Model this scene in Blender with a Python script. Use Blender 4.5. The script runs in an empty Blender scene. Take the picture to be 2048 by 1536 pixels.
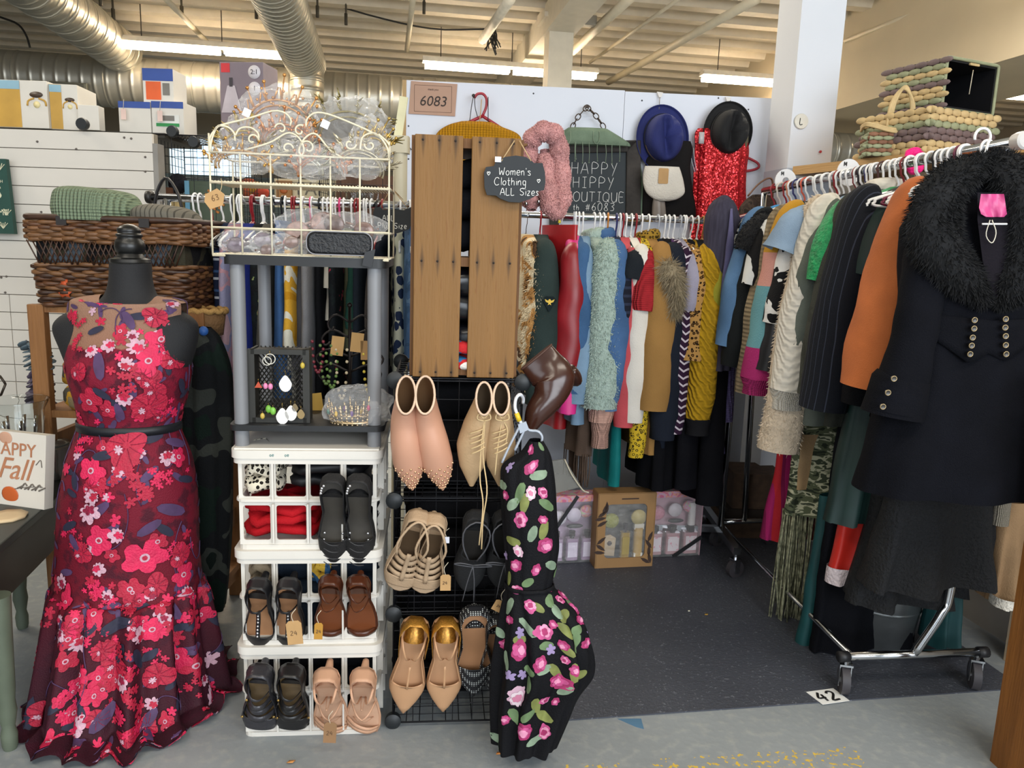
import bpy, math, random
import numpy as np
from mathutils import Vector, Matrix
random.seed(7); np.random.seed(7)
SC = bpy.context.scene
COL = SC.collection
# ------------------------------------------------------------------ camera
W, H, F = 2048.0, 1536.0, 1550.0
TILT, ROLL, CZ = math.radians(10), math.radians(1.9), 1.25
_R0 = np.array([1.0, 0, 0]); _U0 = np.array([0, math.sin(TILT), math.cos(TILT)])
FWD = np.array([0, math.cos(TILT), -math.sin(TILT)])
RGT = math.cos(ROLL) * _R0 + math.sin(ROLL) * _U0
UPV = math.cos(ROLL) * _U0 - math.sin(ROLL) * _R0
CAM = np.array([0, 0, CZ])
cd = bpy.data.cameras.new('camera'); cam = bpy.data.objects.new('camera', cd); COL.objects.link(cam)
cd.sensor_width = 36; cd.lens = 36 * F / W; cd.clip_start = .05; cd.clip_end = 100
m4 = Matrix.Identity(4)
for i in range(3):
    m4[i][0] = RGT[i]; m4[i][1] = UPV[i]; m4[i][2] = -FWD[i]; m4[i][3] = CAM[i]
cam.matrix_world = m4
SC.camera = cam
# ------------------------------------------------------------------ light
SC.view_settings.view_transform = 'Standard'; SC.view_settings.look = 'None'
SC.view_settings.exposure = 0.5; SC.view_settings.gamma = 1
wd = bpy.data.worlds.new('daylight'); SC.world = wd; wd.use_nodes = True
wd.node_tree.nodes['Background'].inputs[0].default_value = (.86, .93, 1, 1)
wd.node_tree.nodes['Background'].inputs[1].default_value = 0.4
def area(name, loc, tgt, sx, sy, power, col):
    l = bpy.data.lights.new(name, 'AREA'); l.shape = 'RECTANGLE'; l.size = sx; l.size_y = sy
    l.energy = power; l.color = col
    o = bpy.data.objects.new(name, l); COL.objects.link(o)
    o.location = loc; d = Vector(tgt) - Vector(loc); o.rotation_euler = d.to_track_quat('-Z', 'Y').to_euler()
    return o
# shopfront windows behind the viewer, and the fluorescent rows over the aisles, plus uplights added to brighten the ceiling
area('shopfront_daylight', (2.4, -3.0, 1.9), (.2, 3, .9), 4.5, 2.2, 200, (.86, .93, 1))
area('shopfront_daylight', (-2.6, -3.2, 1.9), (-.4, 3, .9), 3.0, 2.0, 45, (.9, .95, 1))
for x_, y_, dn, up_ in ((-1.4, -.4, 30, 6), (1.6, .2, 34, 6), (-1.2, 4.6, 46, 20), (2.4, 4.8, 46, 20), (-3.8, 3.4, 40, 18), (-3.2, 6.3, 40, 22), (.6, 6.4, 40, 22), (4.2, 6.2, 40, 18)):
    area('tube_row_light', (x_, y_, 3.3), (x_ * .9, y_ + .3, 0), 2.4, .25, dn, (1, .92, .79))
    area('tube_row_uplight', (x_, y_, 3.36), (x_, y_ + .2, 6), 2.4, .25, up_ * .85, (1, .91, .77))

# ------------------------------------------------------------------ geometry helpers
def ray(x, y): return FWD + RGT * ((x - W / 2) / F) - UPV * ((y - H / 2) / F)
def at(x, y, Y):                       # the point at distance Y (world plane) seen at a photo position
    d = ray(x, y); return CAM + d * (Y / d[1])
def atz(x, y, Z=0.0):
    d = ray(x, y); return CAM + d * ((Z - CZ) / d[2])
def atp(x, y, P0, N):
    d = ray(x, y); N = np.array(N, float); return CAM + d * (((np.array(P0) - CAM) @ N) / (d @ N))
def proj(P):
    v = np.asarray(P, float) - CAM; z = v @ FWD
    return np.stack([W / 2 + F * (v @ RGT) / z, H / 2 - F * (v @ UPV) / z], -1)
V3 = lambda *a: np.array(a, float)
def unit(v): v = np.asarray(v, float); return v / (np.linalg.norm(v) + 1e-12)
def rotz(a): c, s = math.cos(a), math.sin(a); return np.array([[c, -s, 0], [s, c, 0], [0, 0, 1.0]])
def rotx(a): c, s = math.cos(a), math.sin(a); return np.array([[1.0, 0, 0], [0, c, -s], [0, s, c]])
def roty(a): c, s = math.cos(a), math.sin(a); return np.array([[c, 0, s], [0, 1.0, 0], [-s, 0, c]])
def lerp(a, b, t): return a + (b - a) * t
def curve(pts, n):                     # Catmull-Rom through points
    P = np.array(pts, float); k = len(P)
    if k == 2: return np.array([lerp(P[0], P[1], t) for t in np.linspace(0, 1, n)])
    Q = np.vstack([2 * P[0] - P[1], P, 2 * P[-1] - P[-2]]); out = []
    for t in np.linspace(0, k - 1 - 1e-9, n):
        i = int(t); f = t - i; a, b, c, d = Q[i:i + 4]
        out.append(.5 * ((2 * b) + (c - a) * f + (2 * a - 5 * b + 4 * c - d) * f * f + (3 * b - a - 3 * c + d) * f ** 3))
    return np.array(out)
def ip(x, xs, ys): return float(np.interp(x, xs, ys))

class MB:
    def __init__(s): s.v = []; s.f = []; s.n = 0; s.uv = None
    def add(s, v, f):
        v = np.asarray(v, float).reshape(-1, 3); s.v.append(v)
        s.f += [tuple(i + s.n for i in q) for q in f]; s.n += len(v); return s
    def box(s, c, d, R=None):
        c = np.array(c, float); d = np.array(d, float) / 2
        v = np.array([[x, y, z] for x in (-1, 1) for y in (-1, 1) for z in (-1, 1)]) * d
        if R is not None: v = v @ np.asarray(R).T
        return s.add(v + c, [(0, 1, 3, 2), (4, 6, 7, 5), (0, 4, 5, 1), (2, 3, 7, 6), (0, 2, 6, 4), (1, 5, 7, 3)])
    def rbox(s, c, d, r, R=None, n=3, ax=2):      # box with rounded edges along one axis
        c = np.array(c, float); d = np.array(d, float) / 2
        o = [i for i in range(3) if i != ax]; P = []
        for k, (sx, sy) in enumerate(((1, 1), (-1, 1), (-1, -1), (1, -1))):
            for j in range(n + 1):
                a = (k + j / n) * math.pi / 2
                p = [0, 0, 0]; p[o[0]] = sx * (d[o[0]] - r) + r * math.cos(a); p[o[1]] = sy * (d[o[1]] - r) + r * math.sin(a); P.append(p)
        P = np.array(P); m = len(P); A = P.copy(); B = P.copy(); A[:, ax] = -d[ax]; B[:, ax] = d[ax]
        v = np.vstack([A, B])
        if R is not None: v = v @ np.asarray(R).T
        f = [(i, (i + 1) % m, m + (i + 1) % m, m + i) for i in range(m)] + [tuple(range(m - 1, -1, -1)), tuple(range(m, 2 * m))]
        return s.add(v + c, f)
    def beam(s, a, b, w, h, up=(0, 0, 1)):
        a = np.array(a, float); b = np.array(b, float); y = unit(b - a); x = np.cross(y, up)
        if np.linalg.norm(x) < 1e-6: x = V3(1, 0, 0)
        x = unit(x); z = np.cross(x, y); R = np.stack([x, y, z], 1)
        return s.box((a + b) / 2, (w, np.linalg.norm(b - a), h), R)
    def tube(s, pts, r, n=8, cap=True, closed=False, flat=None, nrm=None):
        P = np.array(pts, float); k = len(P); rs = np.broadcast_to(np.asarray(r, float), (k,))
        T = np.roll(P, -1, 0) - np.roll(P, 1, 0)
        if not closed: T[0] = P[1] - P[0]; T[-1] = P[-1] - P[-2]
        T = T / (np.linalg.norm(T, axis=1)[:, None] + 1e-12)
        u = np.array(nrm, float) if nrm is not None else (V3(0, 0, 1) if abs(T[0][2]) < .9 else V3(1, 0, 0))
        ang = np.linspace(0, 2 * math.pi, n, endpoint=False); vs = []
        for i in range(k):
            u = u - T[i] * (u @ T[i]); u = unit(u); w = np.cross(T[i], u)
            a = rs[i]; b = a * (flat if flat else 1)
            vs.append(P[i] + np.outer(np.cos(ang) * b, u) + np.outer(np.sin(ang) * a, w))
        f = []
        for i in range(k if closed else k - 1):
            j = (i + 1) % k
            f += [(i * n + q, i * n + (q + 1) % n, j * n + (q + 1) % n, j * n + q) for q in range(n)]
        if cap and not closed: f += [tuple(range(n - 1, -1, -1)), tuple((k - 1) * n + q for q in range(n))]
        return s.add(np.vstack(vs), f)
    def lathe(s, prof, c=(0, 0, 0), n=24, R=None, cap=True, sx=1, sy=1):
        a = np.linspace(0, 2 * math.pi, n, endpoint=False); vs = []
        for r, z in prof: vs.append(np.stack([r * np.cos(a) * sx, r * np.sin(a) * sy, np.full(n, z)], 1))
        v = np.vstack(vs)
        if R is not None: v = v @ np.asarray(R).T
        k = len(prof); f = []
        for i in range(k - 1): f += [(i * n + q, i * n + (q + 1) % n, (i + 1) * n + (q + 1) % n, (i + 1) * n + q) for q in range(n)]
        if cap: f += [tuple(range(n - 1, -1, -1)), tuple((k - 1) * n + q for q in range(n))]
        return s.add(v + np.array(c, float), f)
    def grid(s, G, closeu=False, flip=False):      # G: rows x cols x 3
        G = np.asarray(G, float); a, b = G.shape[:2]; f = []
        for i in range(a - 1):
            for j in range(b if closeu else b - 1):
                q = (i * b + j, i * b + (j + 1) % b, (i + 1) * b + (j + 1) % b, (i + 1) * b + j)
                f.append(q[::-1] if flip else q)
        return s.add(G.reshape(-1, 3), f)
    def poly(s, pts2, fr, th):                     # extruded outline; fr=(origin, ex, ey, en)
        o, ex, ey, en = [np.array(q, float) for q in fr]; P = np.array(pts2, float)
        A = o + np.outer(P[:, 0], ex) + np.outer(P[:, 1], ey); B = A + en * th; m = len(P)
        return s.add(np.vstack([A, B]), [tuple(range(m - 1, -1, -1)), tuple(range(m, 2 * m))] + [(i, (i + 1) % m, m + (i + 1) % m, m + i) for i in range(m)])
    def sphere(s, c, r, n=10, m=7, sc=(1, 1, 1), R=None):
        t = np.linspace(0, math.pi, m); a = np.linspace(0, 2 * math.pi, n, endpoint=False)
        G = np.stack([np.outer(np.sin(t), np.cos(a)), np.outer(np.sin(t), np.sin(a)), np.outer(np.cos(t), np.ones(n))], -1) * r * np.array(sc)
        if R is not None: G = G @ np.asarray(R).T
        return s.grid(G + np.array(c, float), closeu=True, flip=True)
    def build(s, name, mat, parent=None, smooth=True, off=(0, 0, 0), solid=0, sub=0, bev=0):
        v = np.vstack(s.v) - np.array(off, float)
        me = bpy.data.meshes.new(name); me.from_pydata(v.tolist(), [], s.f); me.update()
        if smooth: me.polygons.foreach_set('use_smooth', [True] * len(me.polygons))
        o = bpy.data.objects.new(name, me); COL.objects.link(o)
        if mat: me.materials.append(mat)
        if parent: o.parent = parent
        if smooth == 'auto':
            try: me.set_sharp_from_angle(angle=math.radians(35))
            except Exception: pass
        if bev: b = o.modifiers.new('b', 'BEVEL'); b.width = bev; b.segments = 2; b.limit_method = 'ANGLE'
        if solid: b = o.modifiers.new('s', 'SOLIDIFY'); b.thickness = solid; b.offset = 0
        if sub: b = o.modifiers.new('u', 'SUBSURF'); b.levels = sub; b.render_levels = sub
        return o
def tag(o, label, cat, group=None):
    o['label'] = label; o['category'] = cat
    if group: o['group'] = group
    return o
def thing(name, label, cat, loc=(0, 0, 0), rz=0, group=None):
    o = bpy.data.objects.new(name, None); COL.objects.link(o); o.empty_display_size = .05
    o.location = tuple(float(q) for q in loc); o.rotation_euler = (0, 0, rz); return tag(o, label, cat, group)
def struct(o): o['kind'] = 'structure'; return o
def place(o, loc=(0, 0, 0), rot=(0, 0, 0)): o.location = tuple(float(q) for q in loc); o.rotation_euler = rot; return o
def frame(o, M3, loc):                 # orient an object by a 3x3 matrix
    m = Matrix.Identity(4)
    for i in range(3):
        for j in range(3): m[i][j] = float(M3[i][j])
        m[i][3] = float(loc[i])
    o.matrix_world = m; return o
def copy_thing(root, label, loc=None, rz=None, group=None):
    def cp(o, par):
        c = o.copy(); COL.objects.link(c); c.parent = par
        for ch in [q for q in bpy.data.objects if q.parent == o]: cp(ch, c)
        return c
    r = cp(root, None); r['label'] = label
    if loc is not None: r.location = tuple(float(q) for q in loc)
    if rz is not None: r.rotation_euler = (0, 0, rz)
    if group: r['group'] = group
    return r

# ------------------------------------------------------------------ materials
def lin(c):
    if isinstance(c, str): c = [int(c[i:i + 2], 16) / 255 for i in (0, 2, 4)]
    return tuple(((x / 12.92) if x <= .04045 else ((x + .055) / 1.055) ** 2.4) for x in c) + (1,)
_mc = {}
class NT:
    def __init__(s, name):
        s.m = bpy.data.materials.new(name); s.m.use_nodes = True; s.t = s.m.node_tree; s.b = s.t.nodes['Principled BSDF']
    def n(s, typ, ins=None, **kw):
        q = s.t.nodes.new('ShaderNode' + typ)
        for k, v in kw.items(): setattr(q, k, v)
        for k, v in (ins or {}).items(): s.set(q, k, v)
        return q
    def set(s, q, k, v):
        i = q.inputs[k]
        if hasattr(v, 'bl_idname') and 'Socket' in v.bl_idname: s.t.links.new(v, i)
        elif hasattr(v, 'outputs'): s.t.links.new(v.outputs[0], i)
        else: i.default_value = v
    def math(s, op, a, b=0.0, c=None):
        d = {0: a, 1: b}
        if c is not None: d[2] = c
        return s.n('Math', d, operation=op).outputs[0]
    def mix(s, fac, a, b):
        q = s.n('Mix', None, data_type='RGBA'); s.set(q, 0, fac); s.set(q, 6, a); s.set(q, 7, b); return q.outputs[2]
    def ramp(s, fac, stops, interp='LINEAR'):
        q = s.n('ValToRGB', {0: fac}); e = q.color_ramp; e.interpolation = interp
        while len(e.elements) < len(stops): e.elements.new(.5)
        for el, (p, c) in zip(e.elements, stops): el.position = p; el.color = c
        return q.outputs[0]
    def obj(s, scale=(1, 1, 1), rot=(0, 0, 0), loc=(0, 0, 0)):
        t = s.n('TexCoord'); return s.n('Mapping', {0: t.outputs['Object'], 1: loc, 2: rot, 3: scale}).outputs[0]
    def noise(s, vec, sc, det=3, out=0): return s.n('TexNoise', {'Vector': vec, 'Scale': sc, 'Detail': det}).outputs[out]
    def bump(s, h, st, dist=.01): s.set(s.b, 'Normal', s.n('Bump', {'Height': h, 'Strength': st, 'Distance': dist}).outputs[0])
    def done(s, rough=.7, metal=0, spec=None, **kw):
        s.set(s.b, 'Roughness', rough); s.set(s.b, 'Metallic', metal)
        if spec is not None: s.set(s.b, 'Specular IOR Level', spec)
        for k, v in kw.items(): s.set(s.b, k.replace('_', ' '), v)
        return s.m
def mat(name, col, rough=.7, metal=0, var=.12, vs=9, bump=.0, bs=90, spec=None, col2=None, stretch=(1, 1, 1), **kw):
    key = (name, str(col), rough, metal, var, vs, bump, bs, str(col2), str(stretch), str(kw))
    if key in _mc: return _mc[key]
    t = NT(name); v = t.obj(stretch); c = np.array(lin(col)[:3])
    a = tuple(np.clip(c * (1 - var), 0, 1)) + (1,); b = tuple(np.clip(c * (1 + var), 0, 1)) + (1,)
    if col2: b = lin(col2)
    if var or col2: t.set(t.b, 'Base Color', t.ramp(t.noise(v, vs, 4), [(.3, a), (.7, b)]))
    else: t.set(t.b, 'Base Color', lin(col))
    if bump: t.bump(t.noise(v, bs, 3), min(1, bump), .01)
    _mc[key] = t.done(rough, metal, spec, **kw); return _mc[key]
def fabric(name, col, rough=.85, var=.18, vs=7, bump=.25, bs=260, sheen=.0, **kw):
    return mat(name, col, rough, 0, var, vs, bump, bs, .12, **({'Sheen_Weight': sheen} if sheen else {}), **kw)
def knit(name, col, sx=160, amp=.7, axis='X', cable=False, col2=None, lo=.74):
    t = NT(name); v = t.obj(); c = np.array(lin(col)[:3])
    w = t.n('TexWave', {'Vector': v, 'Scale': sx / 6.3, 'Distortion': 1.5 if not cable else 5, 'Detail': 1.5, 'Detail Scale': 1.2}, bands_direction='DIAGONAL' if cable else axis)
    z = t.n('TexWave', {'Vector': v, 'Scale': sx / 5, 'Distortion': 1}, bands_direction='Z')
    h = t.math('ADD', w.outputs[1], t.math('MULTIPLY', z.outputs[1], .5 if not cable else .12))
    t.set(t.b, 'Base Color', t.ramp(t.math('MULTIPLY', h, .66), [(.0, tuple(c * lo) + (1,)), (1, lin(col2) if col2 else tuple(np.clip(c * 1.12, 0, 1)) + (1,))]))
    t.bump(h, amp, .006); return t.done(.9, 0, .2)
def stripes(name, cols, per, axis='Z', wob=.0, rot=(0, 0, 0), rough=.85, zig=0):
    t = NT(name); v = t.obj(rot=rot); s = t.n('SeparateXYZ', {0: v})
    q = s.outputs['XYZ'.index(axis)]
    if wob: q = t.math('ADD', q, t.math('MULTIPLY', t.noise(v, 9), wob))
    if zig: q = t.math('ADD', q, t.math('MULTIPLY', t.math('PINGPONG', t.math('ADD', s.outputs[0], s.outputs[1]), zig), .8))
    fr = t.math('FRACT', t.math('DIVIDE', q, per)); k = len(cols); st = []; a = 0
    tot = sum(w for _, w in cols)
    for c, w in cols: st.append((a / tot, lin(c))); a += w
    t.set(t.b, 'Base Color', t.ramp(fr, st, 'CONSTANT')); t.bump(t.noise(v, 300), .25); return t.done(rough, 0, .2)
def zones(name, stops, rough=.85, lo=-1.0, hi=0.0, bump=.3):   # colour blocks along local z
    t = NT(name); v = t.obj(); s = t.n('SeparateXYZ', {0: v})
    f = t.n('MapRange', {0: s.outputs[2], 1: lo, 2: hi, 3: 0.0, 4: 1.0}).outputs[0]
    t.set(t.b, 'Base Color', t.ramp(f, [(p, lin(c)) for p, c in stops], 'CONSTANT')); t.bump(t.noise(v, 220), bump); return t.done(rough, 0, .2)
def spots(name, base, ring, mid, sc=55):
    t = NT(name); v = t.obj(); d = t.n('TexVoronoi', {'Vector': v, 'Scale': sc, 'Randomness': .8}).outputs[0]
    nz = t.math('MULTIPLY', t.math('SUBTRACT', t.noise(v, sc * 1.3), .5), .45); d = t.math('ADD', d, nz)
    t.set(t.b, 'Base Color', t.ramp(d, [(0, lin(mid)), (.2, lin(ring)), (.42, lin(base))], 'CONSTANT')); return t.done(.85, 0, .2)
def blotch(name, cols, sc=9, th=None, rough=.85, bump=.3, bs=200, det=2, dist=.6, stretch=(1, 1, 1)):
    t = NT(name); v = t.obj(stretch); q = t.n('TexNoise', {'Vector': v, 'Scale': sc, 'Detail': det, 'Distortion': dist}).outputs[0]
    k = len(cols); th = th or [.32 + .36 * i / k for i in range(1, k)]
    t.set(t.b, 'Base Color', t.ramp(q, [(0, lin(cols[0]))] + [(th[i], lin(cols[i + 1])) for i in range(k - 1)], 'CONSTANT'))
    if bump: t.bump(t.noise(v, bs), bump)
    return t.done(rough, 0, .2)
def checks(name, a, b, sc, rough=.85, rot=(0, 0, .0)):
    t = NT(name); v = t.obj(rot=rot); c = t.n('TexChecker', {0: v, 1: lin(a), 2: lin(b), 3: sc}); t.set(t.b, 'Base Color', c.outputs[0]); return t.done(rough, 0, .2)
def wood(name, a, b, sc=3, stretch=(8, 8, .6), rough=.6, bump=.25):
    t = NT(name); v = t.obj(stretch); n1 = t.noise(v, sc, 6); n2 = t.noise(v, sc * 6, 4)
    q = t.math('ADD', t.math('MULTIPLY', n1, .7), t.math('MULTIPLY', n2, .3))
    t.set(t.b, 'Base Color', t.ramp(q, [(.3, lin(a)), (.7, lin(b))])); t.bump(n2, bump); return t.done(rough, 0, .3)
def sequin(name, col, col2, sc=170, rough=.22):
    t = NT(name); v = t.obj(); d = t.n('TexVoronoi', {'Vector': v, 'Scale': sc, 'Randomness': .5})
    nv = t.n('VectorMath', {0: d.outputs[1], 1: (.5, .5, .5)}, operation='SUBTRACT').outputs[0]
    nv = t.n('VectorMath', {0: nv, 'Scale': .75}, operation='SCALE').outputs[0]
    ge = t.n('NewGeometry').outputs[1]
    nn = t.n('VectorMath', {0: t.n('VectorMath', {0: ge, 1: nv}, operation='ADD').outputs[0]}, operation='NORMALIZE').outputs[0]
    t.set(t.b, 'Normal', nn); s = t.n('SeparateColor', {0: d.outputs[1]})
    t.set(t.b, 'Base Color', t.mix(s.outputs[0], lin(col), lin(col2))); return t.done(rough, .55, .6)
def emit(name, col, st):
    t = NT(name); t.set(t.b, 'Base Color', lin(col)); t.set(t.b, 'Emission Color', lin(col)); t.set(t.b, 'Emission Strength', st); return t.done(.5)
def clearfilm(name, tint='ffffff', alpha=.1, rough=.08):
    t = NT(name); v = t.obj(); n1 = t.noise(v, 28, 4)
    t.set(t.b, 'Base Color', lin(tint)); t.bump(n1, .9, .03)
    lw = t.n('LayerWeight', {0: .5}).outputs[1]
    t.set(t.b, 'Alpha', t.math('ADD', t.math('MULTIPLY', lw, .22), alpha)); return t.done(rough, 0, 1.0)
def glass(name, tint='f4f8f8', rough=.02):
    t = NT(name); t.set(t.b, 'Base Color', lin(tint)); t.set(t.b, 'Transmission Weight', 1.0); return t.done(rough, 0, .5, IOR=1.3)
WHITE = lambda: mat('white_plastic', 'eeeeee', .4, var=.03)
BLACKM = lambda: mat('black_metal', '15151a', .45, .3, var=.2)
CHROME = lambda: mat('chrome', 'c9ccd0', .16, 1, var=.05)

# ------------------------------------------------------------------ lettering
GLY = {'A': 'M0,0L.4,1L.8,0M.15,.38L.65,.38', 'B': 'M0,0L0,1L.45,1L.62,.85L.55,.6L.1,.53L.6,.48L.72,.25L.55,.03L0,0', 'C': 'M.7,.85L.5,1L.2,.95L0,.6L0,.3L.2,.02L.5,0L.7,.15',
 'E': 'M.6,1L.05,1L.05,0L.62,0M.05,.52L.5,.52', 'F': 'M.6,1L.05,1L.05,0M.05,.52L.5,.52', 'H': 'M0,1L0,0M.65,1L.65,0M0,.5L.65,.5', 'I': 'M.05,1L.5,1M.27,1L.27,0M.05,0L.5,0', 'L': 'M0,1L0,0L.55,0',
 'M': 'M0,0L.05,1L.4,.3L.75,1L.8,0', 'O': 'M.38,1L.1,.85L0,.5L.1,.12L.4,0L.68,.15L.78,.5L.68,.85L.38,1', 'P': 'M.05,0L.05,1L.5,.98L.68,.75L.5,.5L.05,.48', 'Q': 'M.38,1L.1,.85L0,.5L.1,.12L.4,0L.68,.15L.78,.5L.68,.85L.38,1M.5,.25L.82,-.08',
 'R': 'M.05,0L.05,1L.5,.98L.66,.76L.5,.52L.05,.5L.66,0', 'S': 'M.65,.88L.42,1L.1,.9L.08,.65L.55,.42L.62,.18L.38,0L.02,.12', 'T': 'M0,1L.75,1M.37,1L.37,0', 'U': 'M0,1L.02,.25L.22,0L.5,.02L.66,.3L.66,1L.68,0', 'W': 'M0,1L.15,0L.4,.6L.62,0L.85,1', 'Y': 'M0,1L.3,.5M.65,1L.2,-.15',
 'e': 'M.05,.32L.5,.36L.42,.62L.15,.6L.02,.3L.18,.02L.5,.08', 'g': 'M.5,.6L.15,.6L.05,.3L.2,.05L.5,.15M.52,.62L.5,-.3L.25,-.42L.05,-.3', 'h': 'M0,1L0,0M0,.4L.22,.6L.42,.5L.45,0', 'i': 'M.1,.6L.1,0M.1,.82L.1,.86', 'l': 'M.1,1L.1,0', 'm': 'M0,.6L0,0M0,.4L.2,.6L.34,.5L.36,0M.36,.42L.55,.6L.7,.5L.72,0', 'n': 'M0,.6L0,0M0,.4L.22,.6L.42,.5L.45,0',
 'o': 'M.25,.6L.02,.42L.05,.1L.28,0L.48,.2L.46,.48L.25,.6', 's': 'M.42,.52L.22,.62L.05,.5L.38,.25L.35,.05L.02,.04', 't': 'M.22,1L.2,.1L.38,0M0,.62L.42,.62', 'u': 'M0,.6L.02,.1L.25,0L.45,.15L.45,.6L.47,0', 'z': 'M.02,.6L.45,.6L.02,0L.48,0', "'": 'M.08,1L.04,.78', '#': 'M.15,0L.25,.8M.42,0L.52,.8M.02,.55L.6,.58M.0,.25L.58,.28',
 '0': 'M.35,1L.08,.8L.02,.35L.2,.02L.5,.08L.64,.5L.58,.88L.35,1', '2': 'M.05,.8L.25,1L.55,.92L.55,.62L.02,0L.65,.02', '3': 'M.05,.95L.5,.98L.55,.72L.25,.55L.58,.38L.5,.06L.05,.04', '4': 'M.35,1L.0,.4L.65,.4M.5,.75L.5,0', '6': 'M.5,1L.15,.65L.02,.25L.25,0L.52,.12L.5,.42L.2,.48L.05,.3', '8': 'M.3,.52L.08,.75L.25,1L.52,.85L.3,.52L.02,.25L.25,0L.55,.18L.3,.52', '1': 'M.0,.75L.2,1L.2,0', ':': 'M.1,.6L.1,.66M.1,.1L.1,.16',
 '~': 'M.4,0L.02,.5L.08,.78L.28,.8L.4,.58L.55,.82L.75,.8L.8,.52L.4,0'}
def strokes(mb, txt, o, ex, ey, h, r, sp=.28, flat=None, wob=.0):
    o = np.array(o, float); ex = unit(ex); ey = unit(ey); x = 0; en = np.cross(ex, ey)
    for ch in txt:
        if ch == ' ': x += .6 * h; continue
        g = GLY.get(ch)
        if not g: x += .5 * h; continue
        mx = 0
        for st in g.split('M')[1:]:
            P = [tuple(map(float, q.split(','))) for q in st.split('L')]; mx = max(mx, max(p[0] for p in P))
            P3 = [o + ex * (x + p[0] * h * .85 + random.uniform(-wob, wob) * h) + ey * (p[1] * h + random.uniform(-wob, wob) * h) for p in P]
            mb.tube(curve(P3, max(2, 4 * len(P3) - 3)) if len(P3) > 2 else P3, r, 5, flat=.35, nrm=en)
        x += (mx * .85 + sp) * h
    return x
def textmesh(name, txt, size, mat, parent, M3, loc, italic=0, ext=.0006, align='CENTER'):
    c = bpy.data.curves.new(name, 'FONT'); c.body = txt; c.size = size; c.extrude = ext; c.shear = italic; c.align_x = align; c.align_y = 'CENTER'; c.resolution_u = 3
    t = bpy.data.objects.new('tmp', c); COL.objects.link(t); bpy.context.view_layer.update()
    me = bpy.data.meshes.new_from_object(t.evaluated_get(bpy.context.evaluated_depsgraph_get())); bpy.data.objects.remove(t)
    me.materials.clear(); me.materials.append(mat); me.name = name
    o = bpy.data.objects.new(name, me); COL.objects.link(o)
    frame(o, M3, loc)
    if parent:
        o.parent = parent
    return o
# ================================================================== ROOM
YAW = math.radians(9.5)
BX = V3(math.cos(YAW), math.sin(YAW), 0); BY = V3(-math.sin(YAW), math.cos(YAW), 0); BZ = V3(0, 0, 1.0)
BR = np.stack([BX, BY, BZ], 1)
def B(u, v, z): return BX * u + BY * v + BZ * z
# floor: worn grey concrete with the rest of a painted yellow line
t = NT('concrete'); v = t.obj(); s = t.n('SeparateXYZ', {0: v})
n1 = t.noise(v, 2.2, 6); n2 = t.noise(v, 34, 4); n3 = t.noise(v, 9, 5)
base = t.mix(n1, lin('787d80'), lin('9aa0a3')); base = t.mix(t.ramp(n2, [(.5, (0, 0, 0, 1)), (.75, (.5, .5, .5, 1))]), base, lin('a9a9a4'))
p1, p2 = atz(1080, 1556), atz(1800, 1508); dd = unit(p2 - p1); nn_ = V3(-dd[1], dd[0], 0)
dist = t.math('ADD', t.math('MULTIPLY', s.outputs[0], float(nn_[0])), t.math('ADD', t.math('MULTIPLY', s.outputs[1], float(nn_[1])), float(-(p1 @ nn_))))
band = t.math('LESS_THAN', t.math('ABSOLUTE', dist), .042)
chip = t.math('MULTIPLY', t.math('GREATER_THAN', t.noise(v, 75, 8), .585), t.math('GREATER_THAN', t.noise(v, 6, 3), .47))
xr = t.math('MULTIPLY', t.math('GREATER_THAN', s.outputs[0], .08), t.math('LESS_THAN', s.outputs[0], .92))
base = t.mix(t.math('MULTIPLY', t.math('MULTIPLY', band, chip), xr), base, lin('cfae4a'))
t.set(t.b, 'Base Color', base); t.bump(n2, .15); CONC = t.done(.42, 0, .4)
struct(MB().box((0, 6, -.05), (26, 26, .1)).build('floor', CONC, smooth=False))
t = NT('rubber_mat'); v = t.obj(); n1 = t.noise(v, 2.5, 6); n2 = t.noise(v, 120, 2)
c = t.mix(n1, lin('34373f'), lin('50535c')); c = t.mix(t.math('MULTIPLY', t.math('GREATER_THAN', n2, .67), .5), c, lin('8b8f98'))
t.set(t.b, 'Base Color', c); t.bump(n2, .3); MATM = t.done(.5, 0, .4)
a, b2 = atz(1060, 1447), atz(2060, 1377); dr = unit(b2 - a)
pl = [a - dr * .05, a + dr * 1.5, a + dr * 1.5 + V3(-.3, 1.75, 0), a + V3(-.35, 1.72, 0)]
mo = MB().poly([(q[0], q[1]) for q in pl], ((0, 0, 0), (1, 0, 0), (0, 1, 0), (0, 0, 1)), .004).build('rubber_mat', MATM, smooth=False)
tag(mo, 'dark grey rubber mat covering the booth floor between the racks', 'mat')
p = atz(1262, 1444); tp = MB().poly([(-.035, .012), (.03, .016), (.03, -.03), (.01, -.022)], (p, (1, 0, 0), (0, 1, 0), (0, 0, 1)), .0008).build('tape_scrap', mat('blue_tape', '4d7390', .6), off=p, smooth=False)
tag(place(tp, p), 'torn triangle of blue tape at the front edge of the mat', 'tape')
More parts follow.
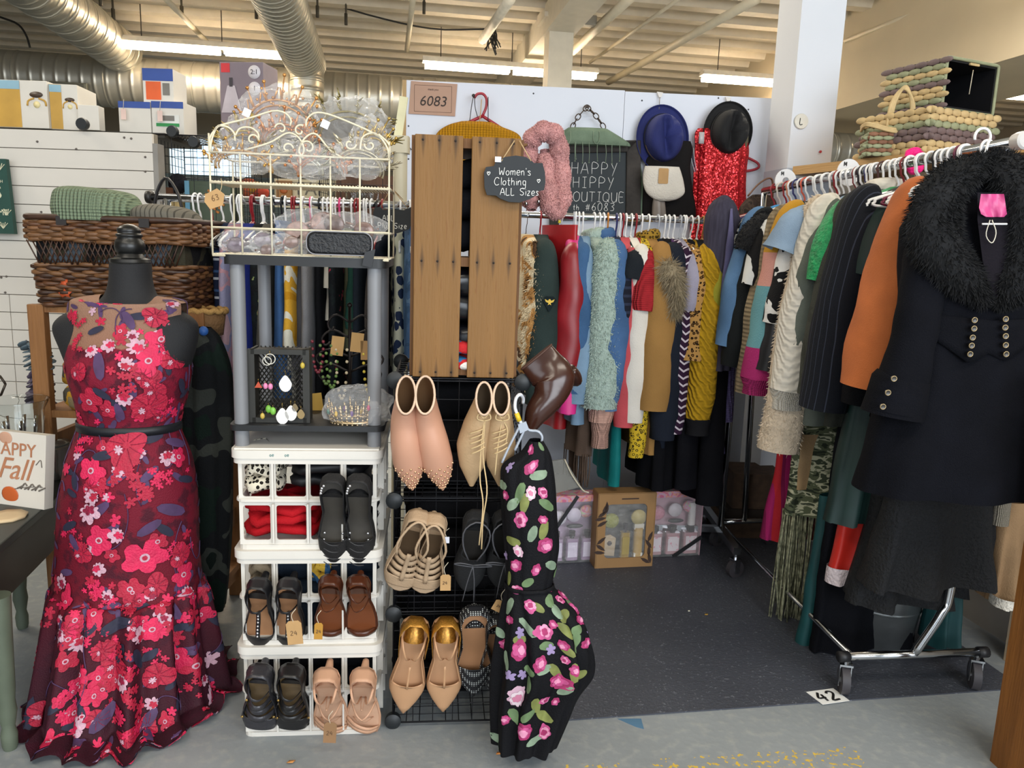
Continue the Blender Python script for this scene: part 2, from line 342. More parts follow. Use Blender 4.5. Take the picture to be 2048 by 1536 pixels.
# taped number on the mat
p = atz(1658, 1393, .0045); nt = thing('floor_number_sign', 'white paper square marked 42 taped to the mat by the caster', 'sign', p)
ex = unit(atz(1690, 1404, 0) - atz(1640, 1411, 0)); ey = unit(np.cross((0, 0, 1), ex))
MB().poly([(-.045, -.032), (.045, -.032), (.04, .034), (-.052, .034)], ((0, 0, 0), ex, ey, (0, 0, 1)), .0008).build('paper', mat('paper_white', 'e6e6e2', .6, var=.05), nt, smooth=False)
mb = MB(); strokes(mb, '42', ex * -.036 + ey * -.02 + V3(0, 0, .0012), ex, ey, .042, .004); mb.build('lettering', mat('marker_black', '121212', .5), nt)
for (px, py, c, w) in ((1413, 1229, 'b08a3a', .008), (1378, 1222, 'd8d4c4', .005), (998, 1507, 'c07a3a', .008), (582, 1524, 'c88a4a', .01)):
    p = atz(px, py, .005); o = MB().poly([(-w, -.003), (w * .4, -.004), (w, .004), (-.4 * w, .005)], ((0, 0, 0), (1, .2, 0), (-.2, 1, 0), (0, 0, 1)), .0015).build('floor_scrap', mat('scrap' + c, c, .8))
    tag(place(o, p), {1413: 'small curled yellow leaf scrap lying on the dark mat', 1378: 'tiny white crumb on the dark mat', 998: 'orange chip on the concrete below the floral dress', 582: 'orange chip on the concrete in front of the white crates'}[px], 'debris')

# ceiling: steel deck with ribs
DECK = mat('painted_deck', 'c6bca8', .6, var=.06, vs=2)
ce = struct(MB().box(B(0, 6, 4.0), (30, 26, .1), BR).build('ceiling', DECK, smooth=False))
rib = MB().poly([(-.13, 0), (.13, 0), (.075, -.12), (-.075, -.12)], ((-15, 0, 0), (0, 1, 0), (0, 0, 1), (1, 0, 0)), 30).build('rib', mat('deck_rib', 'cfc5b2', .55, var=.05), ce, smooth=False)
for i in range(26):
    r = rib if i == 0 else rib.copy()
    if i: COL.objects.link(r)
    frame(r, BR, B(0, 5.2 + i * .47, 3.95))
WALLW = mat('wall_cream', 'b7ab97', .8, var=.05, vs=2)
struct(MB().box(B(0, 16, 2), (30, .2, 4), BR).build('wall_back', mat('wall_taupe', '9d9382', .85, var=.08, vs=1.2), smooth=False))
struct(MB().box(B(-11.5, 7, 2), (.2, 22, 4), BR).build('wall_left', WALLW, smooth=False))
struct(MB().box(B(12, 7, 2), (.2, 22, 4), BR).build('wall_right', WALLW, smooth=False))
so = struct(MB().box(B(5.0 + .6, 8, 3.42), (1.2, 17, 1.06), BR).build('trim_1', mat('soffit_cream', 'cdbfa4', .75, var=.06, vs=1.5), smooth=False))
# dark pilaster patches on the far wall, lower band
struct(MB().box(B(-6, 15.85, 1.2), (9, .1, 2.4), BR).build('trim_2', mat('far_band', '7f8f90', .8), smooth=False))
# ducts (spiral seamed)
def duct_mat():
    t = NT('galvanised'); v = t.obj(); w = t.n('TexWave', {'Vector': v, 'Scale': 2.2, 'Distortion': .2}, bands_direction='X')
    n = t.noise(v, 3, 4); t.set(t.b, 'Base Color', t.mix(n, lin('aaa79b'), lin('d2cfc4')))
    t.bump(t.math('POWER', w.outputs[1], 6), .5, .02); return t.done(.38, .7)
DM = duct_mat()
def duct(label, a, b, r, rings, name='air_duct'):
    a = np.array(a, float); b = np.array(b, float); L = np.linalg.norm(b - a); y = unit(b - a); z = V3(0, 0, 1) if abs(y[2]) < .9 else V3(0, 1, 0); z = unit(z - y * (z @ y)); x = np.cross(y, z)
    o = thing(name, label, 'duct', a); M3 = np.stack([y, -x if False else np.cross(z, y), z], 1)
    c = frame(MB().lathe([(r, 0), (r, L)], n=28, R=roty(math.pi / 2)).build('pipe', DM, o, smooth='auto'), M3, (0, 0, 0))
    sm = MB().lathe([(r, -.012), (r + .007, -.006), (r + .007, .006), (r, .012)], n=28, R=roty(math.pi / 2)).build('seam', DM, o, smooth='auto')
    for i in range(rings):
        q = sm if i == 0 else sm.copy()
        if i: COL.objects.link(q)
        frame(q, M3, y * (L * (i + .5) / rings))
    return o
duct('thick galvanised duct running across the far end of the hall', B(-10, 10.9, 3.12), B(3.2, 10.9, 3.12), .3, 13)
duct('galvanised duct at upper left running back to the cross duct', B(-3.2, 5.2, 3.5), B(-3.2, 10.7, 3.45), .25, 20)
duct('ribbed galvanised duct overhead that ends above the fluorescent tubes', B(-.98, 5.2, 3.5), B(-.98, 10.55, 3.42), .24, 44)
duct('short round duct collar dropping below the ribbed duct', B(-.95, 10.3, 3.28), B(-.95, 10.3, 2.85), .2, 2)
duct('galvanised duct at right behind the white column', B(5.1, 9.0, 2.52), B(9.5, 9.0, 2.52), .22, 12)
# vent grille on the big duct
p = at(172, 145, 10.1); p = B(float(p @ BX) - .1, 10.56, 2.98); g = thing('duct_vent', 'small rectangular grille under the big duct at left', 'vent', p)
MB().box((0, 0, 0), (.42, .06, .1), BR).build('frame', mat('vent_grey', '8b8878', .5, .5), g, smooth=False, bev=.008)
for i in range(4): MB().box((0, -.035, -.03 + i * .02), (.36, .01, .008), BR).build('slat', mat('vent_dark', '5c5a50', .5), g, smooth=False)
# fluorescent fixtures, each two tubes end to end
TUBE = emit('tube_light', 'ffe9c8', 30.0); HOUS = mat('fixture_white', 'e5ddcb', .5)
def fixture(label, u0, u1, v, z):
    o = thing('fluorescent_fixture', label, 'light', B((u0 + u1) / 2, v, z)); L = u1 - u0
    MB().box((0, 0, .06), (L, .16, .04), BR).box((0, 0, .09), (L, .08, .03), BR).build('housing', HOUS, o, smooth=False)
    for k in (-1, 1):
        for dy in (-.05, .05):
            MB().lathe([(.03, -L / 4 + .03), (.03, L / 4 - .03)], c=BX * (k * L / 4) + BY * dy, n=10, R=BR @ roty(math.pi / 2)).build('tube', TUBE, o)
    for k in (-.8, 0, .8): MB().tube([BX * (k * L / 2) + V3(0, 0, .1), BX * (k * L / 2) + V3(0, 0, 3.95 - z)], .006, 5).build('hanger_wire', mat('wire_dark', '4a4438', .6), o)
fixture('long fluorescent fixture hanging above the grey lamp box at left', -2.98, -.78, 10.0, 3.38)
fixture('fluorescent fixture hanging behind the middle ceiling post', .44, 2.62, 9.95, 3.38)
fixture('fluorescent fixture partly hidden by the big white column', 3.85, 5.9, 9.6, 3.38)
q = atz(1935, 186, 3.3) @ BX, atz(1990, 186, 3.3) @ BY
fixture('fluorescent fixture glowing behind the black lined basket at far right', float(q[0]), float(q[0]) + 2.4, float(q[1]), 3.28)
# ceiling post, beam, pipes
PW = mat('post_cream', 'd9d2c2', .7, var=.05)
c0 = atz(1119, 45, 3.7); o = thing('ceiling_post', 'cream square post standing behind the white panel wall', 'post', (c0[0], c0[1], 0))
MB().box((0, 0, 1.9), (.27, .27, 3.8), BR).build('shaft', PW, o, smooth=False); MB().box((0, 0, 3.72), (.42, .42, .05), BR).build('cap_plate', PW, o, smooth=False)
bu = float(c0 @ BX); bv = float(c0 @ BY)
bm = MB().box(B(bu, bv + 1.0, 3.72), (.34, 12, .3), BR).build('ceiling_beam', PW, smooth=False, off=B(bu, bv, 3.6)); bm['kind'] = 'structure'; place(bm, B(bu, bv, 3.6)); bm.name = 'trim_3'
PIPE = mat('pipe_cream', 'cdc3ac', .5, var=.05)
def pipe(label, pts, r=.03, m=None, cat='pipe', name='ceiling_pipe'):
    p = np.array(pts, float); o = MB().tube(curve(p, 12) if len(p) > 2 else p, r, 8).build(name, m or PIPE, off=p[0]); return tag(place(o, p[0]), label, cat)
def cpipe(label, a, b, z, r=.03, **k):
    P, Q = atz(*a, z), atz(*b, z); return pipe(label, [P, Q], r, **k)
cpipe('thick cream sprinkler pipe slanting toward the column top', (1515, -3), (1217, 164), 3.55, .045)
cpipe('cream conduit running from the post top to upper right', (1262, -6), (1145, 103), 3.6, .05)
cpipe('thin cream conduit between the two sprinkler pipes', (1360, -4), (1180, 125), 3.7, .02)
cpipe('cream pipe crossing behind the white column to upper right', (1900, -3), (1690, 82), 3.6, .025)
cpipe('cream pipe hanging from the deck left of the grey lamp box', (330, -4), (415, 85), 3.6, .03)
cpipe('short white conduit above the ribbed duct', (826, -4), (814, 100), 3.6, .03)
cpipe('white tube light pole at top centre beside the beam', (1022, -4), (965, 80), 3.5, .05, m=HOUS)
pipe('black cable sagging across the ceiling to a cable bundle', [at(630, -2, 9.4), at(760, 36, 9.4), at(870, 58, 9.4), at(978, 58, 9.4)], .01, mat('cable_black', '2a2825', .6), 'cable', 'ceiling_cable')
pipe('thin cable draped over the left duct', [at(0, 34, 9.6), at(35, 48, 9.6), at(52, 70, 9.6), at(60, 95, 9.6)], .012, mat('cable_black', '2a2825', .6), 'cable', 'ceiling_cable')
cb = thing('cable_bundle', 'tangled bundle of black cables hanging by the ceiling beam', 'cable', at(985, 52, 9.4))
for i in range(16):
    a = at(984 + random.uniform(-6, 6), 50, 9.4) - at(985, 52, 9.4); e = V3(random.uniform(-.1, .1), random.uniform(-.05, .05), -random.uniform(.18, .32))
    MB().tube(curve([a, a * .5 + e * .5 + V3(random.uniform(-.06, .06), 0, 0), e], 6), .008, 5).build('cable', mat('cable_black', '2a2825', .6), cb)
for i, (px, py) in enumerate(((202, 12), (227, 40), (364, 35), (513, 38), (635, 35), (692, 50), (848, 28))):
    P = atz(px, py, 3.62); o = MB().tube([P, P + V3(0, 0, .3)], .012, 5).box(P + V3(0, 0, .06), (.03, .03, .12)).build('ceiling_hook_rod', mat('wire_dark', '4a4438', .6), off=P); tag(place(o, P), 'dark threaded rod under the deck ' + ('beside the left duct', 'above the left fixture end', 'between the left pipe and ribbed duct', 'just left of the ribbed duct', 'just right of the ribbed duct', 'below the sagging cable start', 'right of the white conduit')[i], 'rod', 'threaded rods under the deck')
jb = at(1177, 42, 8.8); o = MB().box((0, 0, 0), (.16, .1, .1), BR).build('junction_box', mat('box_grey', '9b968a', .5), smooth=False, bev=.01); tag(place(o, jb), 'small grey junction box on the conduit right of the post', 'junction box')

# white panel booth wall
PANEL = mat('panel_white', 'd4d8e2', .55, var=.02, vs=1)
PL, PR = at(813, 160, 3.66), at(1552, 192, 3.78)
pd_ = unit((PR - PL) * V3(1, 1, 0)); pn = V3(pd_[1], -pd_[0], 0); PRm = np.stack([pd_, -pn, BZ], 1)
wl = bpy.data.objects.new('wall_booth', None); COL.objects.link(wl); wl['kind'] = 'structure'
zt = float(PL[2]); mid = PL + pd_ * ((at(1250, 180, 3.73) - PL) @ pd_)
def panel(a, b, zt, th=.02):
    L = (b - a) @ pd_; c = (a + b) / 2; c[2] = zt / 2; return MB().box(c - pn * th / 2, (L, th, zt), PRm)
panel(PL.copy(), mid, zt).build('panel', PANEL, wl, smooth=False); panel(mid + pd_ * .002, PR + pd_ * .25, zt - .004).build('panel', PANEL, wl, smooth=False)
e = PL.copy(); e[2] = zt / 2; MB().box(e - pd_ * .009 - pn * .012, (.018, .03, zt), PRm).build('edge_strip', wood('strip_pine', 'a98a5e', 'c2a577', 3), wl, smooth=False)
def onpanel(px, py, out=.0): return atp(px, py, PL + pn * out, pn)
for px, py in ((817, 252), (817, 318), (817, 403), (822, 195), (1067, 187), (1284, 201), (1460, 202), (1497, 219), (1437, 196)):
    MB().lathe([(.004, 0), (.003, .002)], c=onpanel(px, py, .001), n=8, R=PRm @ rotx(math.pi / 2)).build('screw', mat('screw_dark', '3a3a3e', .5), wl)
# number placard
p = onpanel(866, 198, .004); sg = thing('booth_number_sign', 'tan cardboard placard reading 6083 at top left of the white wall', 'sign', p)
w = (onpanel(913, 200) - onpanel(820, 196)) @ pd_; hh = .145
MB().poly([(-w / 2 + .006, hh / 2), (w / 2 + .004, hh / 2 - .004), (w / 2 - .004, -hh / 2 + .002), (-w / 2 - .004, -hh / 2 + .004)], ((0, 0, 0), pd_, BZ, pn), .003).build('board', mat('kraft_pink', 'b08d78', .7, var=.05), sg, smooth=False)
mb = MB()
for a, b in (((-.8, .78), (.8, .78)), ((.8, .78), (.8, -.78)), ((.8, -.78), (-.8, -.78)), ((-.8, -.78), (-.8, .78))):
    mb.tube([pd_ * a[0] * w / 2 + BZ * a[1] * hh / 2 + pn * .0035, pd_ * b[0] * w / 2 + BZ * b[1] * hh / 2 + pn * .0035], .0007, 4)
mb.build('border_line', mat('ink_brown', '5a4338', .7), sg)
TF = np.stack([pd_, BZ, pn], 1)
textmesh('lettering', '6083', .062, mat('ink_dark', '33251f', .7), sg, TF, pn * .0042 - BZ * .012, italic=.18)
textmesh('small_print', 'thank you', .012, mat('ink_brown', '5a4338', .7), sg, TF, pn * .0042 + BZ * .04, italic=.1)

# big white column
cc = at(1605, 0, 3.45); cx = cc + BX * .1 + BY * .1
co = struct(MB().box((0, 0, 2), (.2, .2, 4), BR).build('trim_4', mat('column_white', 'd6d9df', .6, var=.03, vs=1.5), smooth=False)); place(co, (cx[0], cx[1], 0))
band = MB().box((0, 0, 1.35), (.206, .206, .55), BR).build('base_wrap', mat('column_grey', 'b7bfcb', .6, var=.03), smooth=False); place(band, (cx[0], cx[1], 0)); struct(band); band.name = 'trim_5'
def oncol(px, py): return atp(px, py, cx - BY * .1, BY)
p = oncol(1601, 243) - BY * .006; d = thing('size_disc', 'round white size marker reading L hanging on the big column', 'size marker', p)
MB().lathe([(.03, -.004), (.032, 0), (.03, .004)], n=24, R=BR @ rotx(math.pi / 2)).build('disc', mat('disc_cream', 'd8d4c8', .5), d, smooth='auto')
mb = MB(); strokes(mb, 'L', BX * -.008 + BZ * -.014 - BY * .005, unit(BX + BZ * .1), BZ, .026, .0018); mb.build('lettering', mat('marker_black', '121212', .5), d)
p = oncol(1638, 304) - BY * .012; o = MB().sphere((0, 0, 0), .006).tube([V3(0, 0, 0), BY * .012], .002, 5).build('push_pin', mat('red_pin', 'b02a30', .4)); tag(place(o, p), 'red push pin stuck in the white column', 'push pin')

# left white shiplap partition with a door-sign of herbs
SH = mat('shiplap_white', 'd9d3c9', .65, var=.03, vs=3)
SY = 3.3; sx1 = float(at(303, 268, SY)[0]); zt = 1.662
sl = bpy.data.objects.new('wall_shiplap', None); COL.objects.link(sl); sl['kind'] = 'structure'; sl.location = (sx1, SY, 0)
bh = .0755; vx = float(at(10, 500, SY)[0])
for i in range(22):
    z = zt - bh * (i + .5)
    segs = [(-4.2, sx1)] if i < 9 else [(-4.2, vx - .0015), (vx + .0015, sx1)]
    for a, b in segs: MB().box(((a + b) / 2 - sx1, .012, z), (b - a, .018, bh - .0028), ).build('plank', SH, sl, smooth=False, bev=.0012)
MB().box(((-4.2 - sx1) / 2, .04, zt / 2), (4.2 + sx1, .03, zt)).build('backing', mat('gap_dark', '8d8577', .8), sl, smooth=False)
MB().box((.012, .03, zt / 2 - .02), (.02, .06, zt - .04)).build('edge_post', mat('edge_grey', '8e8a84', .6), sl, smooth=False)
for px, py in ((74, 283), (152, 298), (248, 275), (262, 277), (290, 314), (290, 343), (82, 424), (10, 585), (12, 553), (2, 555)):
    q = at(px, py, SY - .0) - V3(sx1, SY, 0); MB().lathe([(.005, -.002), (.003, .0035)], c=q, n=8, R=rotx(math.pi / 2)).build('knot', mat('knot_grey', '6d6660', .8), sl)
# green herb sign
p = at(-40, 395, SY - .03); hs = thing('herb_sign', 'dark green hanging sign with cream herb lettering on the shiplap', 'sign', p)
r_ = at(18, 320, SY - .03)[0] - p[0]; zt_, zb_ = at(18, 319, SY - .03)[2] - p[2], at(30, 468, SY - .03)[2] - p[2]
GR = mat('sign_green', '23493f', .6, var=.12)
MB().poly([(-.32, zt_), (r_, zt_), (r_ + .012, zb_), (-.32, zb_)], ((0, 0, 0), (1, 0, 0), (0, 0, 1), (0, -1, 0)), .022).build('board', GR, hs, smooth=False)
TX = np.stack([V3(1, 0, 0), V3(0, 0, 1), V3(0, -1, 0)], 1); CRM = mat('sign_cream', 'd8d5b8', .6)
textmesh('lettering', 'HERBS', .07, CRM, hs, TX, (r_ - .125, -.0225, .02)); textmesh('lettering', 'THYME', .034, CRM, hs, TX, (r_ - .06, -.0225, zb_ + .085)); textmesh('lettering', 'FRESH', .016, CRM, hs, TX, (r_ - .04, -.0225, zt_ - .09))
mb = MB()
for cx_, cz_ in ((r_ - .025, zt_ - .03), (r_ - .03, zb_ + .035), (r_ - .012, -.055)):
    for k in range(5): mb.tube(curve([(cx_ + .0, -.0235, cz_ - .015), (cx_ - .012 + .006 * k, -.0235, cz_), (cx_ - .02 + .01 * k, -.0235, cz_ + .008 + .004 * (k % 2))], 6), .0016, 4)
mb.build('sprig_drawing', CRM, hs)

# right partition behind the rack with a timber shelf board along it
def R_(px, py, z): return atz(px, py, z)
U0 = 1.86
WB = wood('board_oak', 'b08a58', 'c9a06a', 3, (1, .5, 8))
BA_, BB_ = V3(1.229, 3.186, 0), V3(1.542, 2.475, 0); BE1 = unit(BB_ - BA_); BE2 = V3(-BE1[1], BE1[0], 0); BE2 = BE2 if BE2[0] > 0 else -BE2; BRZ = math.atan2(BE2[1], BE2[0]); BM3 = np.stack([BE2, -BE1, V3(0, 0, 1)], 1)
q = BA_ + BE1 * .55 + BE2 * .18 + V3(0, 0, 1.605); bd = MB().box((0, 0, 0), (.36, 1.5, .035), BM3).build('shelf_board', WB, smooth=False); tag(place(bd, q), 'long oak shelf board behind the right rack holding baskets', 'shelf')
struct(MB().box(B(U0 + .22, 2.3, .79), (.05, 3.0, 1.58), BR).build('wall_partition', mat('partition_grey', 'a59d92', .7, var=.06), smooth=False))
for v0, nm in ((1.98, 'pale wooden upright post between the beige skirt and the front post'), (2.75, 'pale wooden upright post of the partition behind the rack')):
    q = B(U0 + .14, v0, 0); o = MB().box((0, 0, .79), (.08, .05, 1.58), BR).build('timber_post', wood('pine_pale', 'a8947a', 'c4b196', 3), smooth=False); tag(place(o, q), nm, 'post')
q = atz(2012, 1560); o = MB().box((.06, 0, .5), (.12, .12, 1.0), rotz(.1)).build('brown_post', wood('post_brown', '6b421c', '8d5a28', 3), smooth=False); tag(place(o, (q[0] + .01, q[1] + .02, 0)), 'chunky brown wooden furniture leg at the bottom right corner', 'furniture leg')
# ================================================================== CENTRE-LEFT FURNITURE
CO = atz(480, 1478); CE = unit(atz(762, 1470) - CO); CA = math.atan2(CE[1], CE[0]); CNv = V3(-CE[1], CE[0], 0); CRm = rotz(CA)
def LC(x, y, z): return CO + CE * x + CNv * y + V3(0, 0, z)
def loc_c(px, py, d):
    r = ray(px, py); tt = ((CO + CNv * d - CAM) @ CNv) / (r @ CNv); p = CAM + r * tt - CO; return V3(p @ CE, p @ CNv, p[2])
# --- white lattice crates -------------------------------------------------
CW = mat('crate_white', 'd8d3ca', .38, var=.03, vs=4)
def rr(x0, x1, z0, z1, r, n=3):
    P = []
    for cx_, cz_, a0 in ((x1 - r, z1 - r, 0), (x0 + r, z1 - r, 90), (x0 + r, z0 + r, 180), (x1 - r, z0 + r, 270)):
        for j in range(n + 1):
            a = math.radians(a0 + 90 * j / n); P.append((cx_ + r * math.cos(a), cz_ + r * math.sin(a)))
    return P
def cell(mb, x0, x1, z0, z1, mx, mz, r, y0, th, fr):   # a panel with a rounded window
    inn = rr(x0 + mx, x1 - mx, z0 + mz, z1 - mz, r); out = []
    k = len(inn) // 4
    for i, c in enumerate(((x1, z1), (x0, z1), (x0, z0), (x1, z0))): out += [c] * k
    o, ex, ez, en = fr; m = len(inn); vs = []
    for y in (y0, y0 + th):
        for P in (out, inn): vs += [o + ex * p[0] + ez * p[1] + en * y for p in P]
    f = []
    for i in range(m):
        j = (i + 1) % m
        f += [(i, j, m + j, m + i), (2 * m + j, 2 * m + i, 3 * m + i, 3 * m + j), (m + i, m + j, 3 * m + j, 3 * m + i)]
    mb.add(vs, f)
def white_crate(label, z0):
    o = thing('storage_crate', label, 'crate', LC(0, 0, z0), CA, 'white stacking crates')
    w, d, h = .352, .36, .25; mb = MB(); X, Y, Z = V3(1, 0, 0), V3(0, 1, 0), V3(0, 0, 1)
    for fr, ww, nc in (((V3(.012, .012, 0), X, Z, Y), w - .024, 4), ((V3(w - .012, d - .012, 0), -X, Z, -Y), w - .024, 4), ((V3(.012, d - .012, 0), -Y, Z, X), d - .024, 4), ((V3(w - .012, .012, 0), Y, Z, -X), d - .024, 4)):
        for r in range(2):
            for c in range(nc):
                cw = ww / nc; cell(mb, c * cw, (c + 1) * cw, .012 + r * .11, .012 + (r + 1) * .11, .0055 if 0 < c < nc - 1 else .009, .011, .006, -.0, .004, fr)
            for c in range(1, nc): mb.box(fr[0] + fr[1] * (c * ww / nc) + Z * (.067 + r * .11) - fr[3] * .006, np.abs(fr[1] * .004 + fr[3] * .012 + Z * .1) + 1e-4)
    mb.rbox((w / 2, d / 2, .006), (w - .016, d - .016, .012), .02)
    for zz in (.125,):
        mb.tube(np.array([(p[0], p[1], zz) for p in rr(.008, w - .008, .008, d - .008, .02, 4)]), .0055, 6, closed=True)
    mb.build('body', CW, o, smooth=False)
    ring = rr(-.004, w + .004, -.004, d + .004, .026, 4); inn = rr(.012, w - .012, .012, d - .012, .018, 4); R = MB(); m = len(ring); vs = []
    for P, z in ((ring, .232), (ring, .252), (inn, .252), (inn, .232)): vs += [(p[0], p[1], z) for p in P]
    R.add(vs, [(k * m + i, k * m + (i + 1) % m, ((k + 1) % 4) * m + (i + 1) % m, ((k + 1) % 4) * m + i) for k in range(4) for i in range(m)])
    vs = []
    for P, z in ((rr(.0, w, .0, d, .024, 4), .218), (rr(.0, w, .0, d, .024, 4), .2315), (inn, .2315), (inn, .218)): vs += [(p[0], p[1], z) for p in P]
    R.add(vs, [(k * m + i, k * m + (i + 1) % m, ((k + 1) % 4) * m + (i + 1) % m, ((k + 1) % 4) * m + i) for k in range(4) for i in range(m)])
    R.build('rim', CW, o, smooth='auto')
    return o
white_crate('bottom white lattice crate of the stack, standing on the floor', 0)
white_crate('middle white lattice crate of the stack', .252)
wc = white_crate('top white lattice crate of the stack, under the grey shelf', .504)
MB().box((.176, .18, .254), (.34, .35, .004)).build('lid', CW, wc, smooth=False)
mb = MB()
for x in (.09, .125): strokes(mb, 'oe', (x, -.0045, .238), (1, 0, 0), (0, 0, 1), .008, .0007)
mb.build('pen_mark', mat('pen_teal', '5f8a88', .6), wc)
# folded contents of the crates: lumpy cloth bundles
def bundle(label, c, dims, m, cat='clothes', seed=0, rz=0, group=None, lay=3, name='folded_clothes'):
    rs = np.random.RandomState(seed); o = thing(name, label, cat, c, rz, group)
    for k in range(lay):
        nu, nv = 22, 12; th = np.linspace(0, 2 * math.pi, nu, endpoint=False); G = []
        hz = dims[2] / lay; z0 = hz * k
        ph = rs.uniform(0, 6, 6)
        for j in range(nv):
            t_ = math.pi * j / (nv - 1); rr_ = math.sin(t_) ** .45
            row = []
            for a in th:
                ca, sa = math.cos(a), math.sin(a); sq = lambda q: math.copysign(abs(q) ** .55, q)
                w_ = 1 + .06 * math.sin(3 * a + ph[0]) + .05 * math.sin(7 * a + ph[1] + t_ * 3)
                row.append((dims[0] / 2 * sq(ca) * rr_ * w_, dims[1] / 2 * sq(sa) * rr_ * w_, z0 + hz / 2 - hz * .55 * math.copysign(abs(math.cos(t_)) ** .6, math.cos(t_)) + .006 * math.sin(4 * a + ph[2]) + .004 * math.sin(9 * ca + ph[3])))
            G.append(row)
        MB().grid(np.array(G), closeu=True).build('fold', m[k % len(m)] if isinstance(m, list) else m, o)
    return o
DKN = fabric('dark_cloth', '14151b'); 
bundle('black and cream patterned scarf seen in the top crate', LC(.06, .1, .64), (.09, .14, .11), spots('net_print', 'd8cfba', '15120f', '2a241c', 90), 'scarf', 1, CA)
bundle('black handbag and straps in the upper row of the top crate', LC(.215, .17, .64), (.2, .24, .1), mat('dark_leather', '0e0f13', .5), 'bag', 2, CA)
bundle('crumpled red garment in the lower row of the top crate', LC(.105, .12, .528), (.18, .2, .085), fabric('red_cloth', 'a3141d', .75), 'clothes', 3, CA)
bundle('dark folded clothes beside the red garment', LC(.28, .16, .528), (.13, .26, .09), DKN, 'clothes', 4, CA)
bundle('dark blue folded jeans in the middle crate', LC(.2, .18, .275), (.28, .28, .19), fabric('dark_denim', '1b2430'), 'clothes', 5, CA)
bundle('pale taupe folded cloth in the left of the middle crate', LC(.05, .1, .39), (.06, .12, .09), fabric('taupe_cloth', '8b7c66'), 'clothes', 6, CA)
bundle('blue and yellow folded cloth glimpsed in the middle crate', LC(.2, .05, .41), (.05, .04, .06), blotch('blue_yellow', ['c9a23a', '31567c'], 18), 'clothes', 6, CA)
bundle('dark folded clothes filling the bottom crate', LC(.18, .19, .02), (.3, .3, .2), fabric('black_cloth', '121317'), 'clothes', 7, CA)
# --- grey post shelf unit -------------------------------------------------
su = thing('post_shelf', 'small shelf with grey round posts and black shelves on the crates', 'shelf', LC(0, .0, .757), CA)
PG = mat('post_grey', '7a7b7e', .45, var=.04); SBK = mat('shelf_black', '191a1c', .5, var=.1)
for x in (.018, .332):
    for y in (.035, .315):
        MB().lathe([(.0165, 0), (.0165, .44)], c=(x, y, 0), n=20).build('post', PG, su, smooth='auto')
MB().rbox((.175, .175, .05), (.365, .33, .014), .02).build('shelf_panel', SBK, su, smooth='auto'); MB().rbox((.175, .175, .445), (.37, .33, .022), .02).build('shelf_panel', SBK, su, smooth='auto')
# --- cream wire basket ----------------------------------------------------
CWI = mat('wire_cream', 'd9cfb4', .4, var=.08, vs=30)
wb = thing('wire_basket', 'cream two tier wire basket with scrolled top on the shelf', 'basket', LC(0, .02, 1.213), CA)
def w(name, pts, r=.002, closed=False): return MB().tube(np.array(pts, float), r, 6, closed=closed).build(name, CWI, wb)
x0, x1, D = -.032, .366, .2; zb, zm, zt_, zs = .0, .06, .225, .162
for y in (0, D):
    for z in (zb, zm, zt_): w('rail', [(x0, y, z), (x1, y, z)], .0024)
for y in (0, D):
    for i in range(7):
        x = lerp(x0, x1, i / 6); 
        if y == 0 or i in (0, 6): w('upright', [(x, y, zb), (x, y, zt_ if 0 < i < 6 or y else zt_ + .04)], .0022)
for x in (x0, x1):
    for z in (zb, zm, zs, zt_): w('side_rail', [(x, 0, z), (x, D, z)], .0022)
for zf in (zb, zs):                                                # woven wire shelf floors
    m = MB()
    for i in range(56): m.tube([(lerp(x0, x1, (i + .5) / 56), -.003, zf), (lerp(x0, x1, (i + .5) / 56), D + .003, zf)], .0017, 5)
    m.build('shelf_wires', CWI, wb)
    w('shelf_edge', [(x0, -.002, zf - .003), (x1, -.002, zf - .003)], .0028)
def sc_(px, py): q = loc_c(px, py, .02); return (q[0], 0, q[2] - 1.213)
def spiral(c, r0, a0, turns, n=20, s=1): return [(c[0] + r0 * (1 - .75 * k / n) * math.cos(a0 + s * turns * 2 * math.pi * k / n), c[1], c[2] + r0 * (1 - .75 * k / n) * math.sin(a0 + s * turns * 2 * math.pi * k / n)) for k in range(n + 1)]
for P in ([(422, 303), (422, 285), (430, 262), (440, 251), (500, 236), (545, 222), (570, 226), (582, 240), (580, 252)], [(778, 323), (776, 300), (765, 280), (750, 268), (700, 245), (655, 228), (630, 226), (614, 238), (612, 254)],
          [(420, 303), (420, 275), (437, 251)], [(437, 251), (455, 254), (468, 266), (470, 282)], [(778, 323), (778, 290), (757, 268)], [(470, 272), (480, 257), (500, 255), (515, 265), (518, 277)], [(490, 300), (540, 285), (575, 266), (598, 276), (608, 300), (600, 317)],
          [(690, 318), (660, 300), (632, 268), (610, 276), (598, 300), (606, 317)], [(720, 300), (725, 275), (745, 266), (762, 275)]):
    w('scroll', curve([sc_(*q) for q in P], 22), .0022)
for c, r, a, s in (((505, 280), .014, 0, 1), ((562, 258), .014, 3, -1), ((700, 288), .014, 0, -1), ((740, 290), .013, 3, 1), ((575, 297), .013, 0, 1), ((616, 296), .018, 3, -1), ((600, 262), .014, 1, 1)):
    w('scroll', spiral(sc_(*c), r, a, .85, s=s), .0022)
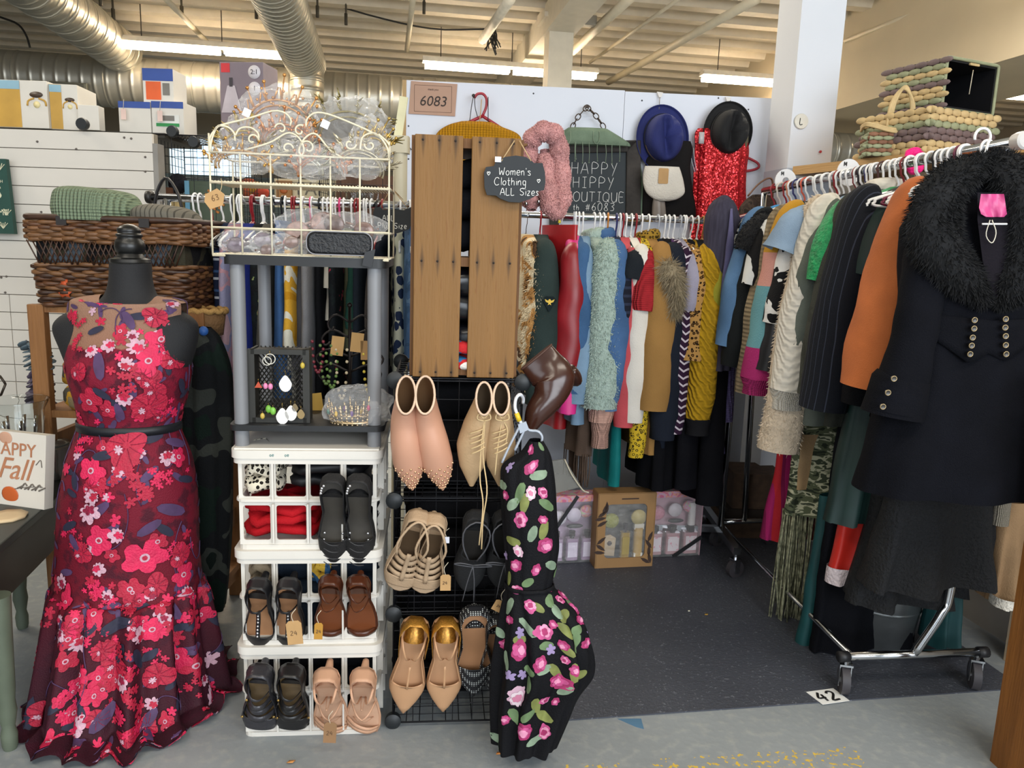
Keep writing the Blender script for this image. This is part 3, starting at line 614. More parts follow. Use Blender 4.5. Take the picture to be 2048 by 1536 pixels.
# --- bagged tiaras -----------------------------------------------------------
FILM = clearfilm('clear_film', 'ffffff', .1, .06)
def film_bag(parent, c, dims, seed, squash=1.0, m=None, name='plastic_bag'):
    rs = np.random.RandomState(seed); nu, nv = 30, 18; G = []; K = rs.normal(0, 1, (14, 3)) * np.array([6, 6, 6]); ph = rs.uniform(0, 6, 14)
    for j in range(nv):
        ph_ = math.pi * j / (nv - 1); row = []
        for i in range(nu):
            a = 2 * math.pi * i / nu; d = np.array([math.sin(ph_) * math.cos(a), math.sin(ph_) * math.sin(a), math.cos(ph_)])
            r = 1 + .055 * sum(math.copysign(1, q) * abs(q) ** .7 for q in np.sin(K @ d + ph)) * .55
            row.append(np.array(c) + d * r * np.array(dims) / 2)
        G.append(row)
    return MB().grid(np.array(G), closeu=True, flip=True).build(name, m or FILM, parent, smooth=False)
def tiara(label, px, py, d, w_, h_, col, seed, tilt=0, bag=(1.25, 1.3), spikes=7, leafy=False, tagged=False):
    q = loc_c(px, py, d); o = thing('bagged_tiara', label, 'tiara', LC(*q), CA + random.uniform(-.2, .2), 'tiaras wrapped in clear bags')
    gm = mat('tiara_' + col, col, .3, .75, var=.25, vs=40); cr = MB(); rs = np.random.RandomState(seed); R = rotx(-.15) @ roty(tilt)
    n = 26; arc = []
    for k in range(n + 1):
        a = math.pi * (1.12 * k / n - .06); arc.append(R @ V3(w_ / 2 * math.cos(a), -.02 * math.sin(a), h_ * .55 * math.sin(a)))
    cr.tube(arc, .003, 6); cr.tube([p * V3(.88, 1, .82) for p in arc], .0022, 6)
    for k in range(spikes):
        a = math.pi * (k + .5) / spikes; b = R @ V3(w_ / 2 * math.cos(a), -.02, h_ * .55 * math.sin(a)); e = b * 1.0 + R @ V3(math.cos(a) * .16 * w_, -.004, h_ * (.28 + .1 * (k % 2)) * math.sin(a) + .012)
        if leafy:
            for u in range(9):
                dd = R @ V3(rs.uniform(-.5, .5) + math.cos(a), rs.uniform(-.6, .2), rs.uniform(0, 1)) * .018; s_ = lerp(b, e, rs.uniform(0, .8)); cr.tube([s_, s_ + dd], [.003, .0008], 5)
        else:
            cr.tube([b, e], [.0035, .001], 6); cr.sphere(e, .0045, 7, 5); s2 = R @ V3(w_ / 2 * math.cos(a + .22), -.02, h_ * .55 * math.sin(a + .22)); cr.tube(curve([b, (b + s2) / 2 + (e - b) * .55, s2], 6), .002, 5)
            for u in range(4): cr.sphere(lerp(b, e, rs.uniform(-.3, .6)) + R @ V3(rs.uniform(-.02, .02), -.004, 0), .0038, 6, 4)
    cr.build('crown', gm, o)
    film_bag(o, (0, 0, h_ * .35), (w_ * bag[0], .1, h_ * bag[1]), seed)
    if tagged: MB().box((-w_ * .35, -.06, h_ * .25), (.018, .001, .018), roty(.4)).build('price_sticker', mat('sticker', 'e4e6f4', .5), o, smooth=False)
tiara('rose gold tiara in a clear bag standing tallest at the back', 560, 262, .12, .16, .12, 'c08a4e', 11, .12, (1.15, 1.1), tagged=True)
tiara('olive gold leafy tiara in a clear bag at the right back', 703, 285, .13, .17, .12, '7d7140', 12, .2, (1.05, 1.1), leafy=True, tagged=True)
tiara('copper tiara in a clear bag in the middle of the basket', 572, 288, .07, .11, .07, 'c98a5c', 13)
tiara('gold leafy tiara in a bag leaning at the left of the basket', 492, 305, .08, .1, .08, '9a8443', 14, -.2, leafy=True)
tiara('gold tiara in a bag lying along the basket front at left', 488, 335, .05, .13, .06, 'c3954c', 15, .05)
tiara('small silver tiara in a bag near the basket middle', 590, 338, .05, .13, .06, 'b8b4a2', 16, .1, leafy=True)
tiara('copper tiara in a bag right of the basket centre', 645, 345, .05, .11, .06, 'bf7d4f', 17, -.1)
tiara('silver tiara in a bag at the right end of the basket', 720, 338, .05, .11, .07, 'b5ab92', 18, .2, leafy=True)
tiara('gold tiara in a bag sagging over the right end of the basket', 738, 312, .1, .07, .09, 'b79a55', 19, .5)
# lower tier of the basket: packets, glasses, case
def packet(label, px, py, d, sx, sz, m_in, seed, rz=0, ry=0):
    q = loc_c(px, py, d); o = thing('accessory_packet', label, 'packet', LC(*q), CA + rz, 'bagged accessories in the lower tier'); rs = np.random.RandomState(seed); R = roty(ry)
    for sgn in (-1, 1):                                               # two lenses with rim and a temple arm
        c = R @ V3(sgn * sx * .24, -.01, 0)
        MB().lathe([(sz * .34, -.002), (sz * .36, 0), (sz * .3, .002)], c=c, n=18, R=R @ rotx(math.pi / 2), sx=1.15).build('lens', m_in, o)
        MB().tube(curve([R @ V3(sgn * sx * .45, -.008, sz * .2), R @ V3(sgn * sx * .3, .03, sz * .1), R @ V3(-sgn * sx * .3, .035, -sz * .1)], 8), .0025, 6).build('temple', m_in, o)
    MB().tube([R @ V3(-sx * .06, -.012, sz * .15), R @ V3(sx * .06, -.012, sz * .15)], .003, 6).build('bridge', m_in, o)
    film_bag(o, (0, 0, 0), (sx * 1.15, .06, sz * 1.3), seed)
BRN = mat('brown_lens', '4a2b22', .2, .1, var=.35, vs=25, col2='7a5240'); MAU = mat('mauve_lens', '5d4a58', .15, .2, var=.3, vs=15)
packet('mauve sunglasses in a clear sleeve at the left of the lower tier', 500, 485, .05, .13, .05, MAU, 21, 0, -.2)
packet('brown sunglasses in a clear sleeve at the middle of the lower tier', 560, 492, .04, .12, .04, BRN, 22, .1, -.35)
packet('brown tortoiseshell glasses lying behind the black case', 700, 455, .08, .15, .06, BRN, 23, -.1, .2)
packet('pink beaded hair pieces in a clear sleeve tilted at centre', 620, 455, .09, .13, .07, mat('pink_beads', '9a7a70', .4, var=.5, vs=80), 24, .1, -.4)
q = loc_c(682, 487, .03); cs = thing('glasses_case', 'black quilted glasses case with a looped strap in the basket', 'case', LC(*q), CA)
MB().rbox((0, 0, 0), (.148, .055, .052), .02, n=5, ax=1).build('shell', mat('case_black', '15161a', .45, bump=.5, bs=160), cs, smooth='auto', bev=.006)
MB().tube(np.array([(p[0], -.03, p[1]) for p in rr(-.074, .074, -.026, .026, .02, 5)]), .0015, 5, closed=True).build('piping', mat('case_trim', '8b8b90', .4), cs)
MB().poly([(-.012, .0), (.012, .008), (.004, -.035), (-.018, -.03)], ((.07, -.035, -.018), (1, 0, 0), (0, 0, 1), (0, -1, 0)), .003).build('strap_tab', mat('case_black', '15161a', .45), cs, smooth=False)
KRAFT = mat('kraft_tag', 'b58f5f', .8, var=.08, vs=20)
q = loc_c(431, 397, -.005); tg = thing('kraft_price_tag', 'hexagonal kraft price tag hanging on the basket front corner', 'tag', LC(*q), CA)
MB().poly([(-.022, .008), (.004, .022), (.02, .01), (.016, -.014), (-.012, -.024), (-.024, -.008)], ((0, 0, 0), (1, 0, 0), (0, 0, 1), (0, -1, 0)), .0012).build('card', KRAFT, tg, smooth=False)
mb = MB(); strokes(mb, '63', (-.006, -.002, -.006), (1, 0, .3), (-.3, 0, 1), .012, .0008); mb.build('handwriting', mat('pen_brown', '7a5a38', .7), tg)
MB().tube(curve([(.01, 0, .014), (.012, .01, .03), (.008, .02, .045)], 6), .0008, 4).build('string', mat('string', 'cbb48a', .8), tg)
# --- things on the middle shelf -------------------------------------------
def on_shelf(px, py, d): q = loc_c(px, py, d); return LC(q[0], q[1], .8145)
mr = thing('jewellery_box_rack', 'black openwork plastic basket on end displaying earrings', 'rack', on_shelf(565, 835, .075), CA)
BPL = mat('basket_black', '25241f', .5, var=.1); bw, bhh, bdp = .128, .178, .07
mb = MB()
for x in (-bw / 2, bw / 2): mb.box((x, -bdp / 2 + .004, bhh / 2), (.016, .01, bhh)); mb.box((x, 0, bhh / 2), (.006, bdp, bhh))
for z in (.006, bhh - .006): mb.box((0, -bdp / 2 + .004, z), (bw, .01, .012)); mb.box((0, 0, z), (bw, bdp, .005))
mb.build('frame', BPL, mr, smooth=False)
mb = MB(); nx = 11
for i in range(-13, 14):
    for s in (-1, 1):
        a = V3(i * .0105, .028, 0); b = a + V3(s * bhh * .72, 0, bhh)
        pts = [lerp(a, b, k / 24) for k in range(25)]; pts = [p for p in pts if abs(p[0]) < bw / 2]
        if len(pts) > 1: mb.tube([pts[0], pts[-1]], .0016, 4)
mb.build('lattice', BPL, mr)
def earring(label, px, py, kind, col, sz, m=None):
    q = loc_c(px, py, .03); o = thing('earring', label, 'earring', LC(q[0], q[1], q[2]), CA, 'earrings hooked on the black rack'); gm = m or mat('ear_' + col, col, .35, var=.1)
    MB().tube(curve([(0, .008, sz * 1.4), (0, -.002, sz * 1.6), (0, 0, sz)], 6), .0007, 4).build('hook', mat('gold_wire', 'b99a52', .3, .9), o)
    if kind == 'drop':
        P = [(sz * .75 * math.sin(a) * (1 - .45 * max(0, math.cos(a))), sz * math.cos(a)) for a in np.linspace(0, 2 * math.pi, 20, endpoint=False)]
        MB().poly(P, ((0, 0, 0), (1, 0, 0), (0, 0, 1), (0, -1, 0)), .0018).build('pendant', gm, o, smooth=False)
    elif kind == 'hoop': MB().tube([(sz * math.cos(a), 0, sz * math.sin(a)) for a in np.linspace(0, 2 * math.pi, 20, endpoint=False)], .0012, 5, closed=True).build('hoop', gm, o)
    elif kind == 'tri': MB().poly([(-sz, -sz * .7), (sz, -sz * .7), (0, sz)], ((0, 0, 0), (1, 0, 0), (0, 0, 1), (0, -1, 0)), .002).build('pendant', gm, o, smooth=False); 
    else: MB().sphere((0, 0, 0), sz, 10, 8, (.8, .6, 1.1)).build('bead', gm, o)
    return o
WE = mat('enamel_white', 'e4e2de', .35, var=.02)
for px, py, sz, lb in ((571, 767, .02, 'large white teardrop earring at the middle of the rack'), (565, 832, .02, 'white teardrop earring low on the rack, front one'), (582, 826, .019, 'white teardrop earring tucked behind another low on the rack')): 
    e = earring(lb, px, py, 'drop', 'e4e2de', sz, WE); MB().lathe([(sz * .42, -.0026), (sz * .4, -.0032)], c=(0, 0, -sz * .15), n=16, R=np.eye(3) @ rotx(math.pi / 2) * 1.0, sx=.85).build('printed_oval', mat('ear_print', '54433f', .5, var=.3, vs=60), e)
for px, py, k, c, sz, lb in ((517, 770, 'tri', 'b0472c', .009, 'orange triangle earring at the left of the rack'), (531, 772, 'bead', 'd880a8', .007, 'pink bead earring beside the orange triangle'), (541, 773, 'bead', 'd880a8', .0072, 'pink bead earring nearer the rack middle'),
    (605, 731, 'bead', 'b9a23c', .007, 'yellow bead earring at upper right of the rack'), (537, 818, 'bead', '6aa53a', .009, 'green bead earring lower left on the rack'), (546, 822, 'bead', '78b547', .009, 'green bead earring next to its twin lower left'), (525, 832, 'bead', 'bda24a', .007, 'amber bead earring at the lower left corner'), (602, 828, 'drop', '8f7a52', .012, 'bronze teardrop earring at lower right'), (590, 815, 'drop', '7a6a4c', .01, 'small bronze teardrop earring behind the white ones'),
    (540, 718, 'hoop', 'd4d0c4', .012, 'largest silver hoop earring at the top of the rack'), (534, 722, 'hoop', 'c8c4b8', .01, 'smaller silver hoop earring at the top of the rack')): earring(lb, px, py, k, c, sz)
# dark metal jewellery tree and bagged rhinestone crown
jt = thing('jewellery_tree', 'dark scrolled metal jewellery tree with hanging necklaces and tags', 'jewellery stand', on_shelf(700, 815, .2), CA); JM = mat('tree_metal', '1d1613', .45, .6)
MB().tube([(0, 0, 0), (0, 0, .27)], .004, 8).sphere((0, 0, .275), .007).lathe([(.05, 0), (.05, .006), (.01, .012)], n=20).build('stem', JM, jt)
for z, L_ in ((.23, .055), (.19, .07), (.14, .085), (.1, .08)):
    for s in (-1, 1): MB().tube(curve([(0, 0, z), (s * L_ * .6, 0, z + .02), (s * L_, 0, z), (s * L_ * .9, 0, z - .02), (s * L_ * .7, 0, z - .012)], 14), .0028, 6).build('branch', JM, jt)
for x, z, c in ((-.03, .2, 'a9834f'), (.02, .21, 'a9834f'), (.045, .19, '8d6a3e'), (-.085, .05, 'b08a3a')): MB().box((x, -.012, z - .03), (.032, .001, .05), roty(random.uniform(-.2, .2))).build('hang_tag', mat('tag' + c, c, .8), jt, smooth=False)
for x, z, L_, c in ((-.06, .17, .1, '556b36'), (-.045, .15, .09, '5d7a3a'), (.05, .15, .1, 'c0a93a'), (-.08, .18, .08, '6a1f2a'), (-.02, .16, .13, 'b8a88a')):
    m = MB()
    for k in range(14): a = k / 13 * math.pi; m.sphere((x + .014 * math.cos(a), -.01, z - L_ * math.sin(a)), .0045, 7, 5)
    m.build('necklace', mat('beads' + c, c, .4), jt)
q = on_shelf(708, 832, .06); cb_ = thing('rhinestone_crown', 'rhinestone crown with coloured stones in a clear bag on the shelf', 'crown', q, CA); rs = np.random.RandomState(5)
m = MB(); st = {k: MB() for k in ('a52a5a', '2f6f5c', 'c7a02f', '5f3a78')}
for k in range(28):
    a = math.pi * 2 * k / 28; hgt = .028 + .026 * max(0, math.cos(a * 3.5)) ** 2 + .022 * max(0, -math.sin(a)); p = V3(.055 * math.cos(a), .04 * math.sin(a), 0)
    m.tube([p, p + V3(p[0] * .18, p[1] * .18, hgt)], .0016, 5)
    for j in range(6): m.sphere(p * (1 + .18 * j / 6) + V3(0, 0, hgt * j / 6), .0036, 6, 4)
    if k % 3 == 0: st[list(st)[(k // 3) % 4]].sphere(p * 1.12 + V3(0, -.004, hgt * .6), .006, 8, 6, (.7, .6, 1.2))
m.tube([(.055 * math.cos(a), .04 * math.sin(a), .004) for a in np.linspace(0, 2 * math.pi, 28, endpoint=False)], .004, 6, closed=True)
m.build('crown_frame', mat('crown_gold', 'c9b08a', .25, .8, var=.3, vs=70), cb_)
for c, k in st.items(): k.build('stones', mat('stone' + c, c, .15), cb_)
film_bag(cb_, (.01, 0, .04), (.16, .12, .1), 31)
# --- black wire grid cube shelf ------------------------------------------
gc = thing('wire_cube_shelf', 'black wire grid cube shelf three cubes tall hung with shoes', 'shelf', LC(.382, .03, 0), CA); BM = BLACKM()
gw, gd, gh = .31, .31, .31
def gridpanel(o, ex, ey, w_, h_, name='grid_panel', n=9):
    m = MB(); o, ex, ey = V3(*o), V3(*ex), V3(*ey)
    for i in range(n + 1):
        r = .0026 if i in (0, n) else .0013
        m.tube([o + ex * w_ * i / n, o + ex * w_ * i / n + ey * h_], r, 5, cap=False); m.tube([o + ey * h_ * i / n, o + ey * h_ * i / n + ex * w_], r, 5, cap=False)
    return m.build(name, BM, gc)
for k in range(3):
    z = .015 + k * .303
    gridpanel((0, 0, z), (0, 1, 0), (0, 0, 1), gd, gh); gridpanel((gw, 0, z), (0, 1, 0), (0, 0, 1), gd, gh); gridpanel((0, gd, z), (1, 0, 0), (0, 0, 1), gw, gh); gridpanel((0, 0, z), (1, 0, 0), (0, 1, 0), gw, gd)
    gridpanel((0, 0, z), (1, 0, 0), (0, 0, 1), gw, gh, n=6)
gridpanel((0, 0, .925), (1, 0, 0), (0, 1, 0), gw, gd)
CN_ = mat('connector_black', '1c2023', .5)
for z in (.02, .32, .622, .925):
    for x in (0, gw):
        for y in (0, gd): MB().lathe([(.008, -.014), (.019, -.012), (.021, -.004), (.021, .006), (.012, .012)], c=(x, y, z), n=20, R=rotx(math.pi / 2)).build('connector', CN_, gc, smooth='auto')
for k, (z, lb) in enumerate(((.63, 'dark shoes and boxes on the top cube level'), (.33, 'black shoes and boxes on the middle cube level'), (.03, 'dark shoes on the bottom cube level'))):
    bundle(lb, LC(.54, .225, z), (.29, .19, .27), fabric('black_pile', '0f0f12'), 'shoes', 40 + k, CA, name='shoe_pile')  # oversized black lumps: dark shoes plus the cubes' shade built as solid fill
q = LC(.535, .14, .935); bundle('metallic gold and blue bundle on top of the wire cubes', q, (.24, .16, .05), [blotch('gold_blue', ['23344d', '8a7a4a', '3d4a63'], 20), fabric('dk', '222')] if False else blotch('gold_blue', ['23344d', '8a7a4a', '3d4a63'], 20), 'accessory', 44, CA, lay=2, name='accessory_bundle')
# --- wooden crate standing on end -----------------------------------------
def plank_mat():
    t = NT('old_pine'); v = t.obj((9, 9, .8)); n1 = t.noise(v, 3, 6); n2 = t.noise(v, 20, 4)
    c = t.mix(n1, lin('6e4f2a'), lin('8a6438')); c = t.mix(t.math('MULTIPLY', t.math('GREATER_THAN', n2, .64), .4), c, lin('6e441f'))
    s = t.n('SeparateXYZ', {0: t.obj()})
    # iron stain round each nail (own shape, rows at three heights)
    zz = t.math('MINIMUM', t.math('ABSOLUTE', t.math('SUBTRACT', s.outputs[2], .012)), t.math('MINIMUM', t.math('ABSOLUTE', t.math('SUBTRACT', s.outputs[2], .275)), t.math('ABSOLUTE', t.math('SUBTRACT', s.outputs[2], .548))))
    xx = t.math('PINGPONG', t.math('ADD', s.outputs[0], .018), .0185)
    d = t.math('ADD', t.math('DIVIDE', zz, .075), t.math('DIVIDE', xx, .011)); d = t.math('ADD', d, t.math('MULTIPLY', n1, .5))
    st = t.ramp(d, [(.25, (1, 1, 1, 1)), (.95, (0, 0, 0, 1))]); c = t.mix(t.math('MULTIPLY', st, .85), c, lin('2b2018'))
    t.set(t.b, 'Base Color', c); t.bump(n2, .25); return t.done(.6, 0, .3)
PLK = plank_mat(); WD = wood('crate_dark', '5a3a1d', '7d5630', 3)
kc = thing('wooden_crate', 'old pine fruit crate standing on end with nail stained planks', 'crate', LC(.424, .02, .937), CA)
for x, w_ in ((.0, .11), (.13, .114)):
    pk_ = MB().box((w_ / 2, 0, .28), (w_, .012, .56)).build('plank', PLK, kc, smooth=False, bev=.002); pk_.location = (x, 0, 0)
    m = MB()
    for zz in (.012, .275, .548):
        for k in range(3): m.lathe([(.003, -.0005), (.002, .001)], c=(x + .018 + k * (w_ - .036) / 2, -.006, zz), n=8, R=rotx(math.pi / 2))
    m.build('nails', mat('nail_iron', '241c18', .5, .4), kc)
for zz in (.014, .275, .546): MB().box((.122, .13, zz), (.244, .24, .022)).build('cross_board', WD, kc, smooth=False)
for y0, w_ in ((.05, .07), (.19, .07)):
    for x in (-.004, .248): MB().box((x, y0, .28), (.008, w_, .56)).build('side_plank', WD, kc, smooth=False)
for x in (.055, .187): MB().box((x, .255, .28), (.1, .01, .56)).build('back_plank', WD, kc, smooth=False)
for z, m_, lb in ((.31, fabric('black_knit2', '101116'), 'black folded garments in the upper half of the wooden crate'), (.06, mat('patent_black', '15151c', .25), 'black and dark handbags in the lower half of the wooden crate')):
    bundle(lb, LC(.545, .13, .937 + z), (.2, .18, .2), m_, 'clothes', int(z * 100), CA)
bundle('blue and red sneakers at the bottom of the wooden crate', LC(.54, .07, .957), (.12, .1, .06), blotch('blue_red', ['2a6a9a', 'b3262a', 'd8d4cc'], 14), 'shoes', 61, CA, lay=2, name='sneakers')
# --- chalk signs ----------------------------------------------------------
CHB = mat('chalk_board', '22262a', .7, var=.1); CHK = mat('chalk_white', 'e3e3e0', .9, var=.05)
q = loc_c(1029, 357, -.005); ws = thing('chalk_sign', 'scalloped black chalk sign reading Womens Clothing ALL Sizes on the wooden crate', 'sign', LC(*q), CA)
def csn(px, py): r = loc_c(px, py, -.005) - q; return (r[0], r[2])
P = [(968, 345), (972, 334), (988, 332), (992, 322), (1010, 314), (1032, 311), (1052, 314), (1064, 322), (1068, 326), (1085, 326), (1090, 345), (1091, 365), (1088, 380), (1074, 383), (1074, 390), (1060, 398), (1040, 405), (1018, 404), (1000, 397), (992, 391), (974, 390), (969, 375)]
MB().poly([csn(*p) for p in P][::-1], ((0, 0, 0), (1, 0, 0), (0, 0, 1), (0, 1, 0)), .006).build('board', CHB, ws, smooth=False)
m = MB()
for tx, px, py, h_ in (('~', 974, 351, .011), ("Women's", 998, 350, .019), ('Clothing', 989, 370, .019), ('~', 1074, 366, .011), ('ALL Sizes', 1000, 390, .018)):
    a = csn(px, py); strokes(m, tx, (a[0], -.0015, a[1]), (1, 0, .02), (0, 0, 1), h_ * .88, .0008, .22, wob=.02)
m.build('chalk_writing', CHK, ws)
TW = mat('twine', 'b79b72', .9)
for a, b in (((1003, 322), (1030, 280)), ((1062, 322), (1040, 280))): a, b = csn(*a), csn(*b); MB().tube([(a[0], 0, a[1]), (b[0], .012, b[1])], .0014, 5).build('twine', TW, ws)
a = csn(996, 319); MB().box((a[0], -.002, a[1]), (.014, .001, .012)).build('price_sticker', mat('sticker', 'e4e6f4', .5), ws, smooth=False)
q2 = at(790, 442, 2.42); ps = thing('chalk_sign', 'black chalk sign reading ALL Plus Size behind the wire basket', 'sign', q2)
def psn(px, py): r = at(px, py, 2.42) - q2; return (r[0], r[2])
P = [(746, 425), (750, 415), (762, 414), (766, 420), (790, 418), (808, 420), (822, 414), (828, 420), (826, 440), (818, 458), (800, 465), (780, 470), (768, 468), (760, 458), (748, 448)]
MB().poly([psn(*p) for p in P][::-1], ((0, 0, 0), (1, 0, 0), (0, 0, 1), (0, 1, 0)), .006).build('board', CHB, ps, smooth=False)
m = MB(); a = psn(765, 441); strokes(m, 'ALL', (a[0], -.0015, a[1]), (1, 0, 0), (0, 0, 1), .016, .0011); a = psn(756, 456); strokes(m, 'Plus Size', (a[0], -.0015, a[1]), (1, 0, 0), (0, 0, 1), .016, .0011); m.build('chalk_writing', CHK, ps)
for a, b in (((760, 416), (783, 380)), ((815, 416), (787, 380))): a, b = psn(*a), psn(*b); MB().tube(curve([(a[0], .003, a[1]), (b[0], .003, b[1]), (b[0], .2, 1.393 - q2[2])], 10), .0012, 5).build('twine', TW, ps)
# ================================================================== SHOES
def eloft(mb, C, rx, rz, xdir, n=18, cap0=False, cap1=False, ph=0.0, p=1.0):
    """elliptical loft: centres, half widths along xdir, half depths along the other normal"""
    C = np.array(C, float); k = len(C); T = np.gradient(C, axis=0); a = np.linspace(0, 2 * math.pi, n, endpoint=False) + ph; G = []
    for i in range(k):
        t_ = unit(T[i]); x = unit(np.array(xdir, float) - t_ * (np.array(xdir) @ t_)); z = np.cross(t_, x)
        ca = np.sign(np.cos(a)) * np.abs(np.cos(a)) ** p; sa = np.sign(np.sin(a)) * np.abs(np.sin(a)) ** p
        G.append(C[i] + np.outer(ca * rx[i], x) + np.outer(sa * rz[i], z))
    G = np.array(G); mb.grid(G, closeu=True)
    if cap0: mb.add(G[0], [tuple(range(n - 1, -1, -1))])
    if cap1: mb.add(G[-1], [tuple(range(n))])
    return G
def half(y, pts): return ip(y, [q[0] for q in pts], [q[1] for q in pts])
OUT = {'point': [(0, .012), (.03, .024), (.1, .03), (.25, .028), (.42, .025), (.58, .034), (.68, .039), (.76, .037), (.86, .026), (.95, .012), (1, .003)],
       'almond': [(0, .012), (.03, .024), (.1, .03), (.25, .028), (.42, .025), (.58, .034), (.7, .039), (.82, .036), (.9, .028), (.96, .018), (1, .005)],
       'round': [(0, .012), (.03, .024), (.1, .03), (.25, .028), (.42, .026), (.58, .035), (.7, .041), (.82, .041), (.91, .034), (.97, .022), (1, .006)]}
TAN = mat('insole_tan', 'a97a55', .6, var=.08); STR = mat('strap_string', 'd2c7b0', .8)
def shoe(label, heel, toe, d, kind, up, insole, wk=1.0, hh=.05, outl='almond', straps=(), group=None, counter=.045, vamp=(.62, 1.0), vh=.03, walls=True, peep=False, heelm=None, studs=None, solem=None, name='shoe', cat='shoe'):
    a = LC(*loc_c(heel[0], heel[1], d - .045)); b = LC(*loc_c(toe[0], toe[1], d - .008))
    y = unit(b - a); z = -CNv; z = unit(z - y * (z @ y)); x = np.cross(y, z); L = np.linalg.norm(b - a); M3 = np.stack([x, y, z], 1)
    o = thing(name, label, cat, a, 0, group); frame(o, M3, a); counter *= .72
    pts = OUT[outl]; wd = lambda u: half(u, pts) * wk * .78 * L / .235
    zb = lambda u: hh * (.5 + .5 * math.cos(math.pi * min(1, max(0, (u - .12) / .5)))) * .6 - hh * .6
    us = np.concatenate([[0], np.linspace(.012, .99, 40), [1]])
    ring = [(wd(u), u * L, zb(u)) for u in us] + [(-wd(u), u * L, zb(u)) for u in us[::-1]]
    # sole
    m = MB(); G = [[(-wd(u) * s, u * L, zb(u) - dz) for s in (-1, -.5, 0, .5, 1)] for u in us for dz in (0,)]
    m.grid(np.array(G)); Gb = np.array(G) - V3(0, 0, .006); m.grid(Gb, flip=True)
    m.tube(np.array(ring) - V3(0, 0, .003), .0035, 5, closed=True); m.build('sole', solem or up, o)
    m = MB(); m.grid(np.array([[(-wd(u) * s * .93, u * L, zb(u) + .001) for s in (-1, -.5, 0, .5, 1)] for u in us[2:-3]])); m.build('insole', insole, o)
    # heel
    m = MB(); eloft(m, [(0, .045 * L / .235 + .01, zb(0) - .003), (0, .035, zb(0) - hh * .5), (0, .03, zb(0) - hh)], [.026, .012, .008] if hh > .04 else [.027, .025, .025], [.026, .012, .008] if hh > .04 else [.027, .025, .025], (1, 0, 0), 14, True, True); m.build('heel', heelm or solem or up, o)
    v0, v1 = vamp
    if v1 > v0:
        m = MB(); G = []
        uu = np.linspace(v0, v1, 14)
        for u in uu:
            h_ = vh * (1 - .55 * max(0, (u - v0) / (1 - v0))) * (1 if u < .97 else .6); row = []
            for ph in np.linspace(0, math.pi, 15):
                sh = .03 * math.sin(ph) ** 2 if (u == uu[0]) else 0           # curved throat line
                row.append((wd(u) * 1.04 * math.cos(ph), (u + sh) * L, zb(u) - .002 + h_ * math.sin(ph) ** .75))
            G.append(row)
        m.grid(np.array(G), flip=True)
        m.build('vamp', up, o, solid=.0016)
    if walls:
        wl_ = [u for u in us if u <= v0 + .001]; P = [(wd(u), u * L, zb(u), u) for u in wl_[::-1]] + [(-wd(u), u * L, zb(u), u) for u in wl_]
        G = []
        for s in np.linspace(0, 1, 5):
            row = []
            for px_, py_, pz_, u in P:
                hs = counter * (1 - .62 * min(1, u / .4)) + (vh * .75 - counter * .38) * max(0, (u - .35) / max(.01, v0 - .35)) if v1 > v0 else counter * max(0, 1 - u / .32)
                hs = max(0, hs); row.append((px_ * (1.03 - .1 * s * (1 - u)), py_ + .006 * s * (1 - u) - (.004 if u < .05 else 0), pz_ + hs * s))
            G.append(row)
        MB().grid(np.array(G)).build('quarter', up, o, solid=.0016)
        MB().tube(np.array(G[-1]), .0011, 5).build('top_edge', mat('edge_' + up.name, '8a7a6a', .5) if False else up, o)
    for (u0, s0, u1, s1, hgt, wid, mm) in straps:
        p0 = V3(s0 * wd(u0), u0 * L, zb(u0)); p1 = V3(s1 * wd(u1), u1 * L, zb(u1)); mid = (p0 + p1) / 2 + V3(0, 0, hgt)
        MB().tube(curve([p0, lerp(p0, mid, .5) + V3(0, 0, hgt * .3), mid, lerp(p1, mid, .5) + V3(0, 0, hgt * .3), p1], 14), wid, 6, flat=.3, nrm=(0, 0, 1)).build('strap', mm or up, o)
    if studs:
        m = MB()
        for (u, s, zz) in studs[0]: m.sphere((s * wd(u), u * L, zb(u) + zz), studs[1], 8, 6, (1, 1, .6))
        m.build('studs', studs[2], o)
    return o, L, wd, zb
SILV = mat('stud_silver', 'c9c9cc', .25, .9); GOLDM = mat('stud_gold', 'c9a35a', .3, .85)
BSU = mat('suede_black', '1b1a1b', .7, bump=.3, bs=300); 
sps = [(u, s, .016 if abs(s) > .5 else .024) for u in (.64, .71, .78, .85) for s in (-.62 + .0 * u, .62)] + [(.02 + .03 * k, .8, .05 - .003 * k) for k in range(4)]
gA = 'black lace detailed pumps'
for hx, lb in ((667, 'black suede pump with silver eyelets at left of its pair'), (718, 'black suede pump with silver eyelets at right of its pair')):
    o, L, wd, zb = shoe(lb, (hx, 950), (hx - 3, 1142), -.01, 'pump', BSU, mat('insole_dark', '3a3632', .6, col2='4b463e'), 1.12, .06, 'almond', (), gA, .05, (.68, 1), .034, studs=(sps, .0035, SILV))
    m = MB()
    for k in range(4): m.tube(curve([(.5 * wd(.6), (.63 + .07 * k) * L, .026), (0, (.655 + .07 * k) * L, .031), (-.5 * wd(.6), (.67 + .07 * k) * L, .024)], 8), .0012, 5)
    m.build('laces', mat('lace_grey', '3a3a3c', .7), o)
gB = 'black T-strap peep toe heels'; BLK = mat('leather_black', '17171a', .4)
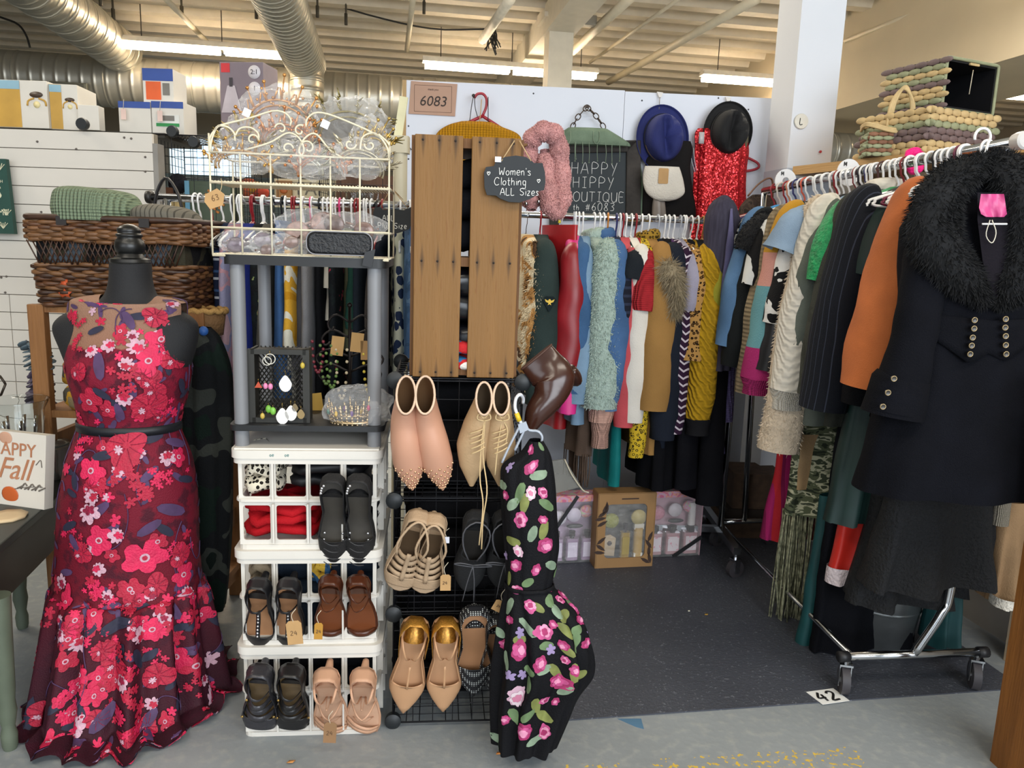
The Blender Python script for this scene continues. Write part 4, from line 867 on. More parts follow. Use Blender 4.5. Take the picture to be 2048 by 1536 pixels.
for hx, tx, lb in ((520, 510, 'black T-strap heel with tan insole hung at far left of the crates'), (580, 570, 'black T-strap heel with tan insole and a large kraft tag')):
    o, L, wd, zb = shoe(lb, (hx, 1158), (tx, 1318), -.01, 'sandal', BLK, TAN, 1.2, .07, 'almond', ((.3, -1, .3, 1, .05, .003, None), (.12, 1, .5, .1, .045, .0022, None)), gB, .055, (.78, 1), .024, True)
    P = [(0, u * L, zb(u) + .03 * (1 - abs(u - .62))) for u in np.linspace(.42, .8, 9)]
    MB().tube(P, .006, 6, flat=.3, nrm=(0, 0, 1)).build('t_strap', BLK, o)
    m = MB(); [m.sphere(np.array(p) + V3(0, 0, .003), .0035, 7, 5) for p in P[1:-1]]; m.build('studs', SILV, o)
gC = 'brown strappy sandals'; BRL = mat('leather_brown', '4a2413', .3, var=.2); BRI = mat('insole_brown', '6e3a1c', .4, var=.15)
for hx, tx, lb in ((662, 655, 'glossy brown sandal with small yellow kraft tag'), (716, 722, 'glossy brown sandal without tag, right of its pair')):
    shoe(lb, (hx, 1152), (tx, 1297), -.01, 'sandal', BRL, BRI, 1.28, .06, 'round', ((.08, 1, .32, -.6, .05, .0028, None), (.86, 1, .86, -1, .02, .008, None), (.35, -1, .5, .9, .04, .002, None)), gC, .045, (.95, .95))
gD = 'grey strappy platform heels'; PEW = mat('pewter_leather', '3b3a3e', .32, .25, var=.2, bump=.2, bs=60)
for hx, tx, lb in ((522, 512, 'dark pewter strappy heel at the left bottom of the crates'), (585, 576, 'black strappy heel with gold buckles beside the pewter one')):
    shoe(lb, (hx, 1330), (tx, 1490), -.015, 'sandal', PEW if hx < 550 else mat('leather_black2', '1c1b1c', .35), mat('insole_bronze', '8d7350', .3, .4, var=.3), 1.3, .07, 'round', ((.45, 1, .45, -1, .055, .009, None), (.55, 1, .55, -1, .05, .009, None), (.66, 1, .66, -1, .045, .01, None), (.2, 1, .3, -1, .06, .004, None)), gD, .06, (.72, .9), .03, True, studs=([(.5, 1.0, .02), (.72, -1, .02), (.74, 1, .018)], .004, GOLDM))
gE = 'nude ankle strap sandals'; NUD = mat('nude_leather', 'c79a7c', .5, var=.05); NUI = mat('nude_insole', 'c49c80', .6, var=.05)
for hx, tx, lb in ((652, 660, 'nude ankle strap sandal with brown tag over its toe'), (727, 722, 'nude ankle strap sandal without tag at the bottom right')):
    shoe(lb, (hx, 1338), (tx, 1502), -.015, 'sandal', NUD, NUI, 1.22, .07, 'round', ((.1, 1, .42, .2, .055, .0032, None), (.1, -1, .42, -.2, .055, .0032, None), (.42, .2, .42, -.2, .05, .0032, None), (.72, 1, .84, -1, .024, .006, None), (.76, 1, .88, -1, .022, .007, None), (.5, 1, .72, -.6, .04, .0028, None), (.5, -1, .72, .6, .04, .0028, None)), gE, .06, (.95, .95))
gF = 'beige cutout booties'; BEI = mat('beige_suede', 'b59a7c', .75, var=.06, bump=.2, bs=250)
for h_, t_, lb in (((842, 1022), (792, 1196), 'beige peep toe cutout bootie at left of its pair'), ((870, 1028), (845, 1202), 'beige peep toe cutout bootie at right of its pair')):
    o, L, wd, zb = shoe(lb, h_, t_, -.005, 'bootie', BEI, mat('insole_shadow', '5a4630', .7), 1.25, .06, 'round', tuple((u, 1, u, -1, .045 - .004 * k, .007, None) for k, u in enumerate((.5, .58, .66, .74))), gF, .07, (.76, .9), .034, True)  # insole in one even dark brown
    MB().tube([(0, u * L, zb(u) + .052 - .02 * max(0, u - .5) * 3) for u in np.linspace(.42, .8, 8)], .006, 6, flat=.3, nrm=(0, 0, 1)).build('centre_strap', BEI, o)
    MB().tube(curve([(s * wd(.2) * 1.1, u * L, zb(u) + .065) for u, s in ((.42, .9), (.25, 1.1), (.05, .6), (-.02, 0), (.05, -.6), (.25, -1.1), (.42, -.9))], 20), .003, 6).build('collar_edge', BEI, o)
gG = 'nude pointed T-strap flats'; NU2 = mat('nude_patent', 'c0946e', .45, var=.05); GLT = mat('gold_glitter', 'a9782f', .35, .6, var=.4, vs=200)
for h_, t_, lb in (((833, 1236), (806, 1430), 'nude pointed flat with gold heel and paper tag in its toe'), ((893, 1236), (886, 1427), 'nude pointed flat with gold heel, no tag')):
    o, L, wd, zb = shoe(lb, h_, t_, .005, 'flat', NU2, mat('insole_nude2', 'b58a66', .6, var=.06), 1.15, .02, 'point', ((.1, 1, .44, .1, .045, .0024, None), (.1, -1, .44, -.1, .045, .0024, None)), gG, .03, (.64, 1), .028, True, heelm=GLT)
    MB().tube([(0, u * L, zb(u) + .03) for u in np.linspace(.44, .68, 6)], .003, 6, flat=.3, nrm=(0, 0, 1)).build('t_strap', NU2, o)
    m = MB(); G = [[(wd(u) * c_ * 1.07, u * L - (.005 if u < .03 else 0), zb(u) + s_) for u, c_ in [(q, 1) for q in (.3, .2, .1, .04, 0)] + [(q, -1) for q in (0, .04, .1, .2, .3)]] for s_ in (0, .02, .045)]; m.grid(np.array(G)); m.build('heel_counter', GLT, o, solid=.0015)
gH = 'polka dot pumps'
def dots(name, a, b, sc):
    t = NT(name); v = t.obj(); d = t.n('TexVoronoi', {'Vector': v, 'Scale': sc, 'Randomness': .0}).outputs[0]
    t.set(t.b, 'Base Color', t.mix(t.math('LESS_THAN', d, .3), lin(a), lin(b))); return t.done(.6)
DOT = dots('polka_dot', '15161b', 'c8ccca', 170)
shoe('black polka dot pointed pump with tan insole', (950, 1213), (948, 1404), .0, 'pump', DOT, TAN, 1.3, .05, 'point', (), gH, .05, (.62, 1), .036)
shoe('black polka dot pump half hidden behind the floral dress', (995, 1230), (985, 1398), .01, 'pump', DOT, TAN, 1.1, .05, 'point', (), gH, .05, (.62, 1), .034)
gI = 'black suede lace-ups'; BS2 = mat('black_suede2', '17181a', .85, bump=.3, bs=300)
for h_, t_, lb in (((955, 1022), (935, 1192), 'black suede lace-up with a grey bow hung in the middle cube'), ((1010, 1022), (1002, 1185), 'black suede lace-up half hidden by the floral dress')):
    o, L, wd, zb = shoe(lb, h_, t_, .0, 'oxford', BS2, mat('insole_black', '26221e', .7), 1.25, .05, 'almond', (), gI, .055, (.5, 1), .045)
    m = MB()
    for s in (-1, 1): m.tube(curve([(0, .5 * L, .05), (s * .03, .47 * L, .055), (s * .045, .5 * L, .05), (0, .52 * L, .05)], 10), .0015, 5); m.tube(curve([(0, .51 * L, .05), (s * .008, .7 * L, .045), (s * .014, .98 * L, .03)], 8), .0014, 5)
    m.tube(curve([(s_, u * L, zb(u) + .055) for u, s_ in ((.5, .01), (.3, .028), (.1, .03), (0, 0), (.1, -.03), (.3, -.028), (.5, -.01))], 18), .002, 5); m.build('lace', mat('lace_grey2', '4a4a4e', .7), o)
# --- ankle boots lofted from toe to shaft ---------------------------------
def boot(label, pts, m_, inner, group=None, n=22, name='ankle_boot', xdir=None):
    C = np.array([LC(*loc_c(p[0], p[1], p[2])) for p in pts]); o = thing(name, label, 'boot', C[-1], 0, group); C0 = C - C[-1]
    k = 26; Cc = curve(C0, k); tt = np.linspace(0, len(pts) - 1, k); rx = np.interp(tt, range(len(pts)), [p[3] for p in pts]); rz = np.interp(tt, range(len(pts)), [p[4] for p in pts])
    mb = MB(); G = eloft(mb, Cc, rx, rz, CE if xdir is None else xdir, n, cap1=True); mb.build('upper', m_, o)
    mi = MB(); ctr = Cc.mean(0); Gi = G[:14].copy()
    for i in range(14): Gi[i] = Cc[i] + (Gi[i] - Cc[i]) * .93
    mi.grid(Gi, closeu=True, flip=True); mi.build('lining', inner, o)
    MB().tube(G[0], .0028, 6, closed=True).build('top_edge', mat('boot_edge' + m_.name, 'd2b49a' if m_.name[:3] != 'bro' else '4a2c20', .6), o)
    return o, G, C[-1]
PNK = mat('blush_leather', 'c59379', .45, var=.05, vs=5); LIN = mat('lining_tan', '8c6a48', .7)
gP = 'blush studded ankle boots'
for dx, lb in ((0, 'blush pink ankle boot with studded pointed toe, left one'), (66, 'blush pink ankle boot with studded pointed toe, right one')):
    sl = dx / 66
    o, G, base = boot(lb, [(812 + dx * .58, 790, -.125, .021, .043), (812 + dx * .58, 800, -.085, .024, .046), (811 + dx * .65, 838, -.06, .034, .046), (813 + dx * .8, 885, -.06, .037, .042), (818 + dx * .86, 925, -.05, .038, .032), (822 + dx * .9, 952, -.042, .026, .022), (825 + dx * .92, 979, -.035, .003, .005)], PNK, LIN, gP)
    m = MB(); rows = range(17, 25)
    for i in rows:
        ring = G[i]; nn2 = len(ring)
        for j in range(0, nn2):
            p = ring[j]; c_ = ring.mean(0); dr_ = unit(p - c_)
            if dr_ @ -CNv > .15 and (i + j) % 2 == 0: m.sphere(p, .0032, 7, 5)
    m.build('studs', mat('stud_rose', 'd9b08c', .25, .85), o)
gL = 'beige suede lace-up booties'; BE2 = mat('sand_suede', 'b99a74', .7, var=.06, bump=.15, bs=200)
for cx_, lb, c2 in ((0, 'sand suede lace-up bootie with long trailing laces, left one', 0), (46, 'sand suede lace-up bootie, right one', 1)):
    o, G, base = boot(lb, [(968 + cx_ * .75, 797, -.11, .018, .038), (967 + cx_ * .78, 806, -.075, .021, .042), (955 + cx_ * .95, 850, -.055, .034, .042), (946 + cx_ * 1.15, 890, -.05, .039, .034), (944 + cx_ * 1.2, 930, -.04, .03, .026), (943 + cx_ * 1.25, 970, -.03, .006, .008)], BE2, mat('lining_grey', '6e5b46', .7), gL)
    m = MB(); b_ = base
    def lp(px, py, d=-.1): return LC(*loc_c(px, py, d)) - b_
    for k in range(5): m.tube(curve([lp(952 + cx_ - 14 + k, 868 + k * 10), lp(957 + cx_, 862 + k * 10, -.105), lp(966 + cx_ + k, 858 + k * 9)], 8), .0016, 5)
    LCm = mat('lace_sand', 'cbb083', .8)
    for s in (-1, 1): m.tube(curve([lp(968 + cx_ * .8, 838, -.105), lp(968 + cx_ * .8 + s * 10, 828, -.11), lp(968 + cx_ * .8 + s * 13, 838, -.11), lp(968 + cx_ * .8, 842, -.108)], 12), .0018, 5)
    if not c2:
        m.tube(curve([lp(968, 840), lp(962, 900), lp(960, 960), lp(966, 1010), lp(958, 1090)], 18), .0017, 5); m.tube(curve([lp(970, 840), lp(966, 910), lp(974, 980), lp(966, 1040), lp(963, 1098)], 18), .0017, 5)
    else: m.tube(curve([lp(1004, 840), lp(996, 890), lp(990, 950)], 10), .0017, 5); m.tube(curve([lp(1006, 840), lp(1015, 860), lp(1012, 885)], 10), .0017, 5)
    m.build('laces', LCm, o)
# brown boot lying over the cube corner
BBT = mat('brown_boot_leather', '3a2018', .22, var=.2, bump=.15, bs=14)
C = [(1139, 716, .03), (1117, 742, .03), (1092, 772, .02), (1070, 805, .0), (1058, 832, -.02), (1052, 850, -.03)]
o, G, base = boot('glossy dark brown ankle boot draped over the corner of the wire cubes', [(1073, 714, .02, .047, .009), (1090, 735, .02, .05, .022), (1106, 758, .015, .055, .034), (1098, 792, .01, .04, .036), (1074, 826, .0, .03, .03), (1060, 856, .0, .016, .02)], BBT, mat('brown_lining', '5b4030', .7), xdir=CE * .78 - V3(0, 0, -.62))
MB().tube(curve([LC(*loc_c(1140, 740, .03)) - base, LC(*loc_c(1150, 752, .05)) - base, LC(*loc_c(1152, 762, .07)) - base], 8), [.016] * 8, 10).build('heel', BBT, o)
# kraft tags on shoes
def ktag(label, px, py, d, w_, h_, m_=None, rot=.0, tie=None):
    q = LC(*loc_c(px, py, d)); o = thing('shoe_tag', label, 'tag', q, CA, 'kraft tags tied to shoes'); R = roty(rot); X, Z = R @ V3(1, 0, 0), R @ V3(0, 0, 1)
    MB().poly([(-w_ / 2, -h_ / 2), (w_ / 2, -h_ / 2), (w_ / 2, h_ * .38), (w_ * .3, h_ / 2), (-w_ * .3, h_ / 2), (-w_ / 2, h_ * .38)], ((0, 0, 0), X, Z, (0, -1, 0)), .001).build('card', m_ or KRAFT, o, smooth=False)
    m = MB(); strokes(m, '24', X * -w_ * .25 + Z * -h_ * .1 + V3(0, -.0018, 0), X, Z, h_ * .18, .0007); m.build('handwriting', mat('pen_brown2', '6b5138', .7), o)
    t0 = X * 0 + Z * h_ * .42; MB().tube(curve([t0, t0 + V3(-.004, -.002, .02), t0 + V3(.006, 0, .035)], 8), .0009, 5).build('string', STR, o)
ktag('large kraft tag hanging from the black T-strap heel', 589, 1265, -.09, .036, .06, rot=-.08)
ktag('small yellow kraft tag hanging from the brown sandal', 637, 1262, -.085, .02, .042, mat('kraft_yellow', 'b0802f', .8, var=.08), .05)
ktag('brown tag covering the toe of the nude sandal', 660, 1465, -.08, .031, .055, mat('kraft_brown', '8d6b4a', .8, var=.1), .06)
ktag('kraft tag hanging from the beige cutout bootie', 891, 1165, -.03, .026, .042)
ktag('kraft tag tied to the polka dot pump beside the floral dress', 1000, 1213, -.06, .034, .03, rot=.5)
q = LC(*loc_c(893, 1080, -.03)); o = thing('white_price_tag', 'tiny white price tag on a hook beside the beige booties', 'tag', q, CA); MB().box((0, 0, 0), (.014, .001, .016)).build('card', mat('sticker', 'e4e6f4', .5), o, smooth=False); MB().tube(curve([(0, 0, .008), (-.004, 0, .02), (.006, 0, .03)], 6), .0008, 4).build('string', STR, o)
# ================================================================== GARMENTS ON RAILS
def wrinkle(G, amp, seed, fz=9.0, fx=25.0):
    rs = np.random.RandomState(seed); ph = rs.uniform(0, 6, 8); k = rs.uniform(.6, 1.6, 8)
    x, y, z = G[..., 0], G[..., 1], G[..., 2]
    d = .6 * np.sin(fz * .7 * k[0] * z + fx * .35 * k[1] * x + ph[0]) + .7 * np.sin(fz * 2.3 * k[2] * z - fx * k[3] * y + ph[1]) + .5 * np.sin(fz * .8 * k[4] * z + fx * 1.4 * k[5] * x + ph[2]) + .35 * np.sin(fz * 5 * k[6] * z + fx * 1.8 * (x + y) + ph[3])
    return d * amp
def loftgrid(C, rx, ry, seed=0, amp=.003, n=22, p=.8, xdir=(1, 0, 0), folds=0, fold_amp=0):
    C = np.array(C, float); a = np.linspace(0, 2 * math.pi, n, endpoint=False); T = np.gradient(C, axis=0); G = np.zeros((len(C), n, 3)); rs = np.random.RandomState(seed); f0 = rs.uniform(0, 6)
    for i in range(len(C)):
        t_ = unit(T[i]); x = unit(np.array(xdir, float) - t_ * (np.array(xdir) @ t_)); y = np.cross(x, t_)
        ca = np.sign(np.cos(a)) * np.abs(np.cos(a)) ** p; sa = np.sign(np.sin(a)) * np.abs(np.sin(a)) ** p
        fo = 1 + (fold_amp * (i / len(C)) ** 1.2) * np.sin(folds * a + f0 + i * .03) if folds else 1
        G[i] = C[i] + np.outer(ca * rx[i], x) + np.outer(sa * ry[i] * fo, y)
    if amp:
        w_ = wrinkle(G, amp, seed); cen = C[:, None, :]; dr = G - cen; dr /= (np.linalg.norm(dr, axis=2, keepdims=True) + 1e-9); G = G + dr * w_[..., None]
    return G
def fur(G, count, length, m, parent, name='fur', seed=0, droop=.5, wdt=.0016, closed=True):
    rs = np.random.RandomState(seed); a, b = G.shape[:2]; i = rs.randint(0, a - 1, count); j = rs.randint(0, b if closed else b - 1, count); u = rs.rand(count, 1); v_ = rs.rand(count, 1)
    p00, p01, p10 = G[i, j], G[i, (j + 1) % b], G[i + 1, j]; P = p00 + (p01 - p00) * u + (p10 - p00) * v_
    N = np.cross(p01 - p00, p10 - p00); N /= (np.linalg.norm(N, axis=1, keepdims=True) + 1e-12); cen = G.mean(1)[i]; s = np.sign(((P - cen) * N).sum(1, keepdims=True)); N = N * s
    d = N + rs.normal(0, .35, (count, 3)) + np.array([0, 0, -droop]); d /= np.linalg.norm(d, axis=1, keepdims=True); L_ = length * rs.uniform(.5, 1.1, (count, 1))
    t_ = np.cross(d, rs.normal(0, 1, (count, 3))); t_ /= (np.linalg.norm(t_, axis=1, keepdims=True) + 1e-9)
    mid = P + d * L_ * .55 + np.array([0, 0, -.12]) * L_; tip = P + d * L_ + np.array([0, 0, -.4 * droop]) * L_
    v = np.stack([P - t_ * wdt, P + t_ * wdt, mid + t_ * wdt * .7, mid - t_ * wdt * .7, tip], 1).reshape(-1, 3)
    f = []
    for k in range(count): q = 5 * k; f += [(q, q + 1, q + 2, q + 3), (q + 3, q + 2, q + 4)]
    o = MB().add(v, f).build(name, m, parent, smooth=True); o['kind'] = 'stuff'; return o
# hangers -------------------------------------------------------------------
HK = []
for k in range(15):
    a = math.radians(200 - k * 17); HK.append((.021 * math.cos(a), 0, -.002 + .021 * math.sin(a) - .019 + .002))
HK += [(.014, 0, -.05), (0, 0, -.066), (0, 0, -.085)]
_hm = {}
def hanger(label, pos, rz, col='white', wdt=.205, group='hangers', clip=False, thin=False):
    key = (col, round(wdt, 3), clip, thin)
    if key not in _hm:
        m_ = {'white': WHITE(), 'clear': mat('clear_plastic', 'c9ced6', .15, var=.05, Alpha=.55), 'wire': CHROME(), 'wood': wood('hanger_wood', '9a6a34', 'b98a50', 3)}.get(col) or mat('hanger_' + col, col, .4, var=.05)
        r = .0016 if thin else .0034
        hk = MB().tube(curve(HK, 26), r, 7); a = [(-wdt, 0, -.155), (-wdt * .92, 0, -.142), (-.03, 0, -.094), (0, 0, -.085), (.03, 0, -.094), (wdt * .92, 0, -.142), (wdt, 0, -.155), (wdt * .95, 0, -.166), (0, 0, -.17), (-wdt * .95, 0, -.166)]
        ar = MB().tube(curve(a + [a[0]], 40)[:-1], r * 1.15, 7, closed=True); parts = [('hook', hk, m_), ('arms', ar, m_)]
        if clip:
            for s in (-1, 1): parts.append(('clip', MB().box((s * wdt * .5, 0, -.175), (.018, .014, .04)), m_))
        _hm[key] = [(n_, q.build(n_, mm)) for n_, q, mm in parts]
        for n_, q in _hm[key]: q['proto'] = 1
        first = True
    else: first = False
    o = thing('coat_hanger', label, 'hanger', pos, rz, group)
    for n_, q in _hm[key]:
        if 'proto' in q: del q['proto']; q.parent = o
        else: c = q.copy(); COL.objects.link(c); c.parent = o
    return o
def garment(label, pos, rz, m_, zb, cat='jacket', sw=.2, th=.028, hem=None, sl=None, r=.05, cuff=None, group=None, seed=0, furm=None, furn=0, furl=.015, name=None, wr=.004, collar=None, folds=7, fa=.35, slx=.03, hang='white', neck=.06, short=False, sleeve_m=None, r2=None, top=-.09, drop=.07, hl=None, furb=True, hgroup='hangers'):
    o = thing(name or cat.replace(' ', '_'), label, cat, pos, rz, group); hem = hem or sw + .03
    zz = np.array([top, top - .012, top - .035, top - drop, top - drop - .08, lerp(top - drop - .08, zb, .5), lerp(top, zb, .85), zb]); rows = 30
    zr = np.concatenate([np.linspace(top, top - drop, 7)[:-1], np.linspace(top - drop, zb, rows - 6)])
    wx = np.interp(-zr, -zz, [neck, neck + .03, lerp(neck, sw, .6), sw, sw + .005, lerp(sw, hem, .5), lerp(sw, hem, .85), hem]); wy = np.interp(-zr, -zz, [.03, .032, .034, th, th * 1.15, th * 1.2, th * 1.3, th * 1.35])
    G = loftgrid([(0, 0, z) for z in zr], wx, wy, seed, wr, 40, .75, folds=folds, fold_amp=fa)
    MB().grid(G, closeu=True).build('body', m_, o)
    if furm and furb: fur(G, furn, furl, furm, o, 'body_fur', seed)
    if collar: MB().tube(curve([(neck * math.cos(a), .034 * math.sin(a), top + .008 + .01 * math.sin(a)) for a in np.linspace(0, 2 * math.pi, 15)], 24)[:-1], .014, 8, closed=True, flat=1.6).build('collar', collar, o)
    if sl is not None:
        for s in (1, -1):
            z0 = top - drop + .012; P = curve([(s * (sw - .035), 0, z0), (s * (sw + .0), 0, z0 - .035), (s * (sw + slx * .6), .004, lerp(z0, sl, .45)), (s * (sw + slx), -.004, sl)], 26)
            tt = np.linspace(0, 1, 26); q = r2 or r * .78
            rx = np.interp(tt, [0, .08, .3, .75, 1], [.016, r * .7, r, r * .95, q]); ry = np.interp(tt, [0, .06, .18, .4, .75, .92, 1], [.012, r * .42, r * .62, r * .85, r, r * .98, q])
            S = loftgrid(P, rx, ry, seed + s, wr, 22, .9)
            mb = MB().grid(S, closeu=True); mb.build('sleeve', sleeve_m or m_, o)
            if furm: fur(S, furn, furl, furm, o, 'sleeve_fur', seed + s)
            if cuff is not None:
                cm, ch = cuff; Cc = [P[-1] + V3(0, 0, .004), P[-1] - V3(0, 0, ch * .5), P[-1] - V3(0, 0, ch)]
                MB().grid(loftgrid(Cc, [q * 1.02, q * .82, q * .85], [q * 1.02, q * .82, q * .85], seed, .001, 22, .95), closeu=True).build('cuff', cm, o)
    if hang: hanger(hl or ('%s hanger carrying the %s' % ({'wire': 'thin wire', 'clear': 'clear plastic', 'wood': 'wooden'}.get(hang, hang if hang in ('white', 'red', 'black') else 'coloured') , ' '.join(label.split(' with ')[0].split(',')[0].lower().split(' on ')[0].split()[:9]))), pos, rz, hang if hang not in ('red', 'black', 'navy') else {'red': '8f1f28', 'black': '1c1c20', 'navy': '2c2f66'}[hang], min(.21, sw + .005), hgroup, thin=hang == 'wire')
    return o
# ---- back rack ------------------------------------------------------------
RY = 3.12; rzl = 1.378
rk = thing('clothes_rack', 'chrome clothes rack along the white panel wall', 'clothes rack', (.35, RY, 0)); CH = CHROME()
RXA, RXB = -.38, .93
MB().tube([(RXA - .35, 0, rzl), (RXB - .35, 0, rzl)], .0125, 12).build('rail', CH, rk)
for x in (RXA + .03, RXB - .03): MB().tube([(x - .35, 0, .12), (x - .35, 0, rzl)], .0125, 12).build('upright', CH, rk); MB().beam((x - .35, -.25, .11), (x - .35, .25, .11), .028, .028).build('base_bar', CH, rk, smooth=False)
MB().beam((RXA - .32, 0, .11), (RXB - .38, 0, .11), .025, .025).build('long_bar', CH, rk, smooth=False)
def caster(parent, c, rz=0, rr_=.035):
    R = rotz(rz); c = np.array(c, float)
    MB().lathe([(rr_, -.011), (rr_, .011)], c=c + V3(0, 0, rr_), n=20, R=R @ rotx(math.pi / 2)).build('wheel', mat('wheel_rubber', '39363a', .6), parent, smooth='auto')
    m = MB(); m.lathe([(.012, -.014), (.012, .014)], c=c + V3(0, 0, rr_), n=12, R=R @ rotx(math.pi / 2))
    for s in (-1, 1): m.box(c + R @ V3(0, s * .015, rr_ * 1.35), (.022, .003, rr_ * 1.5), R)
    m.box(c + V3(0, 0, rr_ * 2.15), (.034, .036, .006), R); m.tube([c + V3(0, 0, rr_ * 2.1), c + V3(0, 0, rr_ * 2.1 + .035)], .008, 8); m.build('fork', CH, parent, smooth=False)
for x in (RXA + .03, RXB - .03):
    for y in (-.24, .24): caster(rk, (x - .35, y, 0), .4)
gb = 'clothes on the back rack'
def zat(py, Y=2.9, px=1230): return float(at(px, py, Y)[2]) - rzl
def BR_(h, label, m_, slp, bp, cat='jacket', a=0, **k):
    p = at(h, 437, RY); p = V3(p[0], RY, rzl + .0145)
    return garment(label, p, math.radians(-90 + a), m_, zat(bp) , cat, sl=zat(slp) if slp else None, group=gb, seed=h, hgroup='hangers on the back rack', **k)
CALICO = blotch('calico_fur', ['e6d8ba', 'e0cfae', 'b98a52', '5f4530', 'ead9bd'], 7, [.4, .5, .58, .66], bump=.6, bs=140, dist=1.2)
BR_(1053, 'calico patchwork fur jacket in cream, tan and brown', CALICO, 742, 800, 'fur jacket', 12, r=.05, furm=CALICO, furn=5000, furl=.02, hang='wire', furb=False)
aj = BR_(1081, 'dark green uniform jacket with a gold eagle sleeve patch', fabric('uniform_green', '2c3836', .8), 812, 830, 'jacket', 4, r=.062, wr=.002, hang='red')
# sleeve patch
S_ = at(1099, 607, 2.84); pt = MB().poly([(-.026, .012), (-.014, .026), (.014, .026), (.026, .012), (0, -.032)], ((0, 0, 0), (1, 0, 0), (0, 0, 1), (0, -1, 0)), .002)
pr = thing('sleeve_patch', 'dark chevron patch with gold eagle sewn on the uniform sleeve', 'patch', S_); pt.build('backing', fabric('patch_navy', '1a2326'), pr, smooth=False)
m = MB(); Y_ = -.0045
m.poly([(-.006, .006), (-.018, .012), (-.014, .002), (-.004, -.002), (-.006, -.01), (0, -.006), (.006, -.01), (.004, -.002), (.014, .002), (.018, .012), (.006, .006), (.002, .012), (-.002, .012)][::-1], ((0, -.002, .004), (1, 0, 0), (0, 0, 1), (0, -1, 0)), .002); m.build('eagle_emblem', mat('gold_thread', 'd9b53a', .5), pr, smooth=False)
# clipped red leather trousers
p = V3(at(1120, 437, RY)[0], RY, rzl + .0145)
def drop_cloth(label, pos, rz, m_, ztop, zb, wt, wbm, th=.02, cat='skirt', group=None, folds=6, fa=.5, seed=0, name=None, wr=.004, hang=None, clip=True, hl=None, rows=26, hgroup='hangers'):
    o = thing(name or cat.replace(' ', '_'), label, cat, pos, rz, group); zr = np.linspace(ztop, zb, rows); t_ = np.linspace(0, 1, rows)
    G = loftgrid([(0, 0, z) for z in zr], lerp(wt, wbm, t_), lerp(th, th * 1.6, t_), seed, wr, 48, .8, folds=folds, fold_amp=fa); MB().grid(G, closeu=True).build('cloth', m_, o)
    if hang: hanger(hl or ('clip hanger carrying the ' + label.split(' with ')[0].lower()), pos, rz, hang, min(.19, max(.12, wt)), hgroup, clip=clip)
    return o
REDL = mat('red_leather', 'a3181f', .38, var=.18, vs=6)
drop_cloth('red leather trousers clipped by the waistband beside the uniform jacket', p, math.radians(-62), REDL, -.05, zat(885), .13, .1, .022, 'trousers', gb, 4, .35, 3, hang='clear', hgroup='hangers on the back rack')
MB().box((0, 0, 0), (.01, .01, .02)).build('yellow_clip', mat('clip_yellow', 'd8c93a', .4)).parent = None
o = bpy.data.objects['yellow_clip']; tag(place(o, at(1119, 441, 3.06)), 'yellow plastic hanger clip above the red trousers', 'clip')
